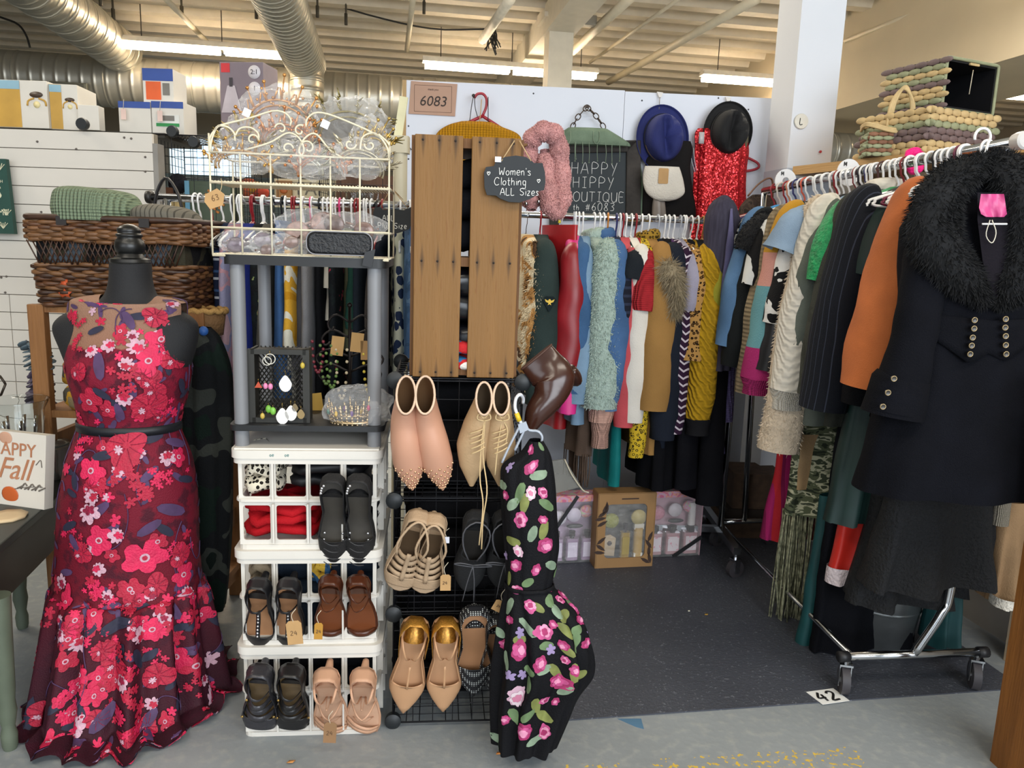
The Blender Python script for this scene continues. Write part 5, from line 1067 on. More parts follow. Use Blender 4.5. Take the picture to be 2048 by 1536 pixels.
for h, lb, m_, sl, b, k in (
    (1152, 'dark red leather jacket with rounded shoulder', mat('oxblood_leather', '8d1720', .4, var=.2), 742, 760, dict(r=.055, a=-6)),
    (1148, 'hot pink satin blouse hanging between red leathers', mat('hot_pink', 'd92f86', .45, var=.15), 835, 840, dict(r=.045, cat='blouse', hang='clear')),
    (1158, 'mid blue denim jacket beside the pink blouse', fabric('denim_mid', '3f5f86'), 795, 800, dict(r=.045)),
    (1166, 'pale blue denim shirt left of the mint coat', fabric('denim_pale', '7792ab'), 815, 860, dict(r=.045, cat='shirt')),
    (1188, 'mint green shearling coat with wide fluffy sleeves', mat('mint_shearling', 'a2b5ac', .95, var=.15, vs=60, bump=.8, bs=120), 822, 800, dict(r=.074, r2=.066, cat='coat', furm=mat('mint_pile', 'aabcb3', .95, var=.2, vs=50), furn=7000, furl=.011, furb=False, a=10, collar=mat('mint_shearling', 'a2b5ac', .95, var=.15, vs=60, bump=.8, bs=120))),
    (1199, 'blush pink ribbed sweater hanging below the mint sleeve', knit('blush_knit', 'c59c8d', 260, .6, 'X'), 850, 860, dict(r=.05, cat='sweater', cuff=(knit('blush_rib', 'c2998b', 420, .8), .1), a=6)),
    (1207, 'blue denim jacket right of the mint coat', fabric('denim_blue', '46658f', var=.25), 800, 760, dict(r=.064, a=7, cuff=(fabric('denim_cuff', '5a7aa3'), .05), collar=fabric('denim_blue', '46658f', var=.25))),
    (1216, 'blush beige blouse on an orange hanger', fabric('blush_beige', 'b8958a'), 690, 700, dict(r=.04, cat='blouse', hang='c07a2c')),
    (1233, 'navy and black striped top on a dark hanger', stripes('navy_stripe', [('171b28', 2), ('2a3145', 1)], .03), 655, 690, dict(r=.045, cat='top', hang='navy')),
    (1240, 'long teal scarf dress reaching below the sweaters', fabric('teal_long', '167473', .6), None, 985, dict(cat='dress', sw=.15, hem=.2, th=.022)),
    (1246, 'coral red knit cardigan with hanging cuff', fabric('coral', 'bb4f56'), 858, 800, dict(r=.04, cat='cardigan', hang='red')),
    (1252, 'black top with teal sleeve band', zones('black_teal', [(0, '186d70'), (.06, '1b2026')], lo=-.36, hi=0), 568, 640, dict(r=.045, cat='top')),
    (1263, 'cream white long sleeve coat between coral and camel', fabric('cream_white', 'dcd7cf', .75, var=.08), 848, 760, dict(r=.05, cat='coat', a=4)),
    (1272, 'red knitted top peeking beside the camel coat', knit('red_knit', 'a3282f', 220, .7), 628, 650, dict(r=.055, cat='top', hang='red', a=4)),
    (1284, 'yellow and black netted blouse hanging low', spots('yellow_net', 'c9a92c', '1b1709', 'd9bb3a', 80), 918, 700, dict(r=.035, cat='blouse')),
    (1297, 'camel wool coat with wide sleeves', fabric('camel_wool', '9c7644', .9, var=.1), 822, 915, dict(r=.068, r2=.064, cat='coat', a=7, wr=.003, collar=spots('leopard_collar', '9a7a2c', '1d1408', '6b5216', 90))),
    (1316, 'navy parka with a shaggy beige fur hood', fabric('parka_navy', '1d222d'), 880, 900, dict(r=.06, cat='parka', a=8, hang='clear')),
    (1338, 'purple sequinned dress behind the parka', sequin('purple_sequin', '3a1450', '6a2c86', 130, .35), None, 935, dict(cat='dress', sw=.17, hem=.2)),
    (1348, 'plum and white zigzag knit cardigan', stripes('zigzag', [('2e1830', 3), ('c9bfc9', 1.2)], .028, 'Z', zig=.018), 868, 800, dict(r=.042, cat='cardigan', a=3)),
    (1361, 'lilac grey satin blouse behind the leopard one', fabric('lilac_satin', '9a96a9', .5), 625, 660, dict(r=.045, cat='blouse', hang='clear')),
    (1368, 'leopard print blouse with gathered sleeve', spots('leopard', 'b0854a', '241709', '7a5426', 75), 722, 700, dict(r=.05, r2=.05, cat='blouse', a=6)),
    (1383, 'mustard cable cardigan with black and white cuffs', knit('mustard_cable', 'b88f1e', 130, .9, 'X', True), 838, 870, dict(r=.06, r2=.05, cat='cardigan', a=8, cuff=(zones('cuff_bw', [(0, '17171a'), (.35, 'e8e6e0'), (.7, '17171a')], lo=-.92, hi=-.83), .06))),
    (1396, 'black jacket beside the mustard cardigan', fabric('black_jk', '1b1c1f'), 705, 760, dict(r=.045)),
    (1407, 'burgundy knit top near the rack end', fabric('burgundy', '571520'), 770, 800, dict(r=.045, cat='top', hang='wood')),
    (1413, 'olive yellow blouse at the rack end', fabric('olive_yellow', '8f8a2f'), 640, 700, dict(r=.045, cat='blouse', hang='clear')),
    (1428, 'lavender fuzzy cardigan hanging low by the rack end', knit('lavender', '5f5680', 200, .6), 850, 918, dict(r=.07, r2=.07, cat='cardigan', sw=.1, hem=.17, a=12, hang=None, top=-.36, th=.05)),
    (1330, 'black velvet skirt hanging low at the middle of the rack', fabric('black_velvet', '0d0d11'), None, 985, dict(cat='dress', sw=.16, hem=.24, th=.05)),
    (1372, 'black pleated dress under the mustard cardigan', fabric('black_pleat', '0e0e13'), None, 980, dict(cat='dress', sw=.16, hem=.24, th=.05)),
    (1436, 'long black dress at the end of the back rack', fabric('black_dress', '0c0c10'), None, 1010, dict(cat='dress', sw=.18, hem=.24, th=.05))):
    k = dict(k); cat = k.pop('cat', 'jacket'); a = k.pop('a', random.uniform(-3, 5)); BR_(h, lb, m_, sl, b, cat, a, **k)
# fur hood of the parka
hd = thing('fur_hood', 'shaggy beige fur trim of the parka hood', 'fur trim', at(1342, 590, 2.9)); b0 = at(1342, 590, 2.9)
C = curve([at(1318, 520, 2.95) - b0, at(1334, 535, 2.86) - b0, at(1349, 560, 2.84) - b0, at(1353, 600, 2.85) - b0, at(1344, 632, 2.86) - b0], 20)
G = loftgrid(C, np.interp(range(20), [0, 8, 19], [.014, .03, .01]), np.interp(range(20), [0, 8, 19], [.014, .03, .01]), 3, .003, 14, 1); FH = mat('hood_fur', '9a8d74', .95, var=.3, vs=40); MB().grid(G, closeu=True).build('band', FH, hd); fur(G, 3500, .04, FH, hd, 'hair', 5, .5, .001)
# brown fringed scarf and dark bundle under the rack
o = drop_cloth('brown fringed wool scarf hanging low beside the teal dress', V3(at(1172, 437, RY)[0], RY - .12, rzl + .0145), math.radians(-70), fabric('brown_wool', '5a4a40'), -.5, zat(925), .08, .09, .02, 'scarf', gb, 5, .4, 8)
m = MB()
for k in range(34): x = -.1 + .2 * k / 33; y = -.02 + .04 * random.random(); m.tube(curve([(x, y, zat(920)), (x + random.uniform(-.006, .006), y, zat(950)), (x + random.uniform(-.01, .01), y, zat(985))], 5), .0026, 5)
q = m.build('fringe', fabric('brown_wool', '5a4a40'), o); q['kind'] = 'stuff'
# grey violet tunic hanging over the rack end
p = V3(at(1445, 437, RY - .2)[0], RY - .2, rzl + .0145)
PUR = fabric('charcoal_violet', '3f3c4a', .8, var=.2, vs=18, stretch=(6, 6, .6)); tn = thing('draped_tunic', 'charcoal violet tunic draped over the end of the back rail', 'tunic', p)
zr = np.linspace(.07, zat(740), 34); t_ = np.linspace(0, 1, 34); wx = np.interp(t_, [0, .04, .12, .35, .6, 1], [.012, .045, .062, .06, .05, .075]); wy = np.interp(t_, [0, .04, .12, .5, 1], [.02, .05, .06, .05, .06])
MB().grid(loftgrid([(0.004 * i, 0, z) for i, z in enumerate(zr * 1.0)] if False else [(.0, 0, z) for z in zr], wx, wy, 9, .003, 60, .9, folds=9, fold_amp=.18), closeu=True).build('cloth', PUR, tn)
MB().tube(curve([(.012, -.068, .02), (.016, -.072, -.1), (.01, -.07, -.22), (.0, -.066, -.3)], 12), [.004, .014, .012, .004] and np.interp(range(12), [0, 4, 8, 11], [.004, .015, .012, .003]), 8, flat=.4, nrm=(0, -1, 0)).build('inner_panel', fabric('violet_lining', '5d5a7a'), tn)
# ================================================================== RIGHT RACK
RA, RB = V3(.985, 3.2, 1.505), V3(1.245, 2.02, 1.552); RD = unit(RB - RA); RPER = unit(V3(RD[1], -RD[0], 0)); RZ = math.atan2(RPER[1], RPER[0])
if RPER[0] > 0: RPER = -RPER; RZ += math.pi
gl = V3(.995, 2.08, 0); gr_ = V3(1.405, 2.13, 0); gc_ = (gl + gr_) / 2
rr2 = thing('clothes_rack', 'rolling chrome clothes rack packed with clothes at right', 'clothes rack', gc_); off = gc_
def T_(p): return V3(*p) - off
MB().tube([T_(RA), T_(RB)], .0145, 12).build('rail', CH, rr2)
MB().lathe([(.02, -.01), (.0225, 0), (.0225, .018), (.018, .022)], c=T_(RB), n=20, R=np.stack([RPER, np.cross(RD, RPER), RD], 1)).build('rail_cap', mat('cap_grey', 'c2bfbc', .4), rr2, smooth='auto')
bz = .115; bl, brr = V3(gl[0] + .005, gl[1], bz), V3(gr_[0], gr_[1], bz)
MB().tube([T_(bl), T_(brr)], .0125, 12).build('base_bar', CH, rr2); MB().tube([T_(bl - unit(brr - bl) * .03), T_(bl)], .016, 12).build('end_cap', mat('cap_black', '17171a', .5), rr2); MB().tube([T_(brr), T_(brr + unit(brr - bl) * .03)], .016, 12).build('end_cap', mat('cap_black', '17171a', .5), rr2)
pm = V3(*atz(1812, 1302, bz)); pm = (bl + brr) / 2
MB().tube(curve([T_(pm), T_(pm + V3(.06, -.005, .13)), T_(pm + V3(.08, -.0, .2)), T_(pm + V3(.085, 0, .5)), T_(V3(RB[0] + .03, RB[1] + .06, 1.0)), T_(RB + V3(0, .04, 0))], 30), .0125, 10).build('upright', CH, rr2)
bk = V3(.91, 3.2, 0); bk2 = V3(1.15, 3.25, 0)
MB().tube([T_(bk + V3(0, 0, .11)), T_(V3(gl[0] + .02, gl[1] + .02, .11))], .0085, 10).build('side_bar', CH, rr2); MB().tube([T_(bk + V3(0, 0, .11)), T_(bk2 + V3(0, 0, .11))], .0125, 10).build('base_bar', CH, rr2)
MB().tube([T_((bk + bk2) / 2 + V3(0, 0, .11)), T_(RA)], .0125, 10).build('upright', CH, rr2)
caster(rr2, gl - off, 1.35, .043); caster(rr2, gr_ - off, 1.25, .043); caster(rr2, bk - off, .5, .035); caster(rr2, bk2 - off, .5, .035)
ts = np.linspace(0, 1, 201)
def t_for(sx, half_w=.2, dz=-.16): 
    P = RA + np.outer(ts, RB - RA) + RPER * half_w + V3(0, 0, dz); return float(ts[np.argmin(np.abs(proj(P)[:, 0] - sx))])
gR = 'clothes on the right rack'
def RG(sx, label, m_, slp, bp, cat='jacket', a=0, sw=.2, px=1650, **k):
    t_ = t_for(sx, sw); p = RA + (RB - RA) * t_; tip = p + RPER * sw
    def z_(py): return float(at(px, py, tip[1])[2] - p[2])
    k.setdefault('seed', int(sx)); k.setdefault('slx', .075)
    return garment(label, V3(p[0], p[1], p[2] + .0165), RZ + math.radians(a), m_, z_(bp), cat, sw=sw, sl=z_(slp) if slp else None, group=gR, hgroup='hangers on the right rack', **k), p
CRM2 = knit('cream_cable', 'd6cfc2', 150, .5, 'X', True, lo=.85); NAV = stripes('pinstripe', [('12151d', 9), ('343947', 1)], .019, 'Y', rough=.8)
for sx, lb, m_, sl, b, k in (
    (1482, 'bright blue plastic sleeved top at the far end of the right rack', mat('sky_blue', '2f86c4', .5), None, 560, dict(cat='top', sw=.2)),
    (1497, 'black and white houndstooth jacket', checks('houndstooth', 'dcdcd8', '151517', 48), 640, 700, dict(r=.045)),
    (1512, 'faded blue denim shirt with rolled sleeve', fabric('denim_wash', '58799e', var=.3, vs=5), 705, 720, dict(r=.062, r2=.055, cat='shirt', a=6)),
    (1526, 'black bomber jacket with hanging cuffs behind the denim shirt', fabric('black_bomber', '1d2021'), 745, 760, dict(r=.05, a=3)),
    (1540, 'fluffy black short sleeve sweater', mat('black_fluff', '121316', .95, bump=.8, bs=150), 520, 640, dict(r=.055, cat='sweater', furm=mat('black_pile', '15161a', .95), furn=2500, furl=.012, furb=False)),
    (1556, 'black and white painted stripe top', stripes('paint_stripe', [('dadad6', 1), ('151517', 1.3)], .045, 'X', .05), 585, 700, dict(r=.05, cat='top')),
    (1566, 'taupe waffle knit sweater', knit('taupe_waffle', '8b7c63', 110, 1.0), 800, 790, dict(r=.05, cat='sweater', a=-3)),
    (1585, 'colour block sweater in mustard, pink, teal and magenta', zones('colour_block', [(0, 'a02a63'), (.3, '64949a'), (.56, 'c98f82'), (.7, 'b9892a')], lo=-.83, hi=-.05), 770, 740, dict(r=.06, r2=.06, cat='sweater', a=2, cuff=(knit('magenta_rib', 'a02a63', 300, .8), .05))),
    (1600, 'black faux leather jacket with narrow sleeves', mat('black_leather_jk', '1c1c1e', .45), 752, 740, dict(r=.045, a=2)),
    (1610, 'black and white bold floral blouse', blotch('bold_bw', ['141416', 'dcdad6'], 14, [.52]), 660, 780, dict(r=.045, cat='blouse')),
    (1622, 'frayed light denim vest', fabric('denim_light', '8499b0', var=.25, vs=6), 520, 720, dict(r=.062, r2=.07, cat='vest', wr=.006)),
    (1630, 'fluffy cream teddy coat hanging below the denim vest', mat('teddy_cream', 'c4b39d', .95, var=.12, vs=30, bump=.8, bs=90), 905, 850, dict(r=.06, r2=.062, cat='coat', furm=mat('teddy_pile', 'cbbba6', .95, var=.15, vs=40), furn=3000, furl=.012, furb=False, a=7)),
    (1650, 'chunky cream cable knit cardigan', CRM2, 790, 700, dict(r=.062, r2=.056, cat='cardigan', a=2, cuff=(knit('cream_rib', 'd8d2c6', 380, .9), .06), collar=CRM2)),
    (1664, 'grey green knit sweater behind the green lace top', fabric('grey_green', '5d635c'), 700, 860, dict(r=.05, cat='sweater')),
    (1690, 'emerald green lace top', mat('emerald', '0f8a4e', .6, var=.35, vs=60, bump=.6, bs=120), 575, 640, dict(r=.05, cat='top', a=3)),
    (1708, 'charcoal olive embroidered coat with pale leaf motifs', blotch('leaf_coat', ['33352f', '3a3c36', '8b8f92'], 7, [.5, .66], dist=1.5), 800, 860, dict(r=.06, cat='coat', a=2)),
    (1728, 'navy pinstripe blazer beside the velvet dress', NAV, 825, 800, dict(r=.07, r2=.066, cat='blazer', a=2, wr=.003)),
    (1775, 'bottle green velvet dress with flared skirt', mat('velvet_green', '082622', .65, var=.4, vs=5), 560, 1045, dict(r=.05, cat='dress', sw=.15, hem=.25, th=.05, folds=9, fa=.5, a=4, hang='white')),
    (1805, 'black velvet jacket with white piping', fabric('black_velvet2', '0b0b0f'), 815, 840, dict(r=.055, a=3, sw=.17)),
    (1826, 'orange suede jacket with open cuff', mat('orange_suede', 'b4622f', .85, var=.16, vs=9, bump=.2, bs=300), 780, 760, dict(r=.078, r2=.066, a=4, wr=.004, slx=.09))):
    k = dict(k); cat = k.pop('cat', 'jacket'); RG(sx, lb, m_, sl, b, cat, **k)
# spare hangers crowding the rail
for i, (px, c, lb) in enumerate(((1552, '8f1f28', 'red'), (1563, 'd8cfc4', 'ivory'), (1575, '8f1f28', 'dark red'), (1583, 'd08a6a', 'peach'), (1596, '2c2f66', 'navy'), (1612, 'd0604a', 'coral'), (1640, 'white', 'white'), (1655, 'white', 'white'), (1668, 'white', 'white'), (1678, '8f1f28', 'red'), (1690, 'white', 'white'), (1716, '7a1d22', 'maroon'), (1726, '23202a', 'black'), (1742, '2c2f66', 'navy'), (1752, 'white', 'white'), (1765, '4a2a26', 'brown'), (1778, 'white', 'white'), (1790, 'white', 'white'), (1800, 'white', 'white'), (1812, '7a1d22', 'maroon'), (1845, 'white', 'white'), (1862, 'white', 'white'), (1880, '1c1c20', 'black'), (1895, 'white', 'white'), (1908, 'white', 'white'), (1920, '6a1d3a', 'plum'), (1932, 'white', 'white'))):
    P = RA + np.outer(ts, RB - RA); t_ = float(ts[np.argmin(np.abs(proj(P)[:, 0] - px))]); p = RA + (RB - RA) * t_
    zone = 'at the far end of' if px < 1630 else 'by the M ring on' if px < 1740 else 'near the pink ring on' if px < 1850 else 'at the near end of'
    lb2 = '%s plastic hanger crowded %s the right rail' % (lb, zone)
    hanger(lb2, V3(p[0], p[1], p[2] + .0165), RZ + math.radians(random.uniform(-4, 5)), c, .215 if px < 1840 else .225, 'spare hangers on the right rail')
# long things hanging low on the rack
def RL(sx, label, m_, py0, py1, wt, wb_, cat, th=.02, seed=0, folds=6, fa=.5, a=0, px=1650):
    t_ = t_for(sx, .5 * (wt + wb_), -.8); p = RA + (RB - RA) * t_; Yt = (p + RPER * wb_)[1]
    return drop_cloth(label, V3(p[0], p[1], p[2] + .0165), RZ + math.radians(a), m_, float(at(px, py0, Yt)[2] - p[2]), float(at(px, py1, Yt)[2] - p[2]), wt, wb_, th, cat, gR, folds, fa, seed), p, Yt
RL(1555, 'magenta and red pleated skirt low on the rack', stripes('pleat_red', [('b3262f', 1), ('9a1f5a', 1), ('7a1846', .6)], .05, 'X'), 900, 1090, .16, .2, 'skirt', .03, 2, 14, .4)
o, p, Yt = RL(1592, 'green and cream mottled knit shawl with long fringe', blotch('camo_knit', ['2f3529', '5a6048', 'b9b79a', '3f4636'], 30, [.42, .52, .6], stretch=(.6, .6, 1.6)), 840, 1040, .17, .185, 'shawl', .03, 4)
m = MB(); zz0, zz1 = float(at(1620, 1038, Yt)[2] - p[2]), float(at(1610, 1285, Yt)[2] - p[2])
for k in range(150): 
    a = random.uniform(-.19, .19); y = random.uniform(-.03, .03); e = zz1 + random.uniform(0, .18) * (1 - abs(a) * 2); m.tube(curve([(a, y, zz0 + .01), (a + random.uniform(-.01, .015), y, lerp(zz0, e, .5)), (a + random.uniform(-.015, .02), y + random.uniform(-.01, .01), e)], 6), .0028, 5)
q = m.build('fringe', mat('fringe_green', '56593f', .9, var=.5, vs=60, col2='a3a283'), o); q['kind'] = 'stuff'
RL(1605, 'beige thin fringe tassels above the pleated skirt', fabric('tassel_beige', 'a88a66'), 880, 990, .16, .17, 'shawl', .012, 6)
RL(1645, 'teal velvet trousers hanging to the floor', mat('velvet_teal', '084042', .65, var=.35, vs=5), 1000, 1300, .17, .2, 'trousers', .03, 7, 4, .4, 3)
RL(1672, 'black long dress behind the teal trousers', fabric('black_long', '0a0b10'), 840, 1310, .18, .19, 'dress', .03, 9)
RL(1698, 'mustard fuzzy cardigan hem beside the red dress', mat('mustard_fuzz', 'b5801f', .95, var=.2, vs=40, bump=.8, bs=120), 800, 1010, .14, .2, 'cardigan', .014, 10)
o, p, Yt = RL(1703, 'bright red satin dress with white lace hem', mat('red_satin', 'c12a20', .4, var=.2, vs=6), 780, 1145, .12, .2, 'dress', .03, 11, 5, .5, 6)
zz0, zz1 = float(at(1700, 1140, Yt)[2] - p[2]), float(at(1700, 1172, Yt)[2] - p[2]); MB().grid(loftgrid([(0, 0, z) for z in np.linspace(zz0, zz1, 6)], [.2] * 6, np.linspace(.05, .056, 6), 3, .003, 60, .8, folds=11, fold_amp=.3), closeu=True).build('lace_hem', mat('lace_white', 'd8c9cc', .8, var=.2, vs=120, bump=.7, bs=140), o)
RL(1745, 'black lace skirt hanging behind the front upright', mat('black_lace', '05060a', .85, var=.5, vs=70, bump=.8, bs=110), 940, 1215, .15, .2, 'skirt', .05, 12, 7, .5, 4, 1800)
RL(1780, 'second black lace skirt nearer the rack front', mat('black_lace2', '06070b', .85, var=.5, vs=80, bump=.8, bs=120), 940, 1190, .15, .22, 'skirt', .05, 13, 7, .5, 2, 1900)
# teal trouser leg, beige lace skirts at the wall side
for px, py0, py1, Y, wd_, m_, lb, cat in ((1905, 1100, 1285, 2.3, .05, mat('velvet_teal', '084042', .65, var=.35, vs=5), 'teal velvet hem hanging behind the front upright', 'trousers'), (2032, 1000, 1195, 2.15, .06, fabric('beige_skirt', '8f7355'), 'beige skirt hanging by the partition at far right', 'skirt')):
    p = at(px, py0, Y); zb_ = float(at(px, py1, Y)[2] - p[2]); drop_cloth(lb, p, .3, m_, 0, zb_, wd_ * .8, wd_, .03, cat, gR, 6, .5, int(px))
p = at(2030, 1192, 2.1); o = MB().grid(loftgrid([(0, 0, z) for z in np.linspace(0, -.03, 4)], [.062] * 4, [.045] * 4, 3, .003, 40, .8, folds=9, fold_amp=.25), closeu=True).build('lace_trim', mat('lace_cream', 'd6d0c4', .85, var=.3, vs=120, bump=.7, bs=140)); tag(place(o, p), 'cream scalloped lace edging under the beige skirt', 'lace trim')
p = at(2003, 1022, 2.1); o = MB().grid(loftgrid([(0, 0, z) for z in np.linspace(.03, -.04, 6)], [.022] * 6, [.02] * 6, 3, .001, 24, .9), closeu=True).build('knit_cuff', knit('cream_cuff', 'a39a8a', 500, .8)); tag(place(o, p), 'ribbed cream cuff poking out beside the black lace skirts', 'cuff')
# size markers and pink puff on the rail
for px, py, lb in ((1697, 345, 'white plastic size ring marked M on the right rail'), (1571, 362, 'pale size ring further back on the right rail')):
    p = at(px, py, 2.75 if px > 1600 else 3.1); o = thing('size_ring', lb, 'size marker', p, 0, 'rail size rings'); R = np.stack([RPER, RD, V3(0, 0, 1)], 1)
    MB().lathe([(.014, -.002), (.045, -.002), (.045, .002), (.014, .002), (.014, -.002)], n=28, R=R @ rotx(math.pi / 2), cap=False).build('disc', mat('disc_white', 'dedede', .45, var=.02), o, smooth='auto')
    m = MB()
    for dx_, dz_ in ((.022, .02), (-.032, -.008)): strokes(m, 'M', -RPER * (dx_ * -1) * 1 + V3(0, 0, dz_) - RD * -.004, -RPER, (0, 0, 1), .014, .0014)
    m.build('lettering', mat('marker_black', '121212', .5), o)
p = at(1828, 322, 2.45); o = thing('pink_scrunchie', 'neon pink crocheted ring hanging among the white hangers', 'scrunchie', p); R = np.stack([RPER, RD, V3(0, 0, 1)], 1)
MB().tube([R @ V3(.024 * math.cos(a), .004 * math.sin(5 * a), .024 * math.sin(a)) for a in np.linspace(0, 2 * math.pi, 40, endpoint=False)], .017, 10, closed=True, flat=.6, nrm=R @ V3(0, 1, 0)).build('ring', mat('neon_pink', 'e8127a', .7, bump=.8, bs=90), o)
p = at(1810, 383, 2.3); o = MB().sphere((0, 0, 0), .02, 12, 8, (1.2, .6, .7)).build('ribbon_bow', mat('gold_ribbon', 'b79f5a', .4, .3, bump=.6, bs=60)); tag(place(o, p), 'gold ribbon bow on a hanger beside the orange jacket', 'ribbon')
# ---- black peacoat facing out at the front --------------------------------
CY = 1.93; hk = at(1975, 300, 1.99); cc0 = V3(at(1972, 330, CY)[0], CY, RB[2] + .0165); COATM = fabric('coat_wool', '0a0b11', .9, var=.22, vs=10, bump=.35, bs=350)
ct = thing('peacoat', 'long black wool coat with fur collar and two rows of buttons at the rack front', 'coat', cc0)
def cz(py, px=1900): return float(at(px, py, CY - .05)[2] - cc0[2])
zs = [cz(345), cz(400), cz(450), cz(540), cz(640), cz(690), cz(800), cz(900), cz(992)]
zr = np.linspace(zs[0], zs[-1], 44); wx = np.interp(-zr, [-z for z in zs], [.06, .13, .185, .175, .155, .155, .185, .21, .232]); wy = np.interp(-zr, [-z for z in zs], [.04, .06, .07, .08, .08, .08, .09, .1, .11])
G = loftgrid([(.0, 0, z) for z in zr], wx, wy, 77, .0025, 64, .85, folds=8, fold_amp=.12); MB().grid(G, closeu=True).build('body', COATM, ct)
def cl(px, py, y=-.09): return at(px, py, CY + y) - cc0
for s, name in ((-1, 'sleeve'), (1, 'sleeve')):
    if s < 0: P = curve([cl(1858, 455, -.0), cl(1850, 520, -.03), cl(1836, 620, -.06), cl(1815, 720, -.07), cl(1788, 822, -.07)], 28)
    else: P = curve([cl(2102, 460, 0), cl(2120, 560, -.03), cl(2125, 700, -.04), cl(2130, 830, -.04)], 28)
    tt = np.linspace(0, 1, 28); rx = np.interp(tt, [0, .1, .4, .7, .85, 1], [.03, .046, .05, .052, .062, .07]); S = loftgrid(P, rx, rx * .85, 5, .003, 26, .9); MB().grid(S, closeu=True).build(name, COATM, ct)
# waist panel with pointed lower edge, vent seam
m = MB(); row0 = []; row1 = []
for k in range(25):
    px = lerp(1864, 2090, k / 24); top_ = 636 + 14 * math.sin(math.pi * k / 24) * 0 + abs(k - 12) * -.6; bot = ip(px, [1864, 1942, 1978, 2012, 2090], [672, 722, 700, 716, 668])
    xx = (at(px, 660, CY - .08) - cc0)[0]; d_ = lambda z: -np.interp(-z, -zr, wy) * max(.12, (1 - min(1, abs(xx) / (np.interp(-z, -zr, wx) * 1.02)) ** 2.6)) ** .42 - .008
    row0.append((xx, d_(cz(top_)), cz(top_))); row1.append((xx, d_(cz(bot)), cz(bot)))
G2 = np.array([[lerp(np.array(a), np.array(b), u) for a, b in zip(row0, row1)] for u in np.linspace(0, 1, 6)]); m.grid(G2, flip=True); m.build('waist_panel', COATM, ct, solid=.004)
BTN = mat('button_horn', '2a241c', .3); BRM = mat('button_rim', 'a08c68', .35, .6)
def button(px, py, y=-.1, rr_=.0072):
    c = cl(px, py, y); b = MB().lathe([(rr_, 0), (rr_ * .95, .003), (rr_ * .4, .0022)], c=c, n=16, R=rotx(math.pi / 2)).build('button', BTN, ct, smooth='auto'); MB().tube([c + V3(rr_ * .86 * math.cos(a), -.003, rr_ * .86 * math.sin(a)) for a in np.linspace(0, 2 * math.pi, 16, endpoint=False)], .0011, 5, closed=True).build('button_rim', BRM, b)
for px, py in ((1948, 640), (1947, 657), (1944, 675), (1942, 691), (1939, 708), (2010, 638), (2009, 655), (2010, 672), (2010, 690), (2011, 708)): button(px, py, -.1)
for px, py in ((1787, 757), (1775, 785), (1765, 813)): button(px, py, -.132)
MB().grid(loftgrid([cl(1803, 752, -.068), cl(1801, 757, -.068), cl(1792, 800, -.068), cl(1784, 830, -.068)], [.058, .066, .071, .073], [.05, .057, .06, .062], 2, .001, 26, .9), closeu=True).build('cuff_band', COATM, ct)
# fur collar: two thick lapels from the neck down to the waist
FURB = mat('collar_fur', '0d0e11', .95, var=.4, vs=30)
for k, pts in enumerate(([(1975, 322), (1925, 340), (1880, 395), (1868, 455), (1895, 520), (1940, 570), (1975, 605)], [(1975, 322), (2010, 335), (2050, 395), (2062, 470), (2040, 540), (2012, 590), (1995, 610)])):
    P = curve([cl(x, y, -.03 - .06 * min(1, i / 2)) for i, (x, y) in enumerate(pts)], 26); rx = np.interp(np.linspace(0, 1, 26), [0, .2, .5, .8, 1], [.03, .045, .058, .04, .008]); G = loftgrid(P, rx, rx * .62, 8 + k, .004, 18, .95, xdir=(1, 0, .3)); q = MB().grid(G, closeu=True).build('collar', FURB, ct); fur(G, 6500, .02, FURB, q, 'collar_fur', k, .4, .0012)
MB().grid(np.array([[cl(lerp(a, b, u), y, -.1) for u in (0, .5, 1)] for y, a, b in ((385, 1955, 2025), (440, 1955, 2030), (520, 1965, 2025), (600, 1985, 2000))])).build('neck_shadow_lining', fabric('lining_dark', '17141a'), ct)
pk = thing('pink_blouse', 'pink satin blouse showing in the neck of the black coat', 'blouse', cc0); MB().grid(np.array([[cl(lerp(a, b, u), y, -.106 - .006 * math.sin(3 * u * 3 + y)) for u in np.linspace(0, 1, 9)] for y, a, b in ((388, 1962, 2008), (400, 1960, 2010), (415, 1958, 2012), (428, 1962, 2014), (434, 1972, 2008))])).build('cloth', mat('pink_satin', 'c0467e', .4, var=.2), pk)
hanger('white plastic hanger holding the black peacoat at the rail end', cc0 + V3(0, .03, 0), .15, 'white', .17, 'hangers on the right rack')
o = thing('trouser_hanger', 'white hanger bar with looped strap inside the coat neck', 'hanger', cc0); MB().tube([cl(1964, 448, -.11), cl(2014, 448, -.11)], .0022, 6).build('bar', WHITE(), o); MB().tube(curve([cl(1980, 440, -.112), cl(1972, 470, -.112), cl(1984, 486, -.112), cl(1992, 465, -.112), cl(1984, 440, -.112)], 16), .0012, 5).build('strap_loop', mat('loop_cream', 'cfc8b8', .7), o)
# dark printed dress hem and white printed panel peeking left of the coat
RL(1772, 'black and white printed dress hem peeking from under the coat', blotch('bw_print', ['0d0d10', 'e0ded8'], 13, [.57]), 830, 985, .18, .2, 'dress', .02, 15, 5, .4, 2, 1790)
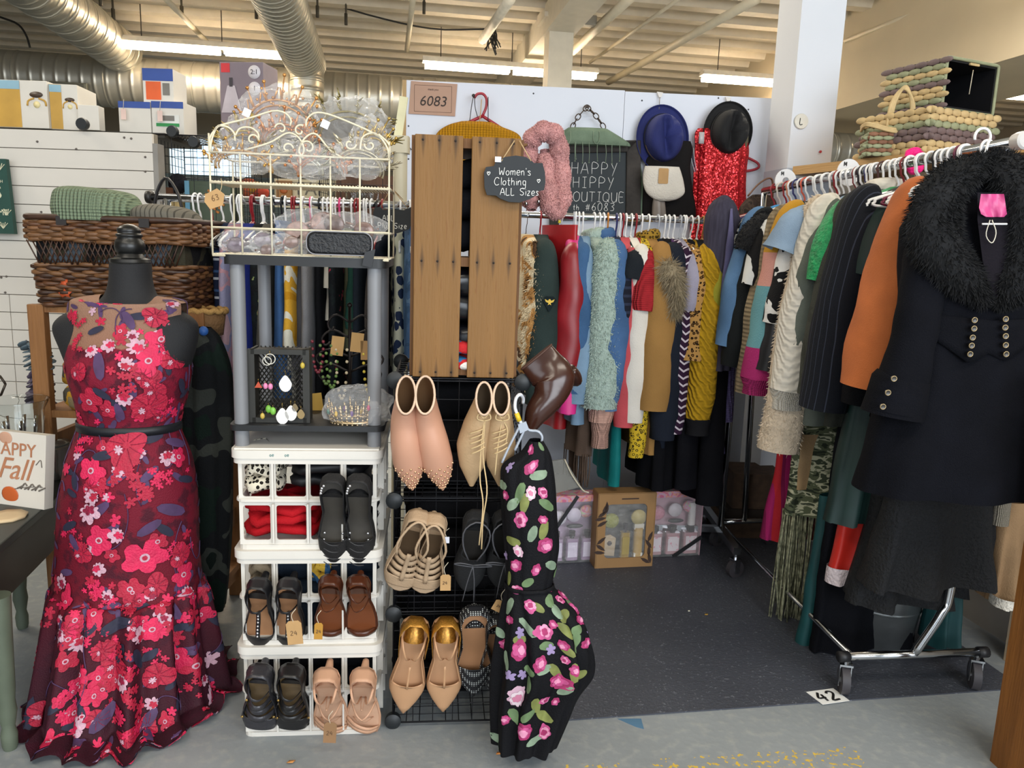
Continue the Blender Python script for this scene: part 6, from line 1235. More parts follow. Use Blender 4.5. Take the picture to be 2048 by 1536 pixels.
# bucket with spare hangers under the rack
p = atz(1790, 1330); p = V3(1.25, 2.42, 0); bu_ = thing('metal_bucket', 'galvanised bucket under the right rack full of spare hangers', 'bucket', p); GAL = mat('galvanised_pail', '8f9394', .3, .85, var=.2)
MB().lathe([(.1, 0), (.102, .004), (.132, .2), (.137, .203), (.137, .21), (.13, .21), (.098, .01), (0.001, .01)], n=32, cap=False).build('pail', GAL, bu_, smooth='auto'); MB().lathe([(.1215, .13), (.1245, .134), (.1225, .14)], n=32, cap=False).build('hoop', GAL, bu_)
for i in range(5):
    o = hanger('spare white hanger standing in the galvanised bucket', p + V3(-.05 + .02 * i, -.02, .33), .3, 'white', .15, 'spare hangers in the bucket', thin=False); o.rotation_euler = (math.pi + random.uniform(-.15, .15), .5, .3 + .06 * i); o.location = tuple(p + V3(-.08 + .03 * i, -.02, .13))
# ================================================================== DRESSES
class Surf:
    def __init__(s, G, closed=True):
        s.G = G; s.a, s.b = G.shape[:2]; s.cl = closed
        du = (np.roll(G, -1, 1) - np.roll(G, 1, 1)) / 2; dv = np.gradient(G, axis=0)
        if not closed: du = np.gradient(G, axis=1)
        N = np.cross(du, dv); N /= (np.linalg.norm(N, axis=2, keepdims=True) + 1e-12); cen = G.mean(1, keepdims=True); sg = np.sign(((G - cen) * N).sum(2, keepdims=True)); s.N = N * np.where(sg == 0, 1, sg); s.du, s.dv = du, dv
    def locate(s, px, py, off):
        P = s.G + off; q = proj(P.reshape(-1, 3)).reshape(s.a, s.b, 2); view = CAM - P; fr = (view * s.N).sum(2) > 0
        d = (q[..., 0] - px) ** 2 + (q[..., 1] - py) ** 2 + np.where(fr, 0, 1e9); k = int(np.argmin(d)); return divmod(k, s.b)
    def pt(s, i, j, eps):
        i = min(max(i, 0), s.a - 1.001); i0 = int(i); fi = i - i0
        if s.cl: j0 = int(math.floor(j)); fj = j - j0; ja, jb = j0 % s.b, (j0 + 1) % s.b
        else: j = min(max(j, 0), s.b - 1.001); ja = int(j); fj = j - ja; jb = ja + 1
        w = ((1 - fi) * (1 - fj), (1 - fi) * fj, fi * (1 - fj), fi * fj); idx = ((i0, ja), (i0, jb), (i0 + 1, ja), (i0 + 1, jb))
        P = sum(w_ * s.G[q] for w_, q in zip(w, idx)); N = sum(w_ * s.N[q] for w_, q in zip(w, idx)); return P + N * eps
    def patch(s, mb, i, j, rad, R, eps, rot=0, na=28, nr=3, x0=0, y0=0):
        lu = max(.003, np.linalg.norm(s.du[i, j % s.b])); lv = max(.0045, np.linalg.norm(s.dv[i, j % s.b])); V = [s.pt(i + y0 / lv, j + x0 / lu, eps)]; f = []
        for r in range(1, nr + 1):
            for k in range(na):
                th = 2 * math.pi * k / na; q = R * rad(th) * r / nr; V.append(s.pt(i + (y0 + q * math.sin(th + rot)) / lv, j + (x0 + q * math.cos(th + rot)) / lu, eps))
        for k in range(na): f.append((0, 1 + k, 1 + (k + 1) % na))
        for r in range(1, nr):
            for k in range(na): a = 1 + (r - 1) * na; b = 1 + r * na; f.append((a + k, b + k, b + (k + 1) % na, a + (k + 1) % na))
        mb.add(V, f)
    def leafp(s, mb, i, j, L, wd, rot, eps): s.patch(mb, i, j, lambda th: 1 / math.sqrt((math.cos(th)) ** 2 + (math.sin(th) * L / wd) ** 2) * (1 if abs(math.cos(th)) < .95 else 1.08), L, eps, rot, 20, 3)
petal = lambda n, lo=.55, sh=.7: (lambda th: (lo + (1 - lo) * abs(math.cos(n * th / 2)) ** sh) * (.88 + .12 * math.sin(2 * th + n)))
def silhouette(rows, Y, ncol, nrow, depth, folds=0, fa=None, seed=0, cy=None):
    """rows: (py, left px, right px, half depth[, Y]) -> closed grid in world coordinates"""
    Z, CX, RX, RYY, YY = [], [], [], [], []
    for r in rows:
        y = r[4] if len(r) > 4 else Y; a, b = at(r[1], r[0], y), at(r[2], r[0], y); Z.append((a[2] + b[2]) / 2); CX.append((a[0] + b[0]) / 2); RX.append((b[0] - a[0]) / 2); RYY.append(r[3]); YY.append(y)
    t = np.linspace(0, len(rows) - 1, nrow); k = range(len(rows)); sm = lambda q: curve([(0, 0, v) for v in q], nrow)[:, 2]
    z, cx, rx, ry, yy = sm(Z), sm(CX), sm(RX), sm(RYY), sm(YY); th = np.linspace(0, 2 * math.pi, ncol, endpoint=False); G = np.zeros((nrow, ncol, 3)); rs = np.random.RandomState(seed); ph = rs.uniform(0, 6, 4)
    for i in range(nrow):
        am = fa(t[i]) if fa else 0
        w = 1 + am * (np.sin(folds * th + ph[0] + .15 * math.sin(i * .2)) + .6 * np.sin((folds * 1.7) // 1 * th + ph[1]) + .4 * np.sin((folds * .45) // 1 * th + ph[2])) if folds else 1
        G[i, :, 0] = cx[i] + rx[i] * np.cos(th) * w; G[i, :, 1] = yy[i] - ry[i] * np.sin(th) * w; G[i, :, 2] = z[i]
    return G
# ---- dress form -----------------------------------------------------------
MY = 2.0; mc = at(258, 900, MY); dfb = V3(mc[0], MY, 0)
df = thing('dress_form', 'black dress form with turned neck finial', 'mannequin', dfb); MBK = mat('form_jersey', '17171a', .75, var=.15, bump=.2, bs=400); MWD = mat('finial_black', '141414', .35, var=.1)
def mz(py): return float(at(260, py, MY)[2])
G = silhouette([(525, 222, 300, .048), (560, 221, 302, .05), (590, 212, 312, .055), (608, 190, 335, .06), (622, 150, 368, .065), (640, 118, 392, .068), (662, 108, 396, .075), (700, 125, 388, .095), (745, 148, 372, .115), (800, 162, 360, .1), (850, 168, 354, .09), (920, 148, 374, .115), (1000, 138, 382, .12), (1060, 150, 372, .1)], MY, 48, 60, 0)
MB().grid(G - dfb, closeu=True).build('torso', MBK, df)
cx_ = at(260, 500, MY)[0] - dfb[0]; lean = (at(262, 460, MY)[0] - at(259, 590, MY)[0])
MB().lathe([(.048, mz(528)), (.05, mz(524)), (.048, mz(518)), (.034, mz(515)), (.03, mz(508)), (.027, mz(505))], c=(cx_, 0, 0), n=32).build('neck_plate', MWD, df, smooth='auto')
zt0, zt1 = mz(512), mz(448); hgt = zt1 - zt0
MB().lathe([(.022, zt0), (.034, zt0 + .14 * hgt), (.037, zt0 + .3 * hgt), (.034, zt0 + .47 * hgt), (.028, zt0 + .55 * hgt), (.029, zt0 + .6 * hgt), (.0325, zt0 + .64 * hgt), (.03, zt0 + .69 * hgt), (.026, zt0 + .72 * hgt), (.0285, zt0 + .76 * hgt), (.028, zt0 + .84 * hgt), (.021, zt0 + .93 * hgt), (.01, zt0 + .99 * hgt), (.001, zt1)], c=(cx_, 0, 0), n=32).build('finial', MWD, df)
MB().lathe([(.014, .02), (.014, mz(1055))], n=12).build('pole', BM, df); MB().lathe([(.16, 0), (.16, .012), (.03, .02), (.014, .05)], n=28).build('foot', BM, df)
# ---- red embroidered gown --------------------------------------------------
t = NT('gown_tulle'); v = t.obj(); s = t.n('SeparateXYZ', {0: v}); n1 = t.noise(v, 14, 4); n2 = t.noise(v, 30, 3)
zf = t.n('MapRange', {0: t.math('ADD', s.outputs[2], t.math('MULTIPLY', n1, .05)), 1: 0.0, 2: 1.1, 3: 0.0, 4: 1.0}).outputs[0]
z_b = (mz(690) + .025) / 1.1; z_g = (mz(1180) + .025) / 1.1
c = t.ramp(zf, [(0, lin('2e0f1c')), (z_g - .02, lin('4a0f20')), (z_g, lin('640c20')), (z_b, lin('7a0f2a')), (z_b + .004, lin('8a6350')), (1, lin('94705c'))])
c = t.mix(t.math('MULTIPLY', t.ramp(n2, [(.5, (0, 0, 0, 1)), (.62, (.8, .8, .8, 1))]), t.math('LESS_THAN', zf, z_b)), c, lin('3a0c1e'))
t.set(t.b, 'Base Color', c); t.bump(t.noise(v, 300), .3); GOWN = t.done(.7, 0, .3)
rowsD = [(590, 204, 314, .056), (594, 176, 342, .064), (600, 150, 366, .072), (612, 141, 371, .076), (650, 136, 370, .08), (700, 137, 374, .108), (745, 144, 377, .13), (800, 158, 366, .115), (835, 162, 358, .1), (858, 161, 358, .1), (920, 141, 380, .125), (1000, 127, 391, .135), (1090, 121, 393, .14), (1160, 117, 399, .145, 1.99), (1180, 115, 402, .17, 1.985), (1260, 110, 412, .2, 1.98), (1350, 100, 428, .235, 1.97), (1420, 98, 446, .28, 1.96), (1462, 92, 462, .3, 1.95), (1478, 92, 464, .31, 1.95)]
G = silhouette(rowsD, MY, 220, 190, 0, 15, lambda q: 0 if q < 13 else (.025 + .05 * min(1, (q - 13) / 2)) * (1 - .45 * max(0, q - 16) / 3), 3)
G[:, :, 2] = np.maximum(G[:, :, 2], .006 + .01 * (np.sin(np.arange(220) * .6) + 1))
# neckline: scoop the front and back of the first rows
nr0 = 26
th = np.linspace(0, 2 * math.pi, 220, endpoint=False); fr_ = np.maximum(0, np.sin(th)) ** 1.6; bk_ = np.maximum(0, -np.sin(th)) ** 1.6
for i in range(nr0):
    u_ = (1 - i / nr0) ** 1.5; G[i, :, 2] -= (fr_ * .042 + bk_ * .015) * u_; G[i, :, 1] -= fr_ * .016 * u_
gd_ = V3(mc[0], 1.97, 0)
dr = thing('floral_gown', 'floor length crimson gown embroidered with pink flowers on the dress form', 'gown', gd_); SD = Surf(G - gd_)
# armholes: leave the side faces of the yoke open
mb = MB(); a_, b_ = G.shape[:2]; Gl = G - gd_; fs = []
for i in range(a_ - 1):
    for j in range(b_):
        th = 2 * math.pi * j / b_; side = abs(math.cos(th))
        if 22 < i < 40 and side > .975: continue
        fs.append((i * b_ + j, i * b_ + (j + 1) % b_, (i + 1) * b_ + (j + 1) % b_, (i + 1) * b_ + j))
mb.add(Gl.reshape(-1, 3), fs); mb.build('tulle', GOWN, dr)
iw = int(np.argmin(np.abs(G[:, :, 2].mean(1) - mz(848)))); bd_ = []
for dz in (-.0115, .0115): bd_.append([SD.pt(iw, j, .003) * V3(1, 1, 0) + V3(0, 0, SD.pt(iw, j, 0)[2] + dz) for j in range(b_)])
MB().grid(np.array(bd_), closeu=True).build('belt', mat('belt_ribbon', '14161c', .5), dr, solid=.003)
EM = {'pink': mat('thread_pink', 'c81b4a', .6, var=.2, vs=40, bump=.4, bs=200), 'hot': mat('thread_hot', 'd41f52', .6, var=.15, vs=40, bump=.4, bs=200), 'red': mat('thread_red', 'b01638', .6, var=.2, vs=40, bump=.4, bs=200), 'wine': mat('thread_wine', '8c1238', .6, var=.3, vs=60, bump=.5, bs=160), 'lil': mat('thread_lilac', 'c9a0b0', .7, var=.18, vs=60, bump=.4, bs=200), 'pur': mat('thread_purple', '4b3258', .7, var=.25, vs=30), 'nav': mat('thread_navy', '232238', .7, var=.25, vs=30)}
PXM = 1 / 775.0
def fl(surf, off, par, px, py, Rp, kind, seed=0, eps=.003):
    i, j = surf.locate(px, py, off); R = Rp * PXM; rs = np.random.RandomState(seed); rot = rs.uniform(0, 6); e = eps + rs.uniform(0, .002); mb = MB()
    if kind in ('poppy', 'hot', 'red'):
        surf.patch(mb, i, j, petal(5, .5, .55), R, e, rot); o = mb.build('embroidered_flower', EM[{'poppy': 'pink', 'hot': 'hot', 'red': 'red'}[kind]], par)
        m = MB(); surf.patch(m, i, j, lambda th: 1, R * .2, e + .0015, 0, 14, 2); q = m.build('flower_centre', EM['lil'], o); m = MB(); surf.patch(m, i, j, lambda th: 1, R * .11, e + .0025, 0, 10, 1); m.build('flower_eye', EM['red'], o)
    elif kind == 'carn':
        kk = rs.uniform(0, 6, 2); surf.patch(mb, i, j, lambda th: (.5 + .5 * abs(math.cos(4.5 * th + math.sin(2 * th + kk[0]))) ** .5) * (.78 + .3 * math.sin(th + kk[1])), R, e, rot, 52); o = mb.build('embroidered_flower', EM['lil'], par); m = MB(); surf.patch(m, i, j, petal(5, .5, .6), R * .5, e + .0015, rot + .5); m.build('flower_centre', EM[rs.choice(['pink', 'wine', 'red'])], o)
    elif kind == 'vein':
        surf.patch(mb, i, j, petal(3, .74, .8), R, e, rot, 36); o = mb.build('embroidered_flower', EM['red'], par); m = MB()
        for k in range(9):
            a = rot + k * .7; lu = max(.003, np.linalg.norm(surf.du[i, j])); lv = max(.0045, np.linalg.norm(surf.dv[i, j]))
            P = [surf.pt(i + R * u * math.sin(a + .15 * u) / lv, j + R * u * math.cos(a + .15 * u) / lu, e + .0015) for u in (.15, .4, .65, .86)]; m.tube(curve(P, 7), .0008, 4)
        m.build('vein_stitching', EM['wine'], o); m = MB(); surf.patch(m, i, j, petal(7, .5), R * .22, e + .002, rot, 28, 2, R * .3, R * .2); m.build('flower_centre', EM['lil'], o)
    elif kind == 'clus':
        for k in range(7):
            a = rs.uniform(0, 6.3); q = R * math.sqrt(rs.uniform(.02, 1)); surf.patch(mb, i, j, petal(5, .4, .6), R * .36, e + rs.uniform(0, .001), rs.uniform(0, 6), 20, 2, q * math.cos(a), q * math.sin(a))
        mb.build('flower_cluster', EM[rs.choice(['pink', 'hot', 'red'])], par)
    elif kind in ('leaf', 'nleaf'):
        surf.leafp(mb, i, j, R, R * .42, rot, e); mb.build('embroidered_leaf', EM['pur' if kind == 'leaf' else 'nav'], par)
FLW = '213,622,19,hot;156,629,22,clus;183,607,20,leaf;309,632,26,vein;341,609,20,carn;338,649,12,red;357,650,12,red;192,660,16,nleaf;259,640,20,leaf;280,633,18,nleaf;322,680,30,hot;265,672,15,carn;276,694,22,carn;221,692,18,carn;295,722,33,hot;160,689,22,clus;183,699,15,carn;200,735,26,leaf;251,735,18,carn;346,720,28,vein;246,760,30,clus;249,796,20,carn;298,814,38,vein;309,778,26,vein;183,800,32,red;334,812,20,clus;241,825,18,leaf;206,789,18,nleaf;160,745,22,vein;362,770,18,nleaf;169,884,26,clus;255,892,45,vein;281,901,14,carn;334,912,20,carn;211,908,22,nleaf;350,885,22,leaf;186,941,32,hot;235,945,18,carn;258,930,18,clus;319,964,26,clus;238,975,36,clus;275,972,36,clus;189,995,20,carn;300,945,20,leaf;150,960,18,nleaf;370,955,18,nleaf;180,1016,27,carn;240,1068,20,carn;199,1078,34,hot;290,1117,46,hot;163,1110,25,vein;225,1112,18,red;195,1140,18,carn;360,1106,28,vein;364,1150,28,poppy;300,1050,24,leaf;345,1020,28,leaf;140,1050,20,nleaf;150,1080,18,leaf;330,1060,20,nleaf;259,1180,28,red;311,1172,28,vein;128,1165,20,carn;133,1205,24,poppy;122,1268,18,carn;165,1278,22,carn;218,1192,14,carn;307,1262,26,hot;401,1228,24,poppy;278,1272,24,carn;248,1322,34,clus;248,1356,22,carn;315,1352,32,vein;161,1352,22,poppy;262,1404,30,clus;307,1404,16,carn;248,1455,28,clus;92,1430,28,vein;150,1452,24,carn;410,1440,34,vein;422,1400,20,carn;448,1388,25,poppy;464,1434,14,carn;225,1500,42,vein;311,1492,18,carn;356,1474,26,poppy;100,1485,26,poppy;352,1312,30,poppy;205,1440,34,leaf;370,1250,20,carn;150,1240,24,red;190,1230,22,poppy;345,1215,24,leaf;235,1245,28,nleaf;390,1330,30,red;130,1320,26,red;205,1300,24,vein;350,1395,28,leaf;190,1390,26,poppy;295,1440,26,leaf;130,1400,26,clus;385,1375,22,clus;330,1440,22,red;170,1490,24,leaf;270,1515,24,hot;300,1310,20,nleaf;255,1220,22,clus;375,1185,22,carn;185,1175,20,clus'
for k, q in enumerate(FLW.split(';')):
    x, y, r, kd = q.split(','); fl(SD, gd_, dr, float(x), float(y), float(r), kd, k)
rq = np.random.RandomState(12)
for k in range(95):
    y = rq.uniform(1185, 1500) if k < 65 else rq.uniform(620, 1150); f_ = rq.uniform(.02, .98)
    x = lerp(ip(y, [600, 850, 1000, 1180, 1350, 1500], [150, 172, 132, 118, 100, 80]), ip(y, [600, 850, 1000, 1180, 1350, 1500], [360, 350, 385, 398, 428, 465]), f_)
    fl(SD, gd_, dr, x, y, rq.uniform(13, 27), rq.choice(['poppy', 'red', 'red', 'carn', 'vein', 'clus', 'leaf', 'nleaf', 'clus']), 500 + k, .0014)
fill = {k: MB() for k in ('hot', 'red', 'pur', 'nav', 'lil')}; rs = np.random.RandomState(2)
for k in range(520):
    i = rs.randint(14, 186); j = rs.randint(0, 220); kd = rs.choice(list(fill), p=[.27, .36, .19, .13, .05]); R = rs.uniform(.008, .02)
    if k % 3 == 0: i = rs.randint(125, 187); R *= 1.5
    if i < 40 and abs(math.cos(2 * math.pi * j / 220)) > .93: continue
    if kd in ('pur', 'nav'): SD.leafp(fill[kd], i, j, R * 1.2, R * .5, rs.uniform(0, 6), .0018)
    else: SD.patch(fill[kd], i, j, petal(5, .45, .6), R, .0016 + rs.uniform(0, .001), rs.uniform(0, 6), 20, 2)
vn = MB()
for k in range(60):
    i, j = rs.randint(20, 180), rs.randint(0, 220); a = rs.uniform(0, 6.3); P = []
    for u in range(9): P.append(SD.pt(i, j, .0022)); i += 2.2 * math.sin(a); j += 2.2 * math.cos(a); a += rs.uniform(.1, .45)
    vn.tube(curve(P, 20), .0013, 5)
    for u in (2, 5, 7): q_ = P[u]; SD.leafp(fill['pur'], int(min(185, max(16, i - 2 * (8 - u)))), int(j) % 220, .016, .006, a + u, .002)
q = vn.build('vine_embroidery', EM['pur'], dr); q['kind'] = 'stuff'
for k, m in fill.items(): q = m.build('small_embroidery', EM[k], dr); q['kind'] = 'stuff'
# ---- black floral dress on the cube shelf ---------------------------------
FY = 1.74
rowsF = [(880, 1058, 1086, .02), (905, 1040, 1100, .03), (930, 1006, 1106, .04), (970, 1002, 1111, .05), (1030, 1004, 1114, .055), (1090, 1009, 1118, .05), (1140, 1012, 1110, .045), (1168, 1013, 1104, .045), (1185, 1010, 1118, .05), (1230, 1003, 1158, .065), (1290, 997, 1180, .075), (1340, 993, 1178, .075), (1385, 990, 1150, .07), (1430, 989, 1132, .07), (1486, 990, 1108, .065)]
G = silhouette(rowsF, FY, 150, 130, 0, 9, lambda q: .02 if q < 8 else .03 + .09 * min(1, (q - 8) / 3), 8); fo = V3(at(1050, 1190, FY)[0], FY, float(at(1050, 1490, FY)[2])); FD = thing('hanging_floral_dress', 'black dress printed with pink roses hanging on the wire cubes', 'dress', fo); SF = Surf(G - fo)
MB().grid(G - fo, closeu=True).build('cloth', fabric('dress_black', '131316', .7, var=.2), FD)
i0 = int(np.argmin(np.abs(G[:, :, 2].mean(1) - float(at(1055, 1168, FY)[2])))); bd_ = [[SF.pt(i0 + d_, j, .004) for j in range(150)] for d_ in (-2, 0, 2)]; MB().grid(np.array(bd_), closeu=True).build('waist_sash', fabric('dress_black', '131316', .7, var=.2), FD, solid=.003)
RM = [mat('rose_dark', '9c2a5e', .7, var=.2, vs=60), mat('rose_mid', 'b94b80', .7, var=.2, vs=60), mat('rose_light', 'd98fae', .7, var=.15, vs=60)]; PM = [mat('dahlia_pale', 'c9a3b4', .7, var=.15), mat('dahlia_white', 'd9c7cd', .7, var=.1), mat('dahlia_core', 'c77a96', .7)]; LM = [mat('leaf_sage', '7d9079', .7, var=.25, vs=40), mat('leaf_green', '5f7650', .7, var=.25, vs=40), mat('leaf_olive', '73793f', .7, var=.25, vs=40)]; LIL = mat('lilac_bloom', '8d7ba3', .7, var=.2)
def rose(px, py, Rp, ms, n=6, k=0):
    i, j = SF.locate(px, py, fo); R = Rp / 890.0; rs = np.random.RandomState(k); par = None
    for q, (sc, m_) in enumerate(((1, ms[0]), (.72, ms[1]), (.42, ms[2]))):
        mb = MB(); SF.patch(mb, i, j, petal(n - q, .72, .6), R * sc, .002 + .0012 * q, rs.uniform(0, 6), 30, 3, rs.uniform(-.1, .1) * R, rs.uniform(-.1, .1) * R); o = mb.build('printed_rose' if par is None else 'petal_ring', m_, par or FD); par = par or o
ROS = '1041,1039,20;1092,1092,22;1031,1133,18;1073,1142,15;1034,1180,21;1139,1175,20;1142,1222,22;1043,1300,25;1087,1262,21;1082,1326,20;1114,1360,22;1048,1464,22;1087,1460,20;1063,897,18;1065,930,21;1012,992,13;1085,985,14;1165,1310,16;1015,1290,14;1110,1130,14;1060,1210,16;1010,1440,12;1140,1375,12;1105,1250,12;1090,1400,12;1085,1040,12;1160,1240,15;1172,1285,14;1120,1200,14;1125,1290,15;1150,1340,14;1100,1180,10;1130,1320,12;1168,1330,11;1110,1400,11;1020,1240,12'
for k, q in enumerate(ROS.split(';')): x, y, r = map(float, q.split(',')); rose(x, y, r, RM if k % 4 else [RM[1], RM[2], RM[0]], 6, k)
rose(1038, 1393, 31, PM, 9, 50); rose(1061, 983, 16, PM, 7, 51); rose(1036, 1100, 15, PM, 7, 52)
for k, q in enumerate('1041,1261;1021,1349;1163,1271;1019,935;1045,1350;1015,1110;1100,1300'.split(';')):
    x, y = map(float, q.split(',')); i, j = SF.locate(x, y, fo); mb = MB(); SF.patch(mb, i, j, petal(5, .35, .6), .015, .0025, k); mb.build('printed_violet', LIL, FD)
rs = np.random.RandomState(4); lv = [(1079, 950), (1041, 983), (1050, 1008), (1008, 968), (1081, 893), (1088, 1061), (1102, 1132), (1056, 1166), (1075, 1212), (1000, 1267), (1000, 1372), (1072, 1408), (1088, 1340), (1148, 1284), (1121, 1421), (1005, 1480), (1056, 1432), (1041, 1281), (1025, 1010), (1100, 1200), (1125, 1230), (1020, 1210), (1060, 1340), (1150, 1345), (1070, 1480), (1030, 1430), (1018, 1160), (1065, 1070), (1095, 1010), (1130, 1300), (1055, 1255), (1155, 1260), (1135, 1265), (1175, 1310), (1145, 1200), (1110, 1340), (1130, 1380), (1095, 1290), (1160, 1350), (1115, 1225), (1140, 1150), (1025, 1080), (1015, 1320), (1060, 1370), (1085, 1430)]
for k, (x, y) in enumerate(lv): i, j = SF.locate(x, y, fo); mb = MB(); SF.leafp(mb, i, j, .022 * rs.uniform(.7, 1.2), .011, rs.uniform(0, 6), .0016); mb.build('printed_leaf', LM[k % 3], FD)
# clear hanger and its hook, brown mesh belt tail
ch = thing('clear_hanger', 'clear plastic hanger with yellow size cube above the black floral dress', 'hanger', at(1040, 790, FY)); b0 = at(1040, 790, FY); CLP = mat('clear_grey_plastic', 'b9c2cf', .2, var=.05, Alpha=.75)
def c_(px, py, y=0): return at(px, py, FY + y) - b0
MB().tube(curve([c_(1046, 806, .03), c_(1046, 796, .02), c_(1040, 789), c_(1032, 797), c_(1030, 815), c_(1036, 832), c_(1043, 848)], 20), .004, 8).build('hook', mat('hook_white', 'd5d8de', .3), ch)
MB().tube([c_(1033, 826), c_(1039, 842)], .0058, 8).build('size_cube', mat('size_yellow', 'd9b62a', .4), ch)
for P in ([(1043, 846), (1030, 870), (1015, 900), (1004, 925)], [(1046, 846), (1058, 860), (1075, 862), (1084, 872), (1083, 885)], [(1052, 852), (1045, 868), (1030, 900)]): MB().tube(curve([c_(*p) for p in P], 12), .006, 8, flat=.5).build('arm', CLP, ch)
MB().poly([(c_(*p)[0], c_(*p)[2]) for p in ((1036, 848), (1052, 842), (1058, 858), (1040, 866))], ((0, 0, 0), (1, 0, 0), (0, 0, 1), (0, -1, 0)), .006).build('crown_plate', CLP, ch, smooth=False)
# ================================================================== LEFT SIDE
def flatbox(mb, c, d, R=None): return mb.box(c, d, R)
# low dark table
TG = mat('table_green', '2b302c', .45, var=.15); TL = mat('table_leg_green', '5a6353', .6, var=.15)
P1, P2 = V3(-1.2, 1.6, 0), V3(-1.37, 2.42, 0); te = unit(P2 - P1); tn_ = V3(te[1], -te[0], 0) * -1
if tn_[0] > 0: tn_ = -tn_
tb = thing('low_table', 'low dark green table with turned legs at the left edge', 'table', P1)
mid_ = (P2 - P1) / 2 + tn_ * .35; Rt = np.stack([-tn_, te, V3(0, 0, 1)], 1)
MB().rbox(mid_ + V3(0, 0, .488), (.72, np.linalg.norm(P2 - P1), .024), .012, Rt).build('top', TG, tb, smooth=False, bev=.004)
MB().box(mid_ + V3(0, 0, .395), (.64, np.linalg.norm(P2 - P1) - .08, .16), Rt).build('apron', mat('table_apron', '33302b', .5, var=.2), tb, smooth=False)
LEG = [(.02, 0), (.024, .01), (.026, .04), (.02, .06), (.024, .075), (.03, .1), (.026, .13), (.03, .16), (.035, .3), (.04, .4)]
for p in (V3(-1.2, 1.71, 0) - P1, V3(-1.54, 2.3, 0) - P1, te * .1 + tn_ * .6, te * .75 + tn_ * .6): MB().lathe(LEG, c=p, n=20, sx=.72, sy=.72).build('leg', TL, tb, smooth='auto')
def ontable(px, py): return atz(px, py, .5)
# fall sign
p = ontable(60, 1012); sg = thing('fall_sign', 'white box sign with HAPPY Fall lettering and orange pumpkin on the low table', 'sign', p, -.25); SW = mat('sign_offwhite', 'd9d2c6', .6, var=.03); CPR = mat('copper_ink', 'b57a58', .6)
MB().box((-.1, .015, .1), (.32, .03, .205), rotx(-.12)).build('board', SW, sg, smooth=False)
TX2 = np.stack([V3(1, 0, 0), rotx(-.12) @ V3(0, 0, 1), rotx(-.12) @ V3(0, -1, 0)], 1); fr = lambda x, z: (x, -.0015 + (z - .1) * math.tan(.12), z)
textmesh('lettering', 'HAPPY', .052, CPR, sg, TX2, fr(-.05, .155)); textmesh('lettering', 'Fall', .085, CPR, sg, TX2, fr(-.045, .1), italic=.35)
m = MB()
for k in range(7): x = -.03 + .012 * k; m.tube(curve([fr(x, .05), fr(x + .012, .056 + .01 * (k % 2)), fr(x + .02, .06)], 6), .0022, 5)
m.tube(curve([fr(-.05, .045), fr(0, .056), fr(.055, .062)], 8), .001, 4); m.tube(curve([fr(.03, .12), fr(.045, .135), fr(.05, .115)], 8), .0012, 4); m.build('leaf_drawing', mat('ink_grey', '6d655c', .7), sg)
MB().sphere(fr(-.055, .03), .026, 14, 9, (1.1, .06, .9)).build('pumpkin_drawing', mat('pumpkin_orange', 'c8602a', .6), sg); MB().sphere(fr(-.075, .185), .02, 14, 9, (1.1, .06, .9)).build('leaf_drawing', mat('pumpkin_blush', 'c89a80', .6), sg)
p = ontable(12, 1035); o = MB().lathe([(.05, 0), (.052, .006), (.03, .005), (0.001, .005)], n=9).build('coaster', mat('coaster_cream', 'c9b08a', .6)); tag(place(o, p), 'scalloped cream coaster at the table edge', 'coaster')
# glass bucket with cutlery
p = at(18, 900, 2.15); p = V3(p[0], 2.2, .5); gb_ = thing('glass_jar', 'wide clear glass jar holding silver cutlery on the low table', 'jar', p); GL = glass('jar_glass')
MB().lathe([(.055, 0), (.07, .24), (.082, .262), (.084, .268), (.08, .268), (.066, .24), (.05, .012), (0.001, .012)], n=32, cap=False).build('glass', GL, gb_, smooth='auto')
for k in range(14):
    a = k * .9; o = thing('cutlery', 'silver cutlery handle standing in the glass jar', 'cutlery', p + V3(.035 * math.cos(a), .035 * math.sin(a), .014), 0, 'cutlery in the glass jar'); MB().tube(curve([(0, 0, 0), (.006 * math.cos(a), .006 * math.sin(a), .1), (.016 * math.cos(a), .016 * math.sin(a), .2)], 8), np.interp(range(8), [0, 3, 7], [.004, .003, .0075]), 8, flat=.4).build('handle', CHROME(), o)
p = ontable(102, 880); p = V3(-1.44, 2.33, .5); o = thing('silver_box', 'mirrored silver box behind the fall sign', 'box', p, -.2); MB().rbox((0, 0, .05), (.14, .1, .1), .02).build('body', mat('silver_plate', 'a9aaa6', .25, .8, var=.15), o, smooth='auto', bev=.004); MB().lathe([(.062, .1), (.064, .106), (.03, .115)], n=20).build('lid', mat('silver_plate', 'a9aaa6', .25, .8, var=.15), o)
# eucalyptus
b0 = at(83, 838, 2.35); eu = thing('eucalyptus_stem', 'dusty blue eucalyptus sprig in a small glass on the table', 'plant', V3(b0[0], 2.35, .5)); EUM = mat('eucalyptus_leaf', '55636a', .7, var=.25, vs=25); EUP = mat('eucalyptus_plum', '4d4353', .7, var=.25, vs=25); base = V3(b0[0], 2.35, .5)
for st, (P, n) in enumerate((([(83, 838), (80, 780), (72, 720), (52, 680)], 13), ([(84, 838), (82, 780), (86, 720), (80, 685)], 10))):
    Q = curve([at(x, y, 2.35) - base for x, y in P], 30); MB().tube(Q, .002, 5).build('stem', mat('stem_brown', '4a3a30', .7), eu)
    for k in range(n):
        c = Q[6 + int(k * 23 / n)]; rr_ = .022 * (1 - .03 * k) + .004
        for s in (-1, 1): MB().sphere(c + V3(s * rr_ * .8, random.uniform(-.01, .01), 0), rr_, 10, 6, (1, .9, .18), rotx(random.uniform(-.5, .5)) @ roty(s * random.uniform(.1, .6))).build('leaf', EUM if k > n * .45 else EUP, eu)
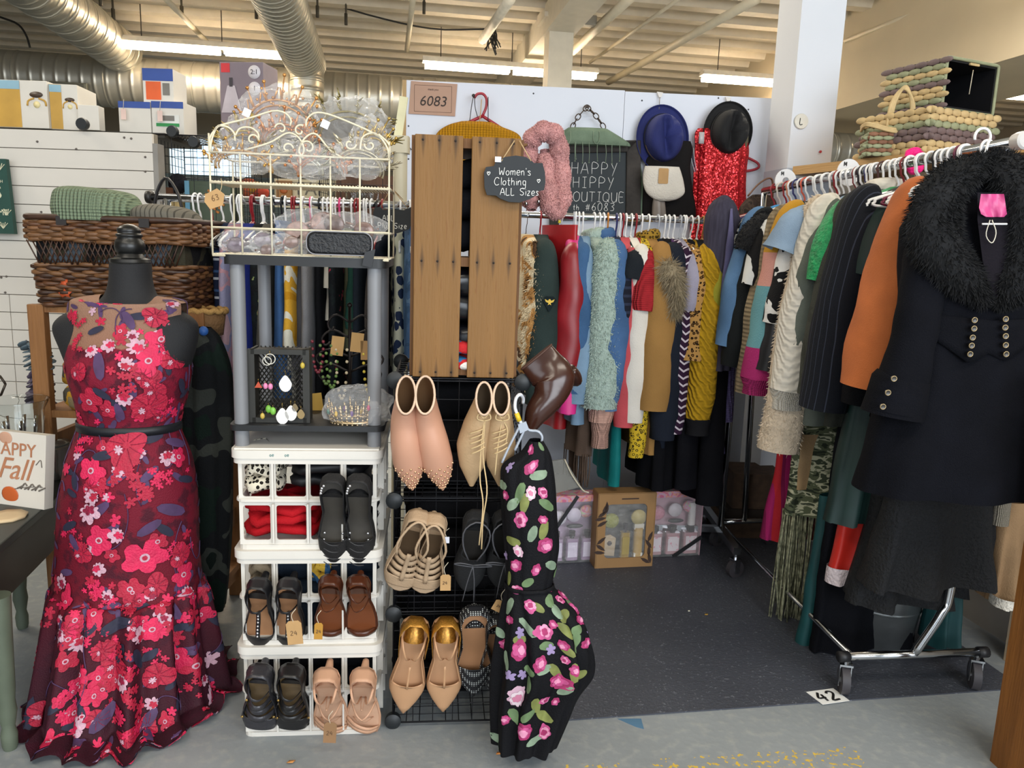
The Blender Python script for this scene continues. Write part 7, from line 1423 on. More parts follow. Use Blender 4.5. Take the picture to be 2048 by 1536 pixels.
MB().lathe([(.028, 0), (.034, .1), (.032, .1), (.026, .006), (.001, .006)], n=20, cap=False).build('glass', GL, eu)
m = MB(); G0 = at(5, 775, 2.1); tr = thing('geometric_terrarium', 'dark metal frame corner of a geometric terrarium at the left edge', 'terrarium', V3(G0[0] - .05, 2.1, .5))
for a, b in (((0, 752), (11, 768)), ((11, 768), (2, 790)), ((2, 790), (-40, 792)), ((0, 752), (-40, 750))): m.tube([at(*a, 2.1) - V3(G0[0] - .05, 2.1, .5), at(*b, 2.1) - V3(G0[0] - .05, 2.1, .5)], .0035, 6)
m.tube([at(-10, 792, 2.1) - V3(G0[0] - .05, 2.1, .5), (0, 0, 0)], .0035, 6); m.build('frame', mat('terrarium_bronze', '3a322a', .4, .6), tr)
# wooden stand and wicker basket
SY2 = 2.42; WST = wood('stand_pine', '7a5230', '9a6c40', 3, (8, 8, .7)); st0 = V3(-1.18, SY2, 0); zst = 1.035
st = thing('wooden_stand', 'rustic wooden crate shelf behind the dress form', 'stand', st0)
for x in (-.255, .225):
    for y in (-.09, .17): MB().box((x, y, zst / 2), (.05, .03, zst)).build('post', WST, st, smooth=False, bev=.003)
    for z in (.6, .3, .1): MB().box((x, .04, z), (.02, .25, .06)).build('side_slat', WST, st, smooth=False)
for z in (zst - .012, .7, .12): MB().box((-.015, .04, z), (.52, .28, .022)).build('shelf', WST, st, smooth=False)
for z in (.62, .5): MB().box((-.015, .18, z), (.52, .014, .07)).build('back_slat', WST, st, smooth=False)
bundle('golden floral fabric on the wooden stand behind the gown', V3(-1.3, SY2 - .02, .712), (.18, .16, .22), blotch('gold_floral', ['8a7a5a', 'b78a2c', '4f4a40'], 20), 'fabric', 71)
def wicker(o, w_, d_, z0, z1, rows, mats, r, taper=0, seed=0, openw=False):
    rs = np.random.RandomState(seed); n = 150
    for k in range(rows):
        z = lerp(z0, z1, (k + .5) / rows); s = 1 + taper * (k / max(1, rows - 1)); P = np.array(rr(-w_ / 2 * s, w_ / 2 * s, -d_ / 2 * s, d_ / 2 * s, .03, 4)); P = np.vstack([P, P[:1]]); L_ = np.concatenate([[0], np.cumsum(np.linalg.norm(np.diff(P, axis=0), axis=1))]); u = np.linspace(0, L_[-1], n, endpoint=False)
        x = np.interp(u, L_, P[:, 0]); y = np.interp(u, L_, P[:, 1]); wv = np.sin(u / .034 * math.pi + (k % 2) * math.pi) * r * .9; nr_ = np.stack([x, y], 1); nr_ /= np.linalg.norm(nr_, axis=1, keepdims=True)
        zz = z + np.sin(u / .05 + rs.uniform(0, 6)) * r * .35; q = np.stack([x + nr_[:, 0] * wv, y + nr_[:, 1] * wv, zz], 1)
        MB().tube(q, r * rs.uniform(.85, 1.1), 6, closed=True).build('woven_strand', mats[rs.randint(len(mats))], o)
WK = [mat('wicker_a', '3a2316', .45, var=.35, vs=30), mat('wicker_b', '55351f', .45, var=.35, vs=30), mat('wicker_c', '6d4a2c', .5, var=.3, vs=30)]
bw_ = .47; wk = thing('wicker_basket', 'dark brown wicker hamper with an open lattice band behind the dress form', 'basket', V3(-1.2, SY2 + .04, zst))
zt2 = float(at(260, 438, SY2)[2]) - zst
wicker(wk, bw_ - .03, .3, .0, zt2 * .48, 14, WK, .0078, .05, 1); wicker(wk, bw_ + .01, .33, zt2 * .72, zt2 * .95, 8, WK, .0078, 0, 2)
m = MB()
for k in range(26):
    x = lerp(-bw_ / 2 + .035, bw_ / 2 - .035, k / 25)
    for s in (-1, 1): m.tube([(x, -.163, zt2 * .47), (x + s * .03, -.168, zt2 * .73)], .0022, 5)
m.build('lattice_band', WK[0], wk); MB().box((0, 0, zt2 * .6), (bw_ - .03, .28, zt2 * .3)).build('inner_cloth', blotch('hamper_cloth', ['1a1a1c', '3b382c', '55606a'], 12), wk, smooth=False)
MB().tube(np.array([(p_[0], p_[1], zt2 * .985) for p_ in rr(-bw_ / 2 - .005, bw_ / 2 + .005, -.168, .168, .03, 4)]), .009, 8, closed=True).build('rim', WK[0], wk)
for x in (-.12, .12): MB().box((x, -.172, zt2 * .95), (.03, .012, .025)).build('lid_strap', mat('strap_dark', '1c1512', .5), wk, smooth=False)
rp = at(362, 596, SY2 - .2); o = thing('rope_basket', 'pale rope basket edge beside the hamper', 'basket', V3(rp[0], SY2 - .05, zst - .04)); MB().tube(np.array([(.07 * math.cos(a), .05 * math.sin(a), .035 + .003 * math.sin(14 * a)) for a in np.linspace(0, 2 * math.pi, 60, endpoint=False)]), .009, 8, closed=True).build('rim', mat('rope_tan', 'a9834a', .8, bump=.6, bs=120), o); MB().lathe([(.06, -.04), (.07, .03)], n=24, sy=.75).build('body', mat('rope_brown', '6d4f2e', .8, bump=.6, bs=90), o)
# knitwear on the hamper
def lump(label, rows, Y, m_, name, cat, dep, seed=0, amp=.03, folds=5):
    G = silhouette([(r[0], r[1], r[2], dep * (r[3] if len(r) > 3 else 1)) for r in rows], Y, 60, 30, 0, folds, lambda q: amp, seed); o_ = V3(G[:, :, 0].mean(), Y, G[:, :, 2].min()); o = thing(name, label, cat, o_); G = G - o_; MB().grid(G, closeu=True).add(G[0], [tuple(range(60))]).build('cloth', m_, o); return o
lump('folded sage green chunky knit blanket on the hamper', [(374, 140, 180, .4), (378, 125, 225, .7), (388, 115, 262, .9), (415, 112, 278), (432, 116, 276), (442, 120, 272)], SY2 - .03, knit('sage_knit', '7c8b72', 170, 1.0, lo=.88), 'knit_blanket', 'blanket', .12, 1)
lump('grey brown ribbed sweater folded on the hamper', [(409, 305, 330, .5), (414, 285, 365, .8), (424, 272, 388), (440, 270, 402)], SY2 - .02, stripes('grey_rib', [('6e6a60', 3), ('4a4740', 1)], .016, 'X', .02), 'ribbed_sweater', 'sweater', .1, 2)
for px, py, a in ((128, 568, .4), (130, 588, -.2)):
    p = at(px, py, 2.3); o = MB().poly([(-.02, 0), (-.006, .006), (-.004, .016), (.004, .008), (.02, .012), (.012, 0), (.018, -.008), (.002, -.006), (-.006, -.012)], ((0, 0, 0), (math.cos(a), 0, math.sin(a)), (-math.sin(a), 0, math.cos(a)), (0, -1, 0)), .0015).build('maple_leaf', mat('leaf_orange', 'c0532a', .6)); tag(place(o, p), 'orange cloth maple leaf beside the hamper, %s of two' % ('upper' if py < 575 else 'lower'), 'leaf')
# dark green scarf right of the gown
G = silhouette([(655, 385, 420, .03), (680, 375, 440, .05), (740, 368, 462, .06), (820, 366, 468, .06), (920, 370, 466, .06), (1050, 378, 464, .06), (1150, 385, 458, .05), (1215, 390, 450, .05)], 2.25, 60, 50, 0, 6, lambda q: .07, 4); b0 = V3(at(415, 900, 2.25)[0], 2.25, .3); o = thing('hanging_scarf', 'dark green and charcoal plaid blanket scarf hanging beside the gown', 'scarf', b0); MB().grid(G - b0, closeu=True).build('cloth', blotch('dark_plaid', ['12201a', '16181a', '3a3d38', '101a16'], 7, [.45, .56, .64], dist=.2), o)
o = MB().sphere((0, 0, 0), .014, 10, 7).build('blue_knot', mat('blue_knot', '2a5aa0', .5)); tag(place(o, at(407, 662, 2.2)), 'bright blue hanger end at the top of the dark scarf', 'hanger end')
# ---- rear left rack --------------------------------------------------------
LY = 2.62; lz = 1.374; lr = thing('clothes_rack', 'steel clothes rack behind the grey shelf', 'clothes rack', (-.8, LY, 0))
MB().tube([(-1.21 + .8, 0, lz), (-.3 + .8, 0, lz)], .013, 12).build('rail', CH, lr); MB().lathe([(.02, -.01), (.022, 0), (.02, .008)], c=(-1.215 + .8, 0, lz), n=16, R=roty(math.pi / 2)).build('rail_cap', mat('cap_dark', '2a2624', .5), lr)
for x in (-1.16, -.33): MB().tube([(x + .8, .0, .02), (x + .8, 0, lz)], .013, 10).build('upright', CH, lr); MB().beam((x + .8, -.22, .02), (x + .8, .22, .02), .03, .03).build('base_bar', CH, lr, smooth=False)
glr = 'clothes on the rear left rack'; cols = ['white', 'white', 'red', 'white', 'black', 'white', 'red', 'white', 'white', 'black', 'red', 'white', 'e0407f', 'white', 'red', 'white', 'white', 'red', 'white', 'black', 'white', 'white']
GL_ = [(428, 'navy tartan shirt at the left of the rear rack', stripes('tartan', [('1d2740', 4), ('c9ccd2', 1), ('1d2740', 2), ('3d5a86', 1)], .06), 830, 'shirt'), (447, 'pink tie dye dress on the rear rack', blotch('tie_dye', ['8f8296', 'a8808a', '7f7f9a', 'b08f94'], 9), 900, 'dress'), (472, 'royal blue top on the rear rack', fabric('royal', '23307e'), 700, 'dress'), (495, 'black floral top on the rear rack', blotch('black_fl', ['121417', '141a1c', '7f8f5a', 'b0505a'], 22, [.55, .68, .72]), 800, 'top'), (515, 'grey cardigan on the rear rack', fabric('grey_card', '5a5750'), 800, 'cardigan'), (540, 'mid blue jeans hanging on the rear rack', fabric('jeans_mid', '3d5f8f'), 800, 'jeans'), (560, 'pale linen shirt on the rear rack', fabric('linen', '9b978c'), 800, 'shirt'), (578, 'yellow and white marbled dress on the rear rack', blotch('yellow_marble', ['c98f1f', 'd8a436', 'e0dccb', 'c98f1f'], 8, [.47, .55, .68]), 690, 'dress'), (597, 'charcoal melange sweater on the rear rack', fabric('charcoal_mel', '4c4c50'), 800, 'sweater'), (613, 'grey jersey dress on the rear rack', fabric('grey_jersey', '7d7d80'), 800, 'dress'), (630, 'long black trousers on the rear rack', fabric('blk_tr', '101114'), 860, 'trousers'), (640, 'off white shirt on the rear rack', fabric('offwhite', 'c9c2b3'), 640, 'shirt'), (655, 'black rose print dress on the rear rack', blotch('rose_print', ['15191d', '182022', 'a8324a', '5f6f4a'], 24, [.56, .68, .73]), 830, 'dress'), (680, 'olive and cream blouse on the rear rack', fabric('olive_cream', '6a6a52'), 700, 'blouse'), (694, 'bottle green top on the rear rack', fabric('bottle', '24463c'), 720, 'top'), (706, 'taupe cardigan on the rear rack', fabric('taupe2', '6f6660'), 800, 'cardigan'), (722, 'dark slate dress on the rear rack', fabric('slate', '232a33'), 860, 'dress'), (745, 'navy dress near the chalk sign on the rear rack', fabric('navy3', '1b2230'), 860, 'dress'), (783, 'cream blouse with navy spots on the rear rack', spots('navy_spots', 'c9c9b4', '26334f', '26334f', 26), 770, 'blouse'), (803, 'distressed blue jeans clipped by the chalk sign', blotch('ripped', ['4a6788', '54739a', '6f8fb0', 'c2c8cc'], 16, [.45, .58, .7]), 720, 'jeans')]
for k, (px, lb, m_, bp, cat) in enumerate(GL_):
    p = V3(at(px, 560, LY - .18)[0], LY, lz + .0145); zb_ = float(at(px, bp, LY - .15)[2] - p[2])
    if cat in ('jeans', 'trousers'): drop_cloth(lb, p, math.radians(-86 + random.uniform(-6, 6)), m_, -.08, zb_, .19, .19, .02, cat, glr, 4, .3, px, hang='white', hgroup='hangers on the rear rack')
    else: garment(lb, p, math.radians(-88 + random.uniform(-6, 6)), m_, zb_, cat, sw=.2 if cat == 'dress' else .12, sl=max(zb_ + .1, -.6) if cat in ('shirt', 'cardigan', 'sweater', 'top') else None, th=.021, folds=5, fa=.2, r=.026, group=glr, seed=px, hang=cols[k], hgroup='hangers on the rear rack')
for k, px in enumerate((392, 402, 425, 447, 470, 480, 505, 526, 549, 567, 585, 604, 622, 648, 664, 672, 688, 713, 734, 756)): hanger('%s plastic hanger on the rear rack %s' % ({'e0407f': 'pink'}.get(cols[k], cols[k]), 'behind the tags' if px < 480 else 'behind the lower basket tier' if px < 640 else 'near the chalk sign'), V3(at(px, 440, LY)[0], LY, lz + .0145), math.radians(-90 + random.uniform(-8, 8)), {'red': '8f1f28', 'black': '1c1c20'}.get(cols[k], cols[k]), .19, 'spare hangers on the rear rack')
o = thing('handbag', 'black handbag with arched handles hanging at the rear rail end', 'bag', V3(at(335, 400, LY - .05)[0], LY - .05, lz - .16)); MB().tube(curve([(-.05, 0, .1), (-.03, 0, .18), (0, 0, .22), (.035, 0, .17), (.05, 0, .1)], 14), .009, 8, flat=.5).build('handle', mat('bag_black', '1b191b', .5), o); MB().rbox((0, 0, .03), (.13, .05, .14), .02, ax=1).build('body', mat('bag_black', '1b191b', .5), o, smooth='auto')
# cream pole behind the wooden crate
p = at(800, 400, 2.95); o = thing('cream_pole', 'cream pipe pole with a bracket beside the white panel', 'pole', V3(p[0], 2.95, 0)); PC = mat('pole_cream', 'bdb49a', .5, var=.05); MB().lathe([(.026, 0), (.026, float(at(800, 300, 2.95)[2]))], n=18).build('shaft', PC, o, smooth='auto'); zc = float(at(795, 290, 2.95)[2]); MB().rbox((-.005, 0, zc), (.075, .06, .06), .01).build('bracket', PC, o, smooth='auto'); MB().box((-.0, 0, zc + .09), (.03, .01, .16), roty(.15)).build('paper_sleeve', mat('cream_paper', 'd5cfa8', .6), o, smooth=False)
# ---- rear grid cubes with baskets -----------------------------------------
KY = 3.42; k0 = at(300, 268, KY); k1 = at(520, 460, KY); kb = thing('wire_cube_shelf', 'tall black wire cube shelf behind the shiplap end', 'shelf', V3(k0[0], KY, 0)); zt3 = k0[2]; gc_save = gc; gc = kb
for k in range(3):
    gridpanel((.36 * k, 0, zt3 - .36), (1, 0, 0), (0, 0, 1), .36, .36, n=4); gridpanel((.36 * k, .34, zt3 - .36), (1, 0, 0), (0, 0, 1), .36, .36, n=12); gridpanel((.36 * k, 0, zt3 - .36), (0, 1, 0), (0, 0, 1), .34, .36, n=10); gridpanel((.36 * k, 0, zt3 - .36), (1, 0, 0), (0, 1, 0), .36, .34, n=12); gridpanel((.36 * k, 0, zt3), (1, 0, 0), (0, 1, 0), .36, .34, n=12); gridpanel((.36 * k, .0, zt3 - .72), (1, 0, 0), (0, 0, 1), .36, .36, n=12)
gridpanel((0, 0, 0), (1, 0, 0), (0, 0, 1), 1.08, zt3 - .72, n=8)
gc = gc_save
for px, py in ((165, 248), (345, 263), (388, 284)): 
    p = at(px, py, 3.42 if px > 200 else 3.27) - V3(k0[0], KY, 0); MB().lathe([(.01, -.02), (.022, -.016), (.026, 0), (.022, .012)], c=p, n=16, R=rotx(math.pi / 2)).build('connector', CN_, kb, smooth='auto')
p = at(430, 335, KY + .12); o = thing('green_tin', 'dark green and blue tin with an orange lattice emblem on the rear cubes', 'tin', V3(p[0], KY + .12, zt3 - .355)); w_ = .2; MB().rbox((0, 0, .085), (w_, .16, .17), .015).build('body', mat('tin_green', '43503d', .5), o, smooth='auto'); MB().box((-w_ * .47, -.081, .085), (.02, .004, .17)).build('blue_side', mat('tin_blue', '5f93ad', .5), o, smooth=False)
m = MB()
for k in range(5):
    for j in range(3): m.box((.02 + (k - 2) * .014 + (j - 1) * .012, -.083, .085 + (k - 2) * -.014 + (j - 1) * .016), (.016, .004, .009), roty(.4))
m.build('emblem', mat('emblem_orange', 'b5702c', .6), o, smooth=False)
p = at(335, 300, KY + .1); o = thing('woven_sack', 'brown sack with black and yellow cloth in the rear cube', 'bag', V3(at(322, 360, KY + .1)[0] + .03, KY + .1, zt3 - .355)); MB().rbox((-.02, 0, .07), (.1, .1, .14), .03, ax=2).build('body', fabric('sack_brown', '6d4c3a'), o, smooth='auto'); MB().sphere((.045, 0, .16), .045, 12, 8, (1, .6, 1)).build('dark_cloth', blotch('dots_dark', ['1c1c20', '24242a', 'd8d4c8'], 40, [.5, .72]), o); MB().sphere((-.035, -.04, .2), .02, 10, 7).build('yellow_knot', mat('yellow_knot', 'c9a21f', .6), o)
o = thing('wooden_letter_block', 'pale wooden block in the rear cube', 'block', V3(at(345, 360, KY + .05)[0], KY + .05, zt3 - .355)); MB().box((0, 0, .045), (.08, .06, .09)).build('body', wood('pale_pine', 'b59a66', 'd1b984', 3), o, smooth=False, bev=.004)
p = at(622, 388, 3.7); o = thing('family_sign', 'cream board with FAMILY lettering and a small pumpkin frame seen through the wire basket', 'sign', p); MB().box((0, .01, 0), (.34, .02, .13)).build('board', mat('board_cream', 'cdbf9c', .6), o, smooth=False); textmesh('lettering', 'FAMILY', .085, mat('letter_grey', '6e6658', .6), o, TX, (.07, -.0015, .02)); MB().box((-.12, -.012, .015), (.07, .02, .08)).build('small_frame', mat('frame_tan', 'a9753e', .6), o, smooth=False); MB().sphere((-.12, -.025, .01), .018, 10, 7, (1, .3, .8)).build('pumpkin', mat('pumpkin2', 'b5602a', .6), o)
for k, (px, py, c) in enumerate(((480, 375, 'b0382a'), (492, 380, 'c0603a'), (512, 378, 'c48a2c'), (498, 372, 'b5502a'), (520, 385, 'b0402a'))):
    o = MB().sphere((0, 0, 0), .045, 12, 8, (1, .8, .8)).build('fall_flower', mat('fall' + c, c, .8, var=.35, vs=30, bump=.9, bs=40)); tag(place(o, at(px, py, 3.75)), ['dark red', 'salmon', 'ochre', 'rust', 'crimson'][k] + ' autumn flower head behind the wire basket', 'flower')
o = thing('wine_rack_box', 'dark brown cabinet panel behind the plus size sign', 'cabinet', at(735, 430, 3.6)); MB().box((0, 0, 0), (.28, .02, .35)).build('panel', wood('panel_brown', '4a3326', '6a4a36', 3), o, smooth=False)
for k, px in enumerate((707, 728, 742)):
    p = at(px, 408, 3.4); o = thing('goblet', 'clear stemmed goblet behind the basket, %s of three' % ('left', 'middle', 'right')[k], 'goblet', p); MB().lathe([(.025, -.08), (.004, -.076), (.004, -.02), (.03, .0), (.034, .04), (.03, .075), (.028, .075), (.03, .04), (.026, .004), (.001, -.004)], n=20, cap=False).build('glass', GL, o)
# light bright window strip far behind the cubes
for px in (372, 425, 470):
    p = atp(px, 318, B(0, 15.88, 0), BY); o = MB().box((0, 0, 0), (.56, .04, .7), BR).build('window_1' if px == 372 else 'window_2' if px == 425 else 'window_3', emit('daylit_pane', 'cfe6f5', 1.0), smooth=False); place(o, p); struct(o)
# ---- boxes on top of the partition and shelf -------------------------------
sh = thing('box_shelf', 'dark shelf ledge behind the shiplap carrying boxed goods', 'shelf', V3(-1.9, 3.62, 0)); MB().box((-.6, .02, 1.672), (1.96, .4, .02)).build('ledge', mat('ledge_dark', '3a362f', .6), sh, smooth=False); MB().box((-.5, .0, .83), (.05, .3, 1.66)).build('bracket', mat('ledge_dark', '3a362f', .6), sh, smooth=False)
zl = 1.682
WBX = mat('carton_white', 'd9d4ca', .6, var=.03)
def carton(label, pxl, pxr, pyt, Y, dep, m_, rz=0, z0=zl, name='carton'):
    a, b = at(pxl, pyt, Y), at(pxr, pyt, Y); w_ = b[0] - a[0]; h_ = (a[2] + b[2]) / 2 - z0; o = thing(name, label, 'box', V3((a[0] + b[0]) / 2, Y + dep / 2, z0), rz); MB().box((0, 0, h_ / 2), (w_, dep, h_)).build('body', m_, o, smooth=False, bev=.002); return o, w_, h_, dep
def decal(o, x, z, w_, h_, m_, dep, name='print', y=.0008): return MB().box((x, -dep / 2 - y, z), (w_, .0012, h_)).build(name, m_, o, smooth=False)
OCH = mat('ochre_print', 'c59a45', .6); SKY = mat('sky_print', '8fb4c4', .6); DKB = mat('lamp_print', '4a3a2e', .5)
def lampart(o, x, z, dep, s=1):
    MB().lathe([(.028 * s, -.001), (.028 * s, .001)], c=(x, -dep / 2 - .002, z + .03 * s), n=16, R=rotx(math.pi / 2), sy=.45).build('printed_lamp', DKB, o); MB().lathe([(.014 * s, -.001), (.014 * s, .001)], c=(x, -dep / 2 - .002, z - .01 * s), n=16, R=rotx(math.pi / 2)).build('printed_lamp', mat('lamp_glow', 'e8d8a0', .6), o)
    for k in (-1, 1): MB().tube(curve([(x + k * .01 * s, -dep / 2 - .002, z + .015), (x + k * .035 * s, -dep / 2 - .002, z + .005), (x + k * .04 * s, -dep / 2 - .002, z - .015)], 6), .004 * s, 5).build('printed_arm', OCH, o)
o, w_, h_, d_ = carton('white and ochre ceiling lamp carton at the far left shelf', -30, 92, 160, 3.42, .2, WBX); decal(o, -.035, h_ / 2, .1, h_ * .98, OCH, d_); decal(o, -.035, h_ * .9, .1, h_ * .18, SKY, d_, y=.0014); lampart(o, w_ / 2 - .045, h_ * .55, d_)
o, w_, h_, d_ = carton('second white and ochre lamp carton turned beside the first', 93, 146, 168, 3.44, .2, WBX, .12); decal(o, -w_ * .28, h_ / 2, w_ * .42, h_ * .98, OCH, d_); decal(o, -w_ * .28, h_ * .9, w_ * .42, h_ * .16, SKY, d_, y=.0014); lampart(o, w_ * .22, h_ * .55, d_, .7)
carton('small plain white carton with printed corner', 154, 194, 210, 3.42, .06, WBX, .1)
BLU = mat('blue_print', '33509a', .5); ORG = mat('orange_label', 'e0602a', .5); BAR = mat('barcode', '77736c', .6)
o, w_, h_, d_ = carton('white carton with blue top band, left of the blue pair', 236, 300, 203, 3.5, .14, WBX); decal(o, 0, h_ * .9, w_, h_ * .2, BLU, d_); o1z = h_
o, w_, h_, d_ = carton('white carton with blue band and green barcode sticker', 302, 366, 203, 3.5, .14, WBX, .0); decal(o, 0, h_ * .9, w_, h_ * .2, BLU, d_); decal(o, .0, h_ * .42, .1, .05, mat('sticker_white', 'dcdcd6', .6), d_, y=.0014); decal(o, 0, h_ * .3, .1, .014, mat('sticker_green', '2f8a4a', .6), d_, y=.002); decal(o, .0, h_ * .5, .06, .022, BAR, d_, y=.002)
o, w_, h_, d_ = carton('white carton with blue band and orange sticker on top of the pair', 284, 345, 137, 3.52, .14, WBX, 0, zl + o1z + .002); decal(o, 0, h_ * .82, w_, h_ * .36, BLU, d_); decal(o, -.02, h_ * .35, .065, .075, ORG, d_, y=.0014); decal(o, .035, h_ * .4, .03, .05, BAR, d_, y=.0014)
GRB = mat('box_mauve', '7d7078', .55, var=.06)
o, w_, h_, d_ = carton('mauve grey pendant lamp carton with red corner logo', 440, 532, 124, 3.75, .16, GRB, -.12, zl); decal(o, -w_ * .36, h_ * .93, w_ * .2, h_ * .11, mat('logo_red', 'c8343a', .5), d_)
MB().poly([(-.018, .06), (.018, .06), (.05, -.06), (-.05, -.06)][::-1], ((-.05, -d_ / 2 - .002, h_ * .55), (1, 0, 0), (0, 0, 1), (0, -1, 0)), .001).build('printed_shade', mat('shade_print', 'b8aeb4', .5), o, smooth=False); MB().box((-.05, -d_ / 2 - .003, h_ * .55 + .075), (.016, .001, .04)).build('printed_socket', mat('socket_print', '3a343a', .5), o, smooth=False)
for dz, tx in ((.2, '2:1'), (.08, '1')):
    MB().lathe([(.03, 0), (.03, .001)], c=(w_ * .3, -d_ / 2 - .001, h_ * .55 + dz * .6), n=20, R=rotx(math.pi / 2)).build('printed_circle', mat('circle_white', 'd8d3d8', .5), o); textmesh('lettering', tx, .03, mat('socket_print', '3a343a', .5), o, TX, (w_ * .3, -d_ / 2 - .0028, h_ * .55 + dz * .6))
for px, py in ((247, 228), (320, 232)): 
    p = at(px, py, 3.48); o = thing('string_tag', 'pale pink string tag on the %s blue banded carton' % ('left' if px < 300 else 'right'), 'tag', p); MB().box((0, 0, 0), (.022, .001, .045)).build('card', mat('tag_pink', 'e0c3b8', .6), o, smooth=False); MB().tube([(0, 0, .02), (.004, 0, .06)], .0012, 4).build('string', STR, o)
# ================================================================== BACK WALL DISPLAY
def on(px, py, out): return onpanel(px, py, out)
def wallloft(label, rows, out, m_, name, cat, dep=.03, folds=6, amp=.05, seed=0, part='cloth', ncol=70, nrow=50):
    """garment hung flat against the panel: rows (py, left, right, depth factor)"""
    Y = float(on((rows[0][1] + rows[0][2]) / 2, rows[0][0], out)[1]); G = silhouette([(r[0], r[1], r[2], dep * (r[3] if len(r) > 3 else 1)) for r in rows], Y, ncol, nrow, 0, folds, lambda q: amp, seed)
    b0 = V3(G[:, :, 0].mean(), Y, G[:, :, 2].max()); o = thing(name, label, cat, b0); G = G - b0; mb = MB().grid(G, closeu=True); mb.add(G[0], [tuple(range(ncol))]); mb.build(part, m_, o); return o, G, b0, Y
# mustard jumper behind the wooden crate
MUS = knit('mustard_jumper', 'bd8518', 150, .9)
o, G, b0, Y = wallloft('mustard knit jumper on a red hanger behind the wooden crate', [(244, 920, 985, .5), (252, 895, 1005), (265, 875, 1035), (285, 868, 1042), (330, 880, 1030), (380, 885, 1025), (425, 885, 1025)], .06, MUS, 'mustard_jumper', 'jumper', .05, 5, .03, 1)
hb = on(962, 215, .06); o = thing('red_hanger', 'red plastic hanger with black cord holding the mustard jumper', 'hanger', hb); RH = mat('hanger_red', '98202f', .35)
h_ = lambda px, py: on(px, py, .06) - hb
MB().tube(curve([h_(948, 196), h_(955, 188), h_(966, 188), h_(973, 198), h_(972, 215), h_(965, 232)], 18), .006, 8).build('hook', RH, o)
for P in ([(965, 232), (930, 248), (895, 262)], [(965, 232), (985, 245), (1005, 258)]): MB().tube(curve([h_(*p) for p in P], 8), .007, 8).build('arm', RH, o)
CB = mat('black_cord', '1c1a1c', .7)
for P in ([(947, 192), (942, 220), (936, 275)], [(976, 195), (976, 235), (976, 278)], [(949, 192), (950, 215), (955, 235)]): MB().tube(curve([h_(*p) - pn * -.0 + pn * .012 for p in P], 10), .0018, 5).build('cord', CB, o)
MB().tube(curve([h_(963, 200) + pn * .02, h_(960, 235) + pn * .02, h_(955, 272) + pn * .02], 8), .0022, 5).build('twine', TW, o); MB().sphere(h_(947, 191), .008, 8, 6).build('wall_hook', mat('hook_black', '1c1c1e', .4), o)
SQ = sequin('rainbow_sequin', 'e0218a', 'f0703a', 220, .3); p = on(940, 378, .13); o = MB().poly([(-.03, .05), (.005, .062), (.03, .04), (.028, -.06), (-.01, -.075), (-.028, -.05)], ((0, 0, 0), pd_, (0, 0, 1), pn), .01).build('sequin_purse', SQ); tag(place(o, p), 'pink and orange sequinned purse showing between the crate planks', 'purse')
# pink fur stole
o = thing('fur_stole', 'dusty pink plush fur stole looped over the wooden crate corner', 'stole', at(1090, 340, 2.06)); b0 = at(1090, 340, 2.06); PF = mat('pink_plush', 'b5827f', .95, var=.18, vs=25, bump=.6, bs=120)
FP = [(1063, 420), (1062, 380), (1058, 330), (1060, 290), (1074, 268), (1095, 263), (1112, 275), (1120, 310), (1122, 360), (1123, 400), (1112, 420), (1100, 412), (1096, 385), (1092, 340), (1088, 300)]
C = curve([at(x, y, 2.06 + .018 * math.sin(i)) - b0 for i, (x, y) in enumerate(FP)], 90); tt = np.linspace(0, 1, 90); rad = .0235 * (1 + .1 * np.sign(np.sin(tt * 2 * math.pi * 13)) * np.abs(np.sin(tt * 2 * math.pi * 13)) ** .6); rad[:2] *= .5; rad[-2:] *= .5
G = loftgrid(C, rad, rad, 4, .001, 16, 1, xdir=(0, 1, .1)); MB().grid(G, closeu=True).build('plush', PF, o); fur(G, 14000, .0035, mat('pink_pile', 'bd8d8a', .95, var=.2, vs=30), o, 'pile', 3, .3, .0012)
for px, py in ((1052, 407), (1077, 403)): MB().sphere(at(px, py, 2.03) - b0, .005, 10, 8).build('snap_button', CHROME(), o)
MB().tube([at(1046, 292, 2.04) - b0, at(1085, 275, 2.06) - b0], .004, 6).build('peg', mat('peg_wood', '7a5630', .6), o)
# chalkboard
cb0 = on(1190, 345, .03); bo = thing('chalkboard', 'framed chalkboard reading HAPPY HIPPY BOUTIQUE hung by a chain', 'sign', cb0)
def cbq(px, py, out=.03): return on(px, py, out) - cb0
tl, tr, br_, bl_ = cbq(1115, 302), cbq(1256, 300), cbq(1255, 440), cbq(1115, 440)
MB().add([tl, tr, br_, bl_] + [q - pn * .015 for q in (tl, tr, br_, bl_)], [(0, 3, 2, 1), (4, 5, 6, 7), (0, 1, 5, 4), (1, 2, 6, 5), (2, 3, 7, 6), (3, 0, 4, 7)]).build('slate', mat('slate', '2b3236', .75, var=.12, vs=5), bo, smooth=False)
FRM = wood('frame_weathered', '2a2826', '423d39', 3, (3, 3, 3), .8)
for a, b in (((1245, 292), (1278, 292)), ):
    P = [cbq(1254, 282, .045), cbq(1282, 280, .045), cbq(1282, 450, .045), cbq(1252, 450, .045)]
    MB().add(P + [q - pn * .03 for q in P], [(0, 3, 2, 1), (4, 5, 6, 7), (0, 1, 5, 4), (1, 2, 6, 5), (2, 3, 7, 6), (3, 0, 4, 7)]).build('frame_side', FRM, bo, smooth=False, bev=.004)
P = [cbq(1108, 282, .045), cbq(1278, 280, .045), cbq(1256, 304, .045), cbq(1112, 306, .045)]; MB().add(P + [q - pn * .03 for q in P], [(0, 3, 2, 1), (4, 5, 6, 7), (0, 1, 5, 4), (1, 2, 6, 5), (2, 3, 7, 6), (3, 0, 4, 7)]).build('frame_top', FRM, bo, smooth=False, bev=.004)
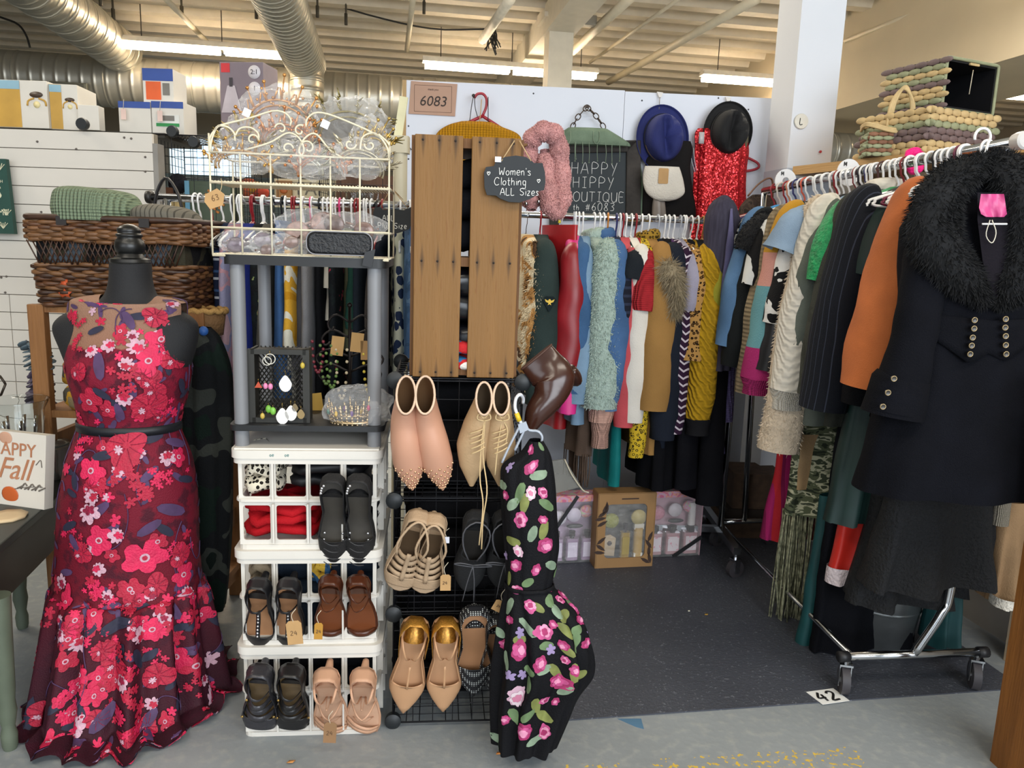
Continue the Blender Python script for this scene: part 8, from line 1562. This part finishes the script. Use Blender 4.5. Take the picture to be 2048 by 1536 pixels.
P = [cbq(1100, 282, .045), cbq(1118, 282, .045), cbq(1118, 450, .045), cbq(1100, 450, .045)]; MB().add(P + [q - pn * .03 for q in P], [(0, 3, 2, 1), (4, 5, 6, 7), (0, 1, 5, 4), (1, 2, 6, 5), (2, 3, 7, 6), (3, 0, 4, 7)]).build('frame_side', FRM, bo, smooth=False)
m = MB()
for tx, px, py, hp in (('HAPPY', 1143, 347, 21), ('HIPPY', 1146, 375, 20), ('BOUTIQUE', 1131, 402, 18), ('th', 1146, 420, 10), ('#6083', 1171, 421, 15)):
    a = cbq(px, py, .032); strokes(m, tx, a, pd_ + V3(0, 0, .015), (0, 0, 1), hp / 415, .0014, .3 if tx != 'BOUTIQUE' else .22, wob=.02)
m.tube([cbq(1130, 327, .032), cbq(1134, 323, .032)], .0012, 5); m.build('chalk_writing', CHK, bo)
CHN = mat('chain_iron', '4a3d33', .45, .7)
def chain(par, P, n, r, R_, dep):
    Q = curve(P, n)
    for k in range(n):
        c = Q[k]; t_ = unit(Q[min(k + 1, n - 1)] - Q[max(k - 1, 0)]); s_ = unit(np.cross(t_, pn)) if k % 2 == 0 else pn
        MB().tube([c + t_ * R_ * 1.45 * math.cos(a) + s_ * R_ * math.sin(a) for a in np.linspace(0, 2 * math.pi, 14, endpoint=False)], r, 6, closed=True).build('chain_link', CHN, par)
chain(bo, [cbq(1146, 252, .05), cbq(1156, 234, .05), cbq(1172, 216, .05)], 5, .0025, .0105, 0); chain(bo, [cbq(1176, 216, .05), cbq(1192, 232, .05), cbq(1206, 252, .05)], 5, .0025, .0105, 0)
MB().sphere(cbq(1174, 214, .045), .006, 8, 6).build('nail', CHN, bo)
# sage cardigan with fringe over the chalkboard
SG = fabric('sage_cloth', '6d7e6a', .85, var=.2, vs=14)
o, G, b0, Y = wallloft('sage green cropped top with long cord fringe over the chalkboard', [(256, 1138, 1212, .5), (264, 1128, 1226), (276, 1118, 1245), (284, 1112, 1256), (290, 1110, 1258, .8)], .075, SG, 'fringed_top', 'top', .03, 7, .04, 3)
m = MB()
for px, e in ((1150, 322), (1165, 326), (1178, 325), (1195, 322), (1211, 326), (1224, 327), (1239, 322), (1152, 318)):
    q0, q1 = on(px, 284, .105) - b0, on(px, e, .07) - b0; m.tube(curve([q0, (q0 + q1) / 2 + V3(random.uniform(-.004, .004), -.004, 0), q1], 8), .0017, 5); m.sphere(q1, .0032, 6, 5)
for px in (1135, 1193): m.tube(curve([on(px - 6, 262, .11) - b0, on(px - 6, 280, .115) - b0, on(px, 288, .115) - b0, on(px + 6, 280, .115) - b0, on(px + 6, 262, .11) - b0], 12), .0016, 5)
m.build('fringe', fabric('sage_cord', '7d8c78'), o)
p = on(1290, 400, .03); o = MB().add([on(1275, 330, .03) - p, on(1282, 330, .03) - p, on(1292, 435, .03) - p, on(1272, 435, .03) - p] + [on(x, y, .025) - p for x, y in ((1275, 330), (1282, 330), (1292, 435), (1272, 435))], [(0, 3, 2, 1), (4, 5, 6, 7), (0, 1, 5, 4), (1, 2, 6, 5), (2, 3, 7, 6), (3, 0, 4, 7)]).build('green_strip', SG, smooth=False); tag(place(o, p), 'green cloth strip hanging at the right of the chalkboard', 'cloth')
# hats
def hat(label, px, py, wpx, hpx, m_, band, out, tilt=0, brim_roll=.012):
    c = on(px, py, out); o = thing('felt_hat', label, 'hat', c, 0, 'felt hats on the white wall'); sx = wpx / 415 / 2; sz = hpx / 415 / 2; R = np.stack([pd_, pn, V3(0, 0, 1)], 1) @ roty(tilt)
    n = 48; a = np.linspace(0, 2 * math.pi, n, endpoint=False); G = []
    for f, y in ((1.0, .012), (.985, .0), (.93, -.004), (.82, .004), (.72, .012)): G.append([R @ V3(sx * f * math.cos(q), y + brim_roll * math.cos(q) ** 2 * (f - .6) * 2, sz * f * math.sin(q)) for q in a])
    MB().grid(np.array(G), closeu=True).build('brim', m_, o, solid=.003)
    G = []
    for f, y in ((.72, .01), (.71, .03), (.68, .07), (.62, .1), (.5, .118), (.3, .118), (.1, .112), (.01, .11)):
        row = []
        for q in a:
            dent = .045 * math.exp(-((math.cos(q) * f) / .15) ** 2) * (f < .6) + .03 * (f < .66) * math.exp(-((math.cos(q) * f - .38) / .12) ** 2) * (math.sin(q) > 0); row.append(R @ V3(sx * f * math.cos(q), y - dent, sz * (f * 1.02) * math.sin(q) - .004))
        G.append(row)
    MB().grid(np.array(G), closeu=True).build('crown', m_, o); G = [[R @ V3(sx * .728 * math.cos(q), y, sz * .735 * math.sin(q) - .003) for q in a] for y in (.014, .034)]; MB().grid(np.array(G), closeu=True).build('band', band, o, solid=.002)
    return o, c, R, sx, sz
NVF = mat('navy_felt', '1e2660', .85, var=.2, vs=8, bump=.2, bs=300); BKF = mat('black_felt', '0e0e10', .85, var=.25, vs=8, bump=.2, bs=300)
o, c, R, sx, sz = hat('navy felt fedora with a leather strap tag hanging on the white wall', 1323, 277, 100, 122, NVF, mat('band_navy', '12162e', .6), .03, -.12)
MB().box(R @ V3(.042, .042, -.1), (.05, .004, .016), R @ roty(-.5)).build('leather_tag', mat('tag_leather', '8a6a42', .6), o, smooth=False); MB().tube(curve([R @ V3(sx * .73 * math.cos(q), .04, sz * .735 * math.sin(q)) for q in np.linspace(3.4, 6.0, 12)], 24), .002, 5).build('thong', mat('thong_brown', '5a4632', .6), o)
o, c, R, sx, sz = hat('black felt trilby with a feather hanging above the red sequin dress', 1453, 265, 94, 112, BKF, mat('band_black', '1a1a1c', .5), .05, .1)
MB().poly([(0, 0), (.008, .03), (.004, .075), (-.004, .09), (-.009, .05), (-.006, .015)], (R @ V3(sx * .82, .03, -.06), R @ V3(1, 0, .1), R @ V3(-.1, 0, 1), R @ V3(0, 1, 0)), .002).build('feather', mat('feather_olive', '5a5238', .7, var=.3, vs=60), o, smooth=False)
for px, py, ex in ((1319, 190, 1318), (1455, 200, 1456)):
    p = on(px, py, .012); o = thing('over_door_hook', 'white hook clip on the wall edge above the %s hat' % ('navy' if px < 1400 else 'black'), 'hook', p); MB().poly([(-.014, .012), (.014, .01), (.006, -.012), (-.002, -.012)][::-1], ((0, 0, 0), pd_, (0, 0, 1), pn), .01).build('clip', mat('hook_white2', 'cfcac4', .4), o, smooth=False); MB().tube([V3(0, 0, -.01) + pn * .006, on(ex, py + 30, .03) - p], .0022, 6).build('wire', mat('hook_grey', '8a8784', .4, .6), o)
# cream purse, black waistcoat, sequin dress
CF = mat('cream_fleece', 'd3ccc0', .95, var=.06, bump=.5, bs=150)
o, G, b0, Y = wallloft('cream fleece pouch bag with a kraft tag under the navy hat', [(333, 1290, 1358, .5), (345, 1287, 1362), (365, 1286, 1367), (385, 1292, 1368), (397, 1305, 1355, .8), (402, 1318, 1338, .4)], .12, CF, 'cream_pouch', 'bag', .025, 4, .02, 5)
MB().rbox(on(1327, 352, .148) - b0, (.045, .001, .068), .006, PRm, ax=1).build('kraft_tag', KRAFT, o, smooth=False)
BKW = fabric('waistcoat_black', '1b1919', .8)
o, G, b0, Y = wallloft('black sleeveless waistcoat hanging between the hats', [(282, 1322, 1382, .5), (300, 1300, 1386), (330, 1292, 1382), (370, 1288, 1385), (410, 1286, 1392), (436, 1286, 1394)], .04, BKW, 'waistcoat', 'waistcoat', .04, 5, .03, 6)
o2 = wallloft('grey satin sash hanging in front of the waistcoat', [(392, 1308, 1328, .6), (410, 1305, 1330), (434, 1304, 1332)], .1, mat('sash_grey', '7d746c', .4, var=.2), 'satin_sash', 'sash', .02, 4, .05, 7)
m = MB(); ws_ = thing('striped_strap', 'white and navy striped strap beside the waistcoat', 'strap', on(1384, 330, .05)); b1 = on(1384, 330, .05)
for k in range(3): MB().tube(curve([on(1381 + 3 * k, 296, .05) - b1, on(1383 + 3 * k, 320, .05) - b1, on(1390 + 2 * k, 345, .05) - b1], 8), .0035, 5, flat=.4).build('stripe', mat('strap%d' % (k % 2), ['d8dade', '24304a'][k % 2], .6), ws_)
RS = sequin('red_sequin', 'b3101a', 'd8343a', 190, .2)
o, G, b0, Y = wallloft('red sequinned dress on a red hanger under the black hat', [(258, 1398, 1480, .4), (270, 1392, 1492, .7), (300, 1392, 1496), (330, 1390, 1492), (380, 1388, 1490), (440, 1384, 1492), (500, 1380, 1494)], .05, RS, 'sequin_dress', 'dress', .045, 9, .05, 8, ncol=110, nrow=90)
hb = on(1490, 330, .03); o = thing('red_hanger', 'red plastic hanger end poking out of the sequin dress', 'hanger', hb); MB().tube(curve([on(1470, 300, .03) - hb, on(1495, 315, .03) - hb, on(1515, 326, .03) - hb, on(1516, 336, .03) - hb, on(1495, 342, .03) - hb, on(1470, 342, .03) - hb], 20), .006, 8).build('arm', RH, o)
p = on(1403, 276, .1); o = MB().box((0, 0, 0), (.022, .012, .05), PRm).build('clear_clip', mat('clip_clear', 'b9b4b4', .3)); tag(place(o, p), 'clear clip on the shoulder of the sequin dress', 'clip')
# brown monogram style bag behind the rack end
o = thing('shoulder_bag', 'brown patterned shoulder bag with leather strap at the end of the right rail', 'bag', at(1505, 400, 3.3)); b0 = at(1505, 400, 3.3); G = silhouette([(390, 1505, 1540, .03), (400, 1492, 1550, .05), (420, 1478, 1555, .06), (450, 1476, 1555, .06)], 3.3, 40, 20, 0); MB().grid(G - b0, closeu=True).add(G[0] - b0, [tuple(range(40))]).build('body', blotch('bag_brown', ['3a2f2a', '4a3d34', '2e2622'], 40), o); MB().tube(curve([at(x, y, 3.28) - b0 for x, y in ((1496, 392), (1515, 370), (1535, 357), (1545, 362), (1545, 395))], 16), .009, 8, flat=.4).build('strap', mat('strap_tan', '6a4630', .5), o)
# ================================================================== GIFT SETS ON THE FLOOR
def giftbox(label, pxl, pyl, pxr, pyr, hgt, m_, name='gift_set', dep=.08):
    a, b = atz(pxl, pyl), atz(pxr, pyr); ex = unit(b - a); rz = math.atan2(ex[1], ex[0]); o = thing(name, label, 'gift set', a, rz); w_ = np.linalg.norm(b - a); return o, w_, hgt, dep
PLS = clearfilm('box_window', 'ffffff', .06, .05)
def bottle(o, x, z, w_, h_, body, label, cap, y=.02):
    MB().rbox((x, y, z + h_ * .38), (w_, .03, h_ * .76), .008).build('bottle', body, o, smooth='auto'); MB().lathe([(w_ * .18, z + h_ * .75), (w_ * .18, z + h_ * .82), (w_ * .26, z + h_ * .83), (w_ * .26, z + h_)], c=(x, y, 0), n=12).build('bottle_cap', cap, o, smooth='auto'); MB().box((x, y - .0165, z + h_ * .38), (w_ * .78, .001, h_ * .52)).build('bottle_label', label, o, smooth=False)
FLB = mat('cap_brown', '2f2422', .4)
for key, pl_, lb, (pxl, pyl, pxr, pyr), bodyc, labc, puffc in (('lav', 'b79cb4', 'lavender bath gift set standing behind the black floral dress', (1098, 1130, 1190, 1125), 'a58aa6', 'd2c6d6', 'd8d2dc'), ('pink', 'c39aa4', 'pink floral bath gift set with black corner ribbon', (1292, 1117, 1398, 1112), 'b98a90', 'd9ccd0', 'd890a0')):
    o, w_, h_, d_ = giftbox(lb, pxl, pyl, pxr, pyr, .285, None, dep=.07)
    cm = mat('gift_' + key, pl_, .5, var=.1); bm_ = blotch('bloom_' + key, ['c9708f', 'd89a8a', 'c99ab8', 'b8c09a'], 30, dist=1.5, bump=0)
    MB().box((w_ / 2, d_, h_ / 2), (w_, .004, h_)).build('backing', cm, o, smooth=False)
    for x in (0, w_): MB().box((x, d_ / 2, h_ / 2), (.003, d_, h_)).build('side', cm, o, smooth=False)
    MB().box((w_ / 2, d_ / 2, .002), (w_, d_, .004)).build('base', cm, o, smooth=False); MB().box((w_ / 2, d_ / 2, h_), (w_, d_, .003)).build('lid', bm_, o, smooth=False); MB().box((w_ / 2, .0, h_ - .012), (w_, .002, .024)).build('floral_strip', bm_, o, smooth=False); MB().box((w_ / 2, 0.001, h_ / 2), (w_, .0006, h_ * .98)).build('window', PLS, o, smooth=False)
    n = 3
    for k in range(n): bottle(o, w_ * (k + .5) / n, .012, w_ / n * .78, .12, mat('bottle_' + key, bodyc, .25, var=.1, Alpha=.9), blotch('label_' + key, [labc, labc, puffc], 60, [.55, .62], bump=0), FLB)
    MB().sphere((w_ * .2, .03, .185), .032, 14, 9, (1.1, .6, 1)).build('bath_puff', mat('puff_' + key, puffc, .9, bump=.9, bs=60), o); MB().lathe([(.028, -.006), (.03, 0), (.028, .006)], c=(w_ * .52, .02, .2), n=22, R=rotx(math.pi / 2)).build('cream_tub', mat('tub_' + key, labc, .4), o); MB().sphere((w_ * .8, .03, .21), .03, 12, 8, (1, .5, .9)).build('silk_flower', bm_, o); MB().sphere((w_ * .55, .02, .152), .03, 14, 6, (1.2, .25, .32)).build('brush', mat('brush_black', '1c1a1c', .5), o)
    if key == 'pink':
        MB().rbox((w_ * .85, .025, .175), (.03, .025, .11), .01).build('tube', mat('tube_white', 'd8d0cc', .4), o, smooth='auto'); MB().box((w_ * .85, .025, .112), (.024, .022, .022)).build('tube_cap', FLB, o, smooth=False); MB().beam((w_ * .5, -.003, .004), (w_ + .003, -.003, .085), .002, .016, (0, 0, 1)).build('ribbon', mat('ribbon_black', '17171a', .5), o, smooth=False)
    else:
        MB().beam((w_ * .1, -.003, .15), (w_ * .55, -.003, h_), .002, .014, (0, 0, 1)).build('ribbon', mat('ribbon_black', '17171a', .5), o, smooth=False)
o, w_, h_, d_ = giftbox('kraft cardboard bath gift box with window, leaf print and yellow bottles', 1190, 1139, 1303, 1134, .312, None, 'kraft_gift_box', .075)
KB = mat('kraft_box', '9a7448', .7, var=.06, vs=12); m = MB(); X, Z = V3(1, 0, 0), V3(0, 0, 1); fr_k = (V3(0, 0, 0), X, Z, V3(0, 1, 0))
cell(m, 0, w_, 0, h_, .034, .044, .018, 0, .004, fr_k); m.build('front_frame', KB, o, smooth=False); m = MB()
m.box((w_ / 2, d_, h_ / 2), (w_, .004, h_)).box((0, d_ / 2, h_ / 2), (.004, d_, h_)).box((w_, d_ / 2, h_ / 2), (.004, d_, h_)).box((w_ / 2, d_ / 2, .002), (w_, d_, .004)).box((w_ / 2, d_ / 2, h_), (w_, d_, .004)); m.build('carton', KB, o, smooth=False); MB().box((w_ / 2, d_ - .006, h_ / 2), (w_ - .02, .002, h_ - .02)).build('inner_card', mat('inner_grey', '5a544c', .7), o, smooth=False)
LFP = mat('leaf_print', '3a2820', .7)
for (x, z, a) in ((.02, .23, .6), (.028, .25, 1.2), (.012, .21, .2), (.035, .258, 1.6), (.02, .19, .5), (.018, .09, -.6), (.014, .07, -.1), (.02, .12, .7), (w_ - .02, .1, 2.2), (w_ - .016, .07, 1.6), (w_ - .03, .03, 2.6), (w_ - .012, .04, 1.8), (w_ - .014, .13, 1.2)):
    P = [(math.cos(a) * u * .024 - math.sin(a) * v_ * .007, math.sin(a) * u * .024 + math.cos(a) * v_ * .007) for u, v_ in ((-1, 0), (-.4, 1), (.3, .9), (1, 0), (.3, -.9), (-.4, -1))]; MB().poly(P, ((x, -.0005, z), X, Z, (0, -1, 0)), .0006).build('printed_leaf', LFP, o, smooth=False)
MB().box((w_ * .55, -.0006, h_ - .022), (.07, .0006, .005)).build('printed_line', LFP, o, smooth=False)
GRN = mat('sisal_green', '8f8f3f', .9, bump=.9, bs=50); MB().sphere((.065, .03, .19), .032, 14, 9, (1.05, .5, 1)).build('sisal_puff', GRN, o); MB().lathe([(.03, -.008), (.032, 0), (.03, .008)], c=(w_ - .06, .022, .205), n=24, R=rotx(math.pi / 2)).build('cream_tub', mat('tub_yellow', 'b3a05a', .5), o)
bottle(o, w_ * .52, .04, .038, .14, mat('bottle_yellow', '9a7f3c', .3), mat('label_cream', 'a8935a', .6), FLB); MB().rbox((w_ - .058, .022, .1), (.038, .03, .125), .012).build('tube', mat('tube_mustard', 'b08a35', .4), o, smooth='auto'); MB().box((w_ - .058, .022, .05), (.036, .028, .018)).build('tube_cap', mat('tube_white2', 'd0c8b8', .4), o, smooth=False); MB().box((w_ - .058, .022, .168), (.04, .02, .022)).build('tube_crimp', mat('tube_white2', 'd0c8b8', .4), o, smooth=False); MB().poly([(-.025, -.04), (.02, -.045), (.024, .03), (.0, .045), (-.024, .04)], ((.062, .03, .09), X, Z, (0, -1, 0)), .01).build('sponge', mat('sponge_cream', 'b59f80', .9), o, smooth=False); MB().lathe([(.01, 0), (.01, .001)], c=(.06, .018, .1), n=14, R=rotx(math.pi / 2)).build('sponge_print', LFP, o)
MB().box((w_ / 2, .005, h_ / 2), (w_ - .03, .0006, h_ - .04)).build('window', PLS, o, smooth=False)
# clear pouch with ribbon behind the floral dress, brown doormat stack by casters
p = at(1128, 948, 2.92); o = thing('clear_pouch', 'clear zip pouch with white cord hanging beside the floral dress', 'pouch', p); MB().poly([(-.05, .05), (.0, .06), (.07, -.05), (-.03, -.08)][::-1], ((0, 0, 0), X, Z, (0, 1, 0)), .01).build('pouch', mat('pouch_grey', '9a9890', .3, Alpha=.5), o, smooth=False); MB().tube(curve([(-.0, -.005, .06), (.03, -.005, .0), (.075, -.005, -.06), (.1, -.005, -.07)], 10), .003, 6).build('cord', STR, o)
for z0, z1, lb in ((.0, .085, 'lower brown cardboard carton under the back rack'), (.14, .3, 'upper brown cardboard carton beside the casters')):
    a, b = at(1458, 1050, 3.35), at(1530, 1050, 3.35); o = thing('brown_carton', lb, 'box', V3((a[0] + b[0]) / 2 + .02, 3.4, z0)); MB().box((0, 0, (z1 - z0) / 2), (.3 if z0 == 0 else .22, .2, z1 - z0)).build('body', mat('carton_brown', '4a382a', .8, var=.3, vs=30), o, smooth=False)
    if z0: MB().box((0, 0, -.028), (.26, .2, .05)).build('tray', mat('carton_dark', '2a211b', .8), o, smooth=False)
# ================================================================== BASKETS ON THE RIGHT SHELF BOARD
WVC = {'straw': mat('straw', 'c2a878', .7, var=.15, vs=30), 'sage': mat('straw_sage', '8f9373', .7, var=.15, vs=30), 'mauve': mat('straw_mauve', '6d5b5a', .7, var=.15, vs=30), 'rust': mat('straw_rust', '80573f', .7, var=.2, vs=30)}
def weave(o, org, ex, ey, en, w_, h_, nr_, nc, cols, vert=False):
    org, ex, ey, en = [V3(*q) for q in (org, ex, ey, en)]; M3 = np.stack([ex, ey, en], 1)
    for r in range(nr_):
        m = MB(); rh, cw = h_ / nr_, w_ / nc
        for c in range(nc + 1):
            x = (c + (.5 if r % 2 else 0)) * cw
            if x > w_ + cw * .3: continue
            m.sphere(org + ex * min(x, w_) + ey * (r + .5) * rh, 1, 10, 6, (cw * .6, rh * .6, rh * .26), M3)
        m.build('woven_strand', WVC[cols[r % len(cols)]], o)
def fb(u, v, z=1.6225): return B(u, v, z)
# large low basket
Lb = thing('woven_basket', 'large striped rectangular seagrass basket on the oak board', 'basket', atz(1852, 305, 1.6225), BRZ); bw2, bd2, bh2 = .34, .3, .155
o = Lb; c5 = ['straw', 'straw', 'mauve', 'mauve', 'sage', 'straw', 'straw']
weave(o, (0, 0, 0), (1, 0, 0), (0, 0, 1), (0, -1, 0), bw2, bh2, 7, 8, c5); weave(o, (0, bd2, 0), (0, -1, 0), (0, 0, 1), (-1, 0, 0), bd2, bh2, 7, 7, c5); MB().box((bw2 / 2, bd2 / 2, bh2 / 2), (bw2 - .008, bd2 - .008, bh2)).build('lining', mat('basket_lining', '3a362c', .7), o, smooth=False)
# tipped cube basket on top, black inside facing out
Tb = thing('open_basket', 'square seagrass basket tipped on its side showing its black lining', 'basket', atz(1882, 217, 1.6225 + bh2 + .012), BRZ); o = Tb; s_ = .27; hh2 = .175
weave(o, (-.005, s_ - .02, 0), (0, -1, 0), (0, 0, 1), (-1, 0, 0), s_ - .02, hh2, 9, 5, ['mauve', 'sage', 'straw', 'straw', 'mauve', 'sage', 'straw', 'sage', 'mauve'])
m = MB()
for b_ in ((.006, (s_ - .02) / 2, hh2 / 2, .012, s_ - .02, hh2), (s_ - .006, (s_ - .02) / 2, hh2 / 2, .012, s_ - .02, hh2), (s_ / 2, (s_ - .02) / 2, .006, s_, s_ - .02, .012), (s_ / 2, (s_ - .02) / 2, hh2 - .006, s_, s_ - .02, .012), (s_ / 2, s_ - .026, hh2 / 2, s_, .012, hh2)): m.box(b_[:3], b_[3:])
m.build('lining', mat('lining_black', '141417', .45), o, smooth=False); MB().tube(np.array([(x, -.002, z) for x, z in rr(0, s_, 0, hh2, .008, 3)]), .006, 6, closed=True).build('rim', WVC['sage'], o); MB().tube([(s_ * .5, -.004, hh2 - .03), (s_ * .48, -.004, hh2 * .35)], .0015, 5).build('tag_cord', STR, o); MB().rbox((s_ * .5, -.006, hh2 - .012), (.05, .006, .008), .003, ax=1).build('handle_slot', WVC['straw'], o, smooth='auto')
# small handled basket
Hb = thing('handled_basket', 'small willow basket with tall hoop handle on the oak board', 'basket', atz(1733, 312, 1.6225), -.2); o = Hb; ww, dd_, hh3 = .2, .12, .085
weave(o, (0, 0, 0), (1, 0, 0), (0, 0, 1), (0, -1, 0), ww, hh3, 6, 6, ['sage', 'rust']); weave(o, (0, dd_, 0), (0, -1, 0), (0, 0, 1), (-1, 0, 0), dd_, hh3, 6, 4, ['sage', 'rust', 'sage']); MB().box((ww / 2, dd_ / 2, hh3 / 2), (ww - .006, dd_ - .006, hh3)).build('inside', mat('basket_inside', '5a4630', .8), o, smooth=False)
for k in range(3): MB().tube(curve([(-.004, dd_, hh3 + .02 + .004 * k), (-.006, 0, hh3 + .022 + .004 * k), (ww * .5, -.006, hh3 - .002 + .005 * k), (ww, -.004, hh3 + .022 + .004 * k), (ww + .004, dd_, hh3 + .02 + .004 * k)], 30), .005, 6).build('rim_willow', WVC['straw'], o)
for k in range(3): MB().tube(curve([(ww * .33 + .006 * k, dd_ * .2, hh3 * .7), (ww * .36 + .006 * k, dd_ * .3, hh3 + .1), (ww * .58 + .002 * k, dd_ * .45, hh3 + .16 + .004 * k), (ww * .8 - .004 * k, dd_ * .6, hh3 + .1), (ww * .84 - .006 * k, dd_ * .7, hh3 * .6)], 24), .006, 6).build('handle', WVC['straw'], o)
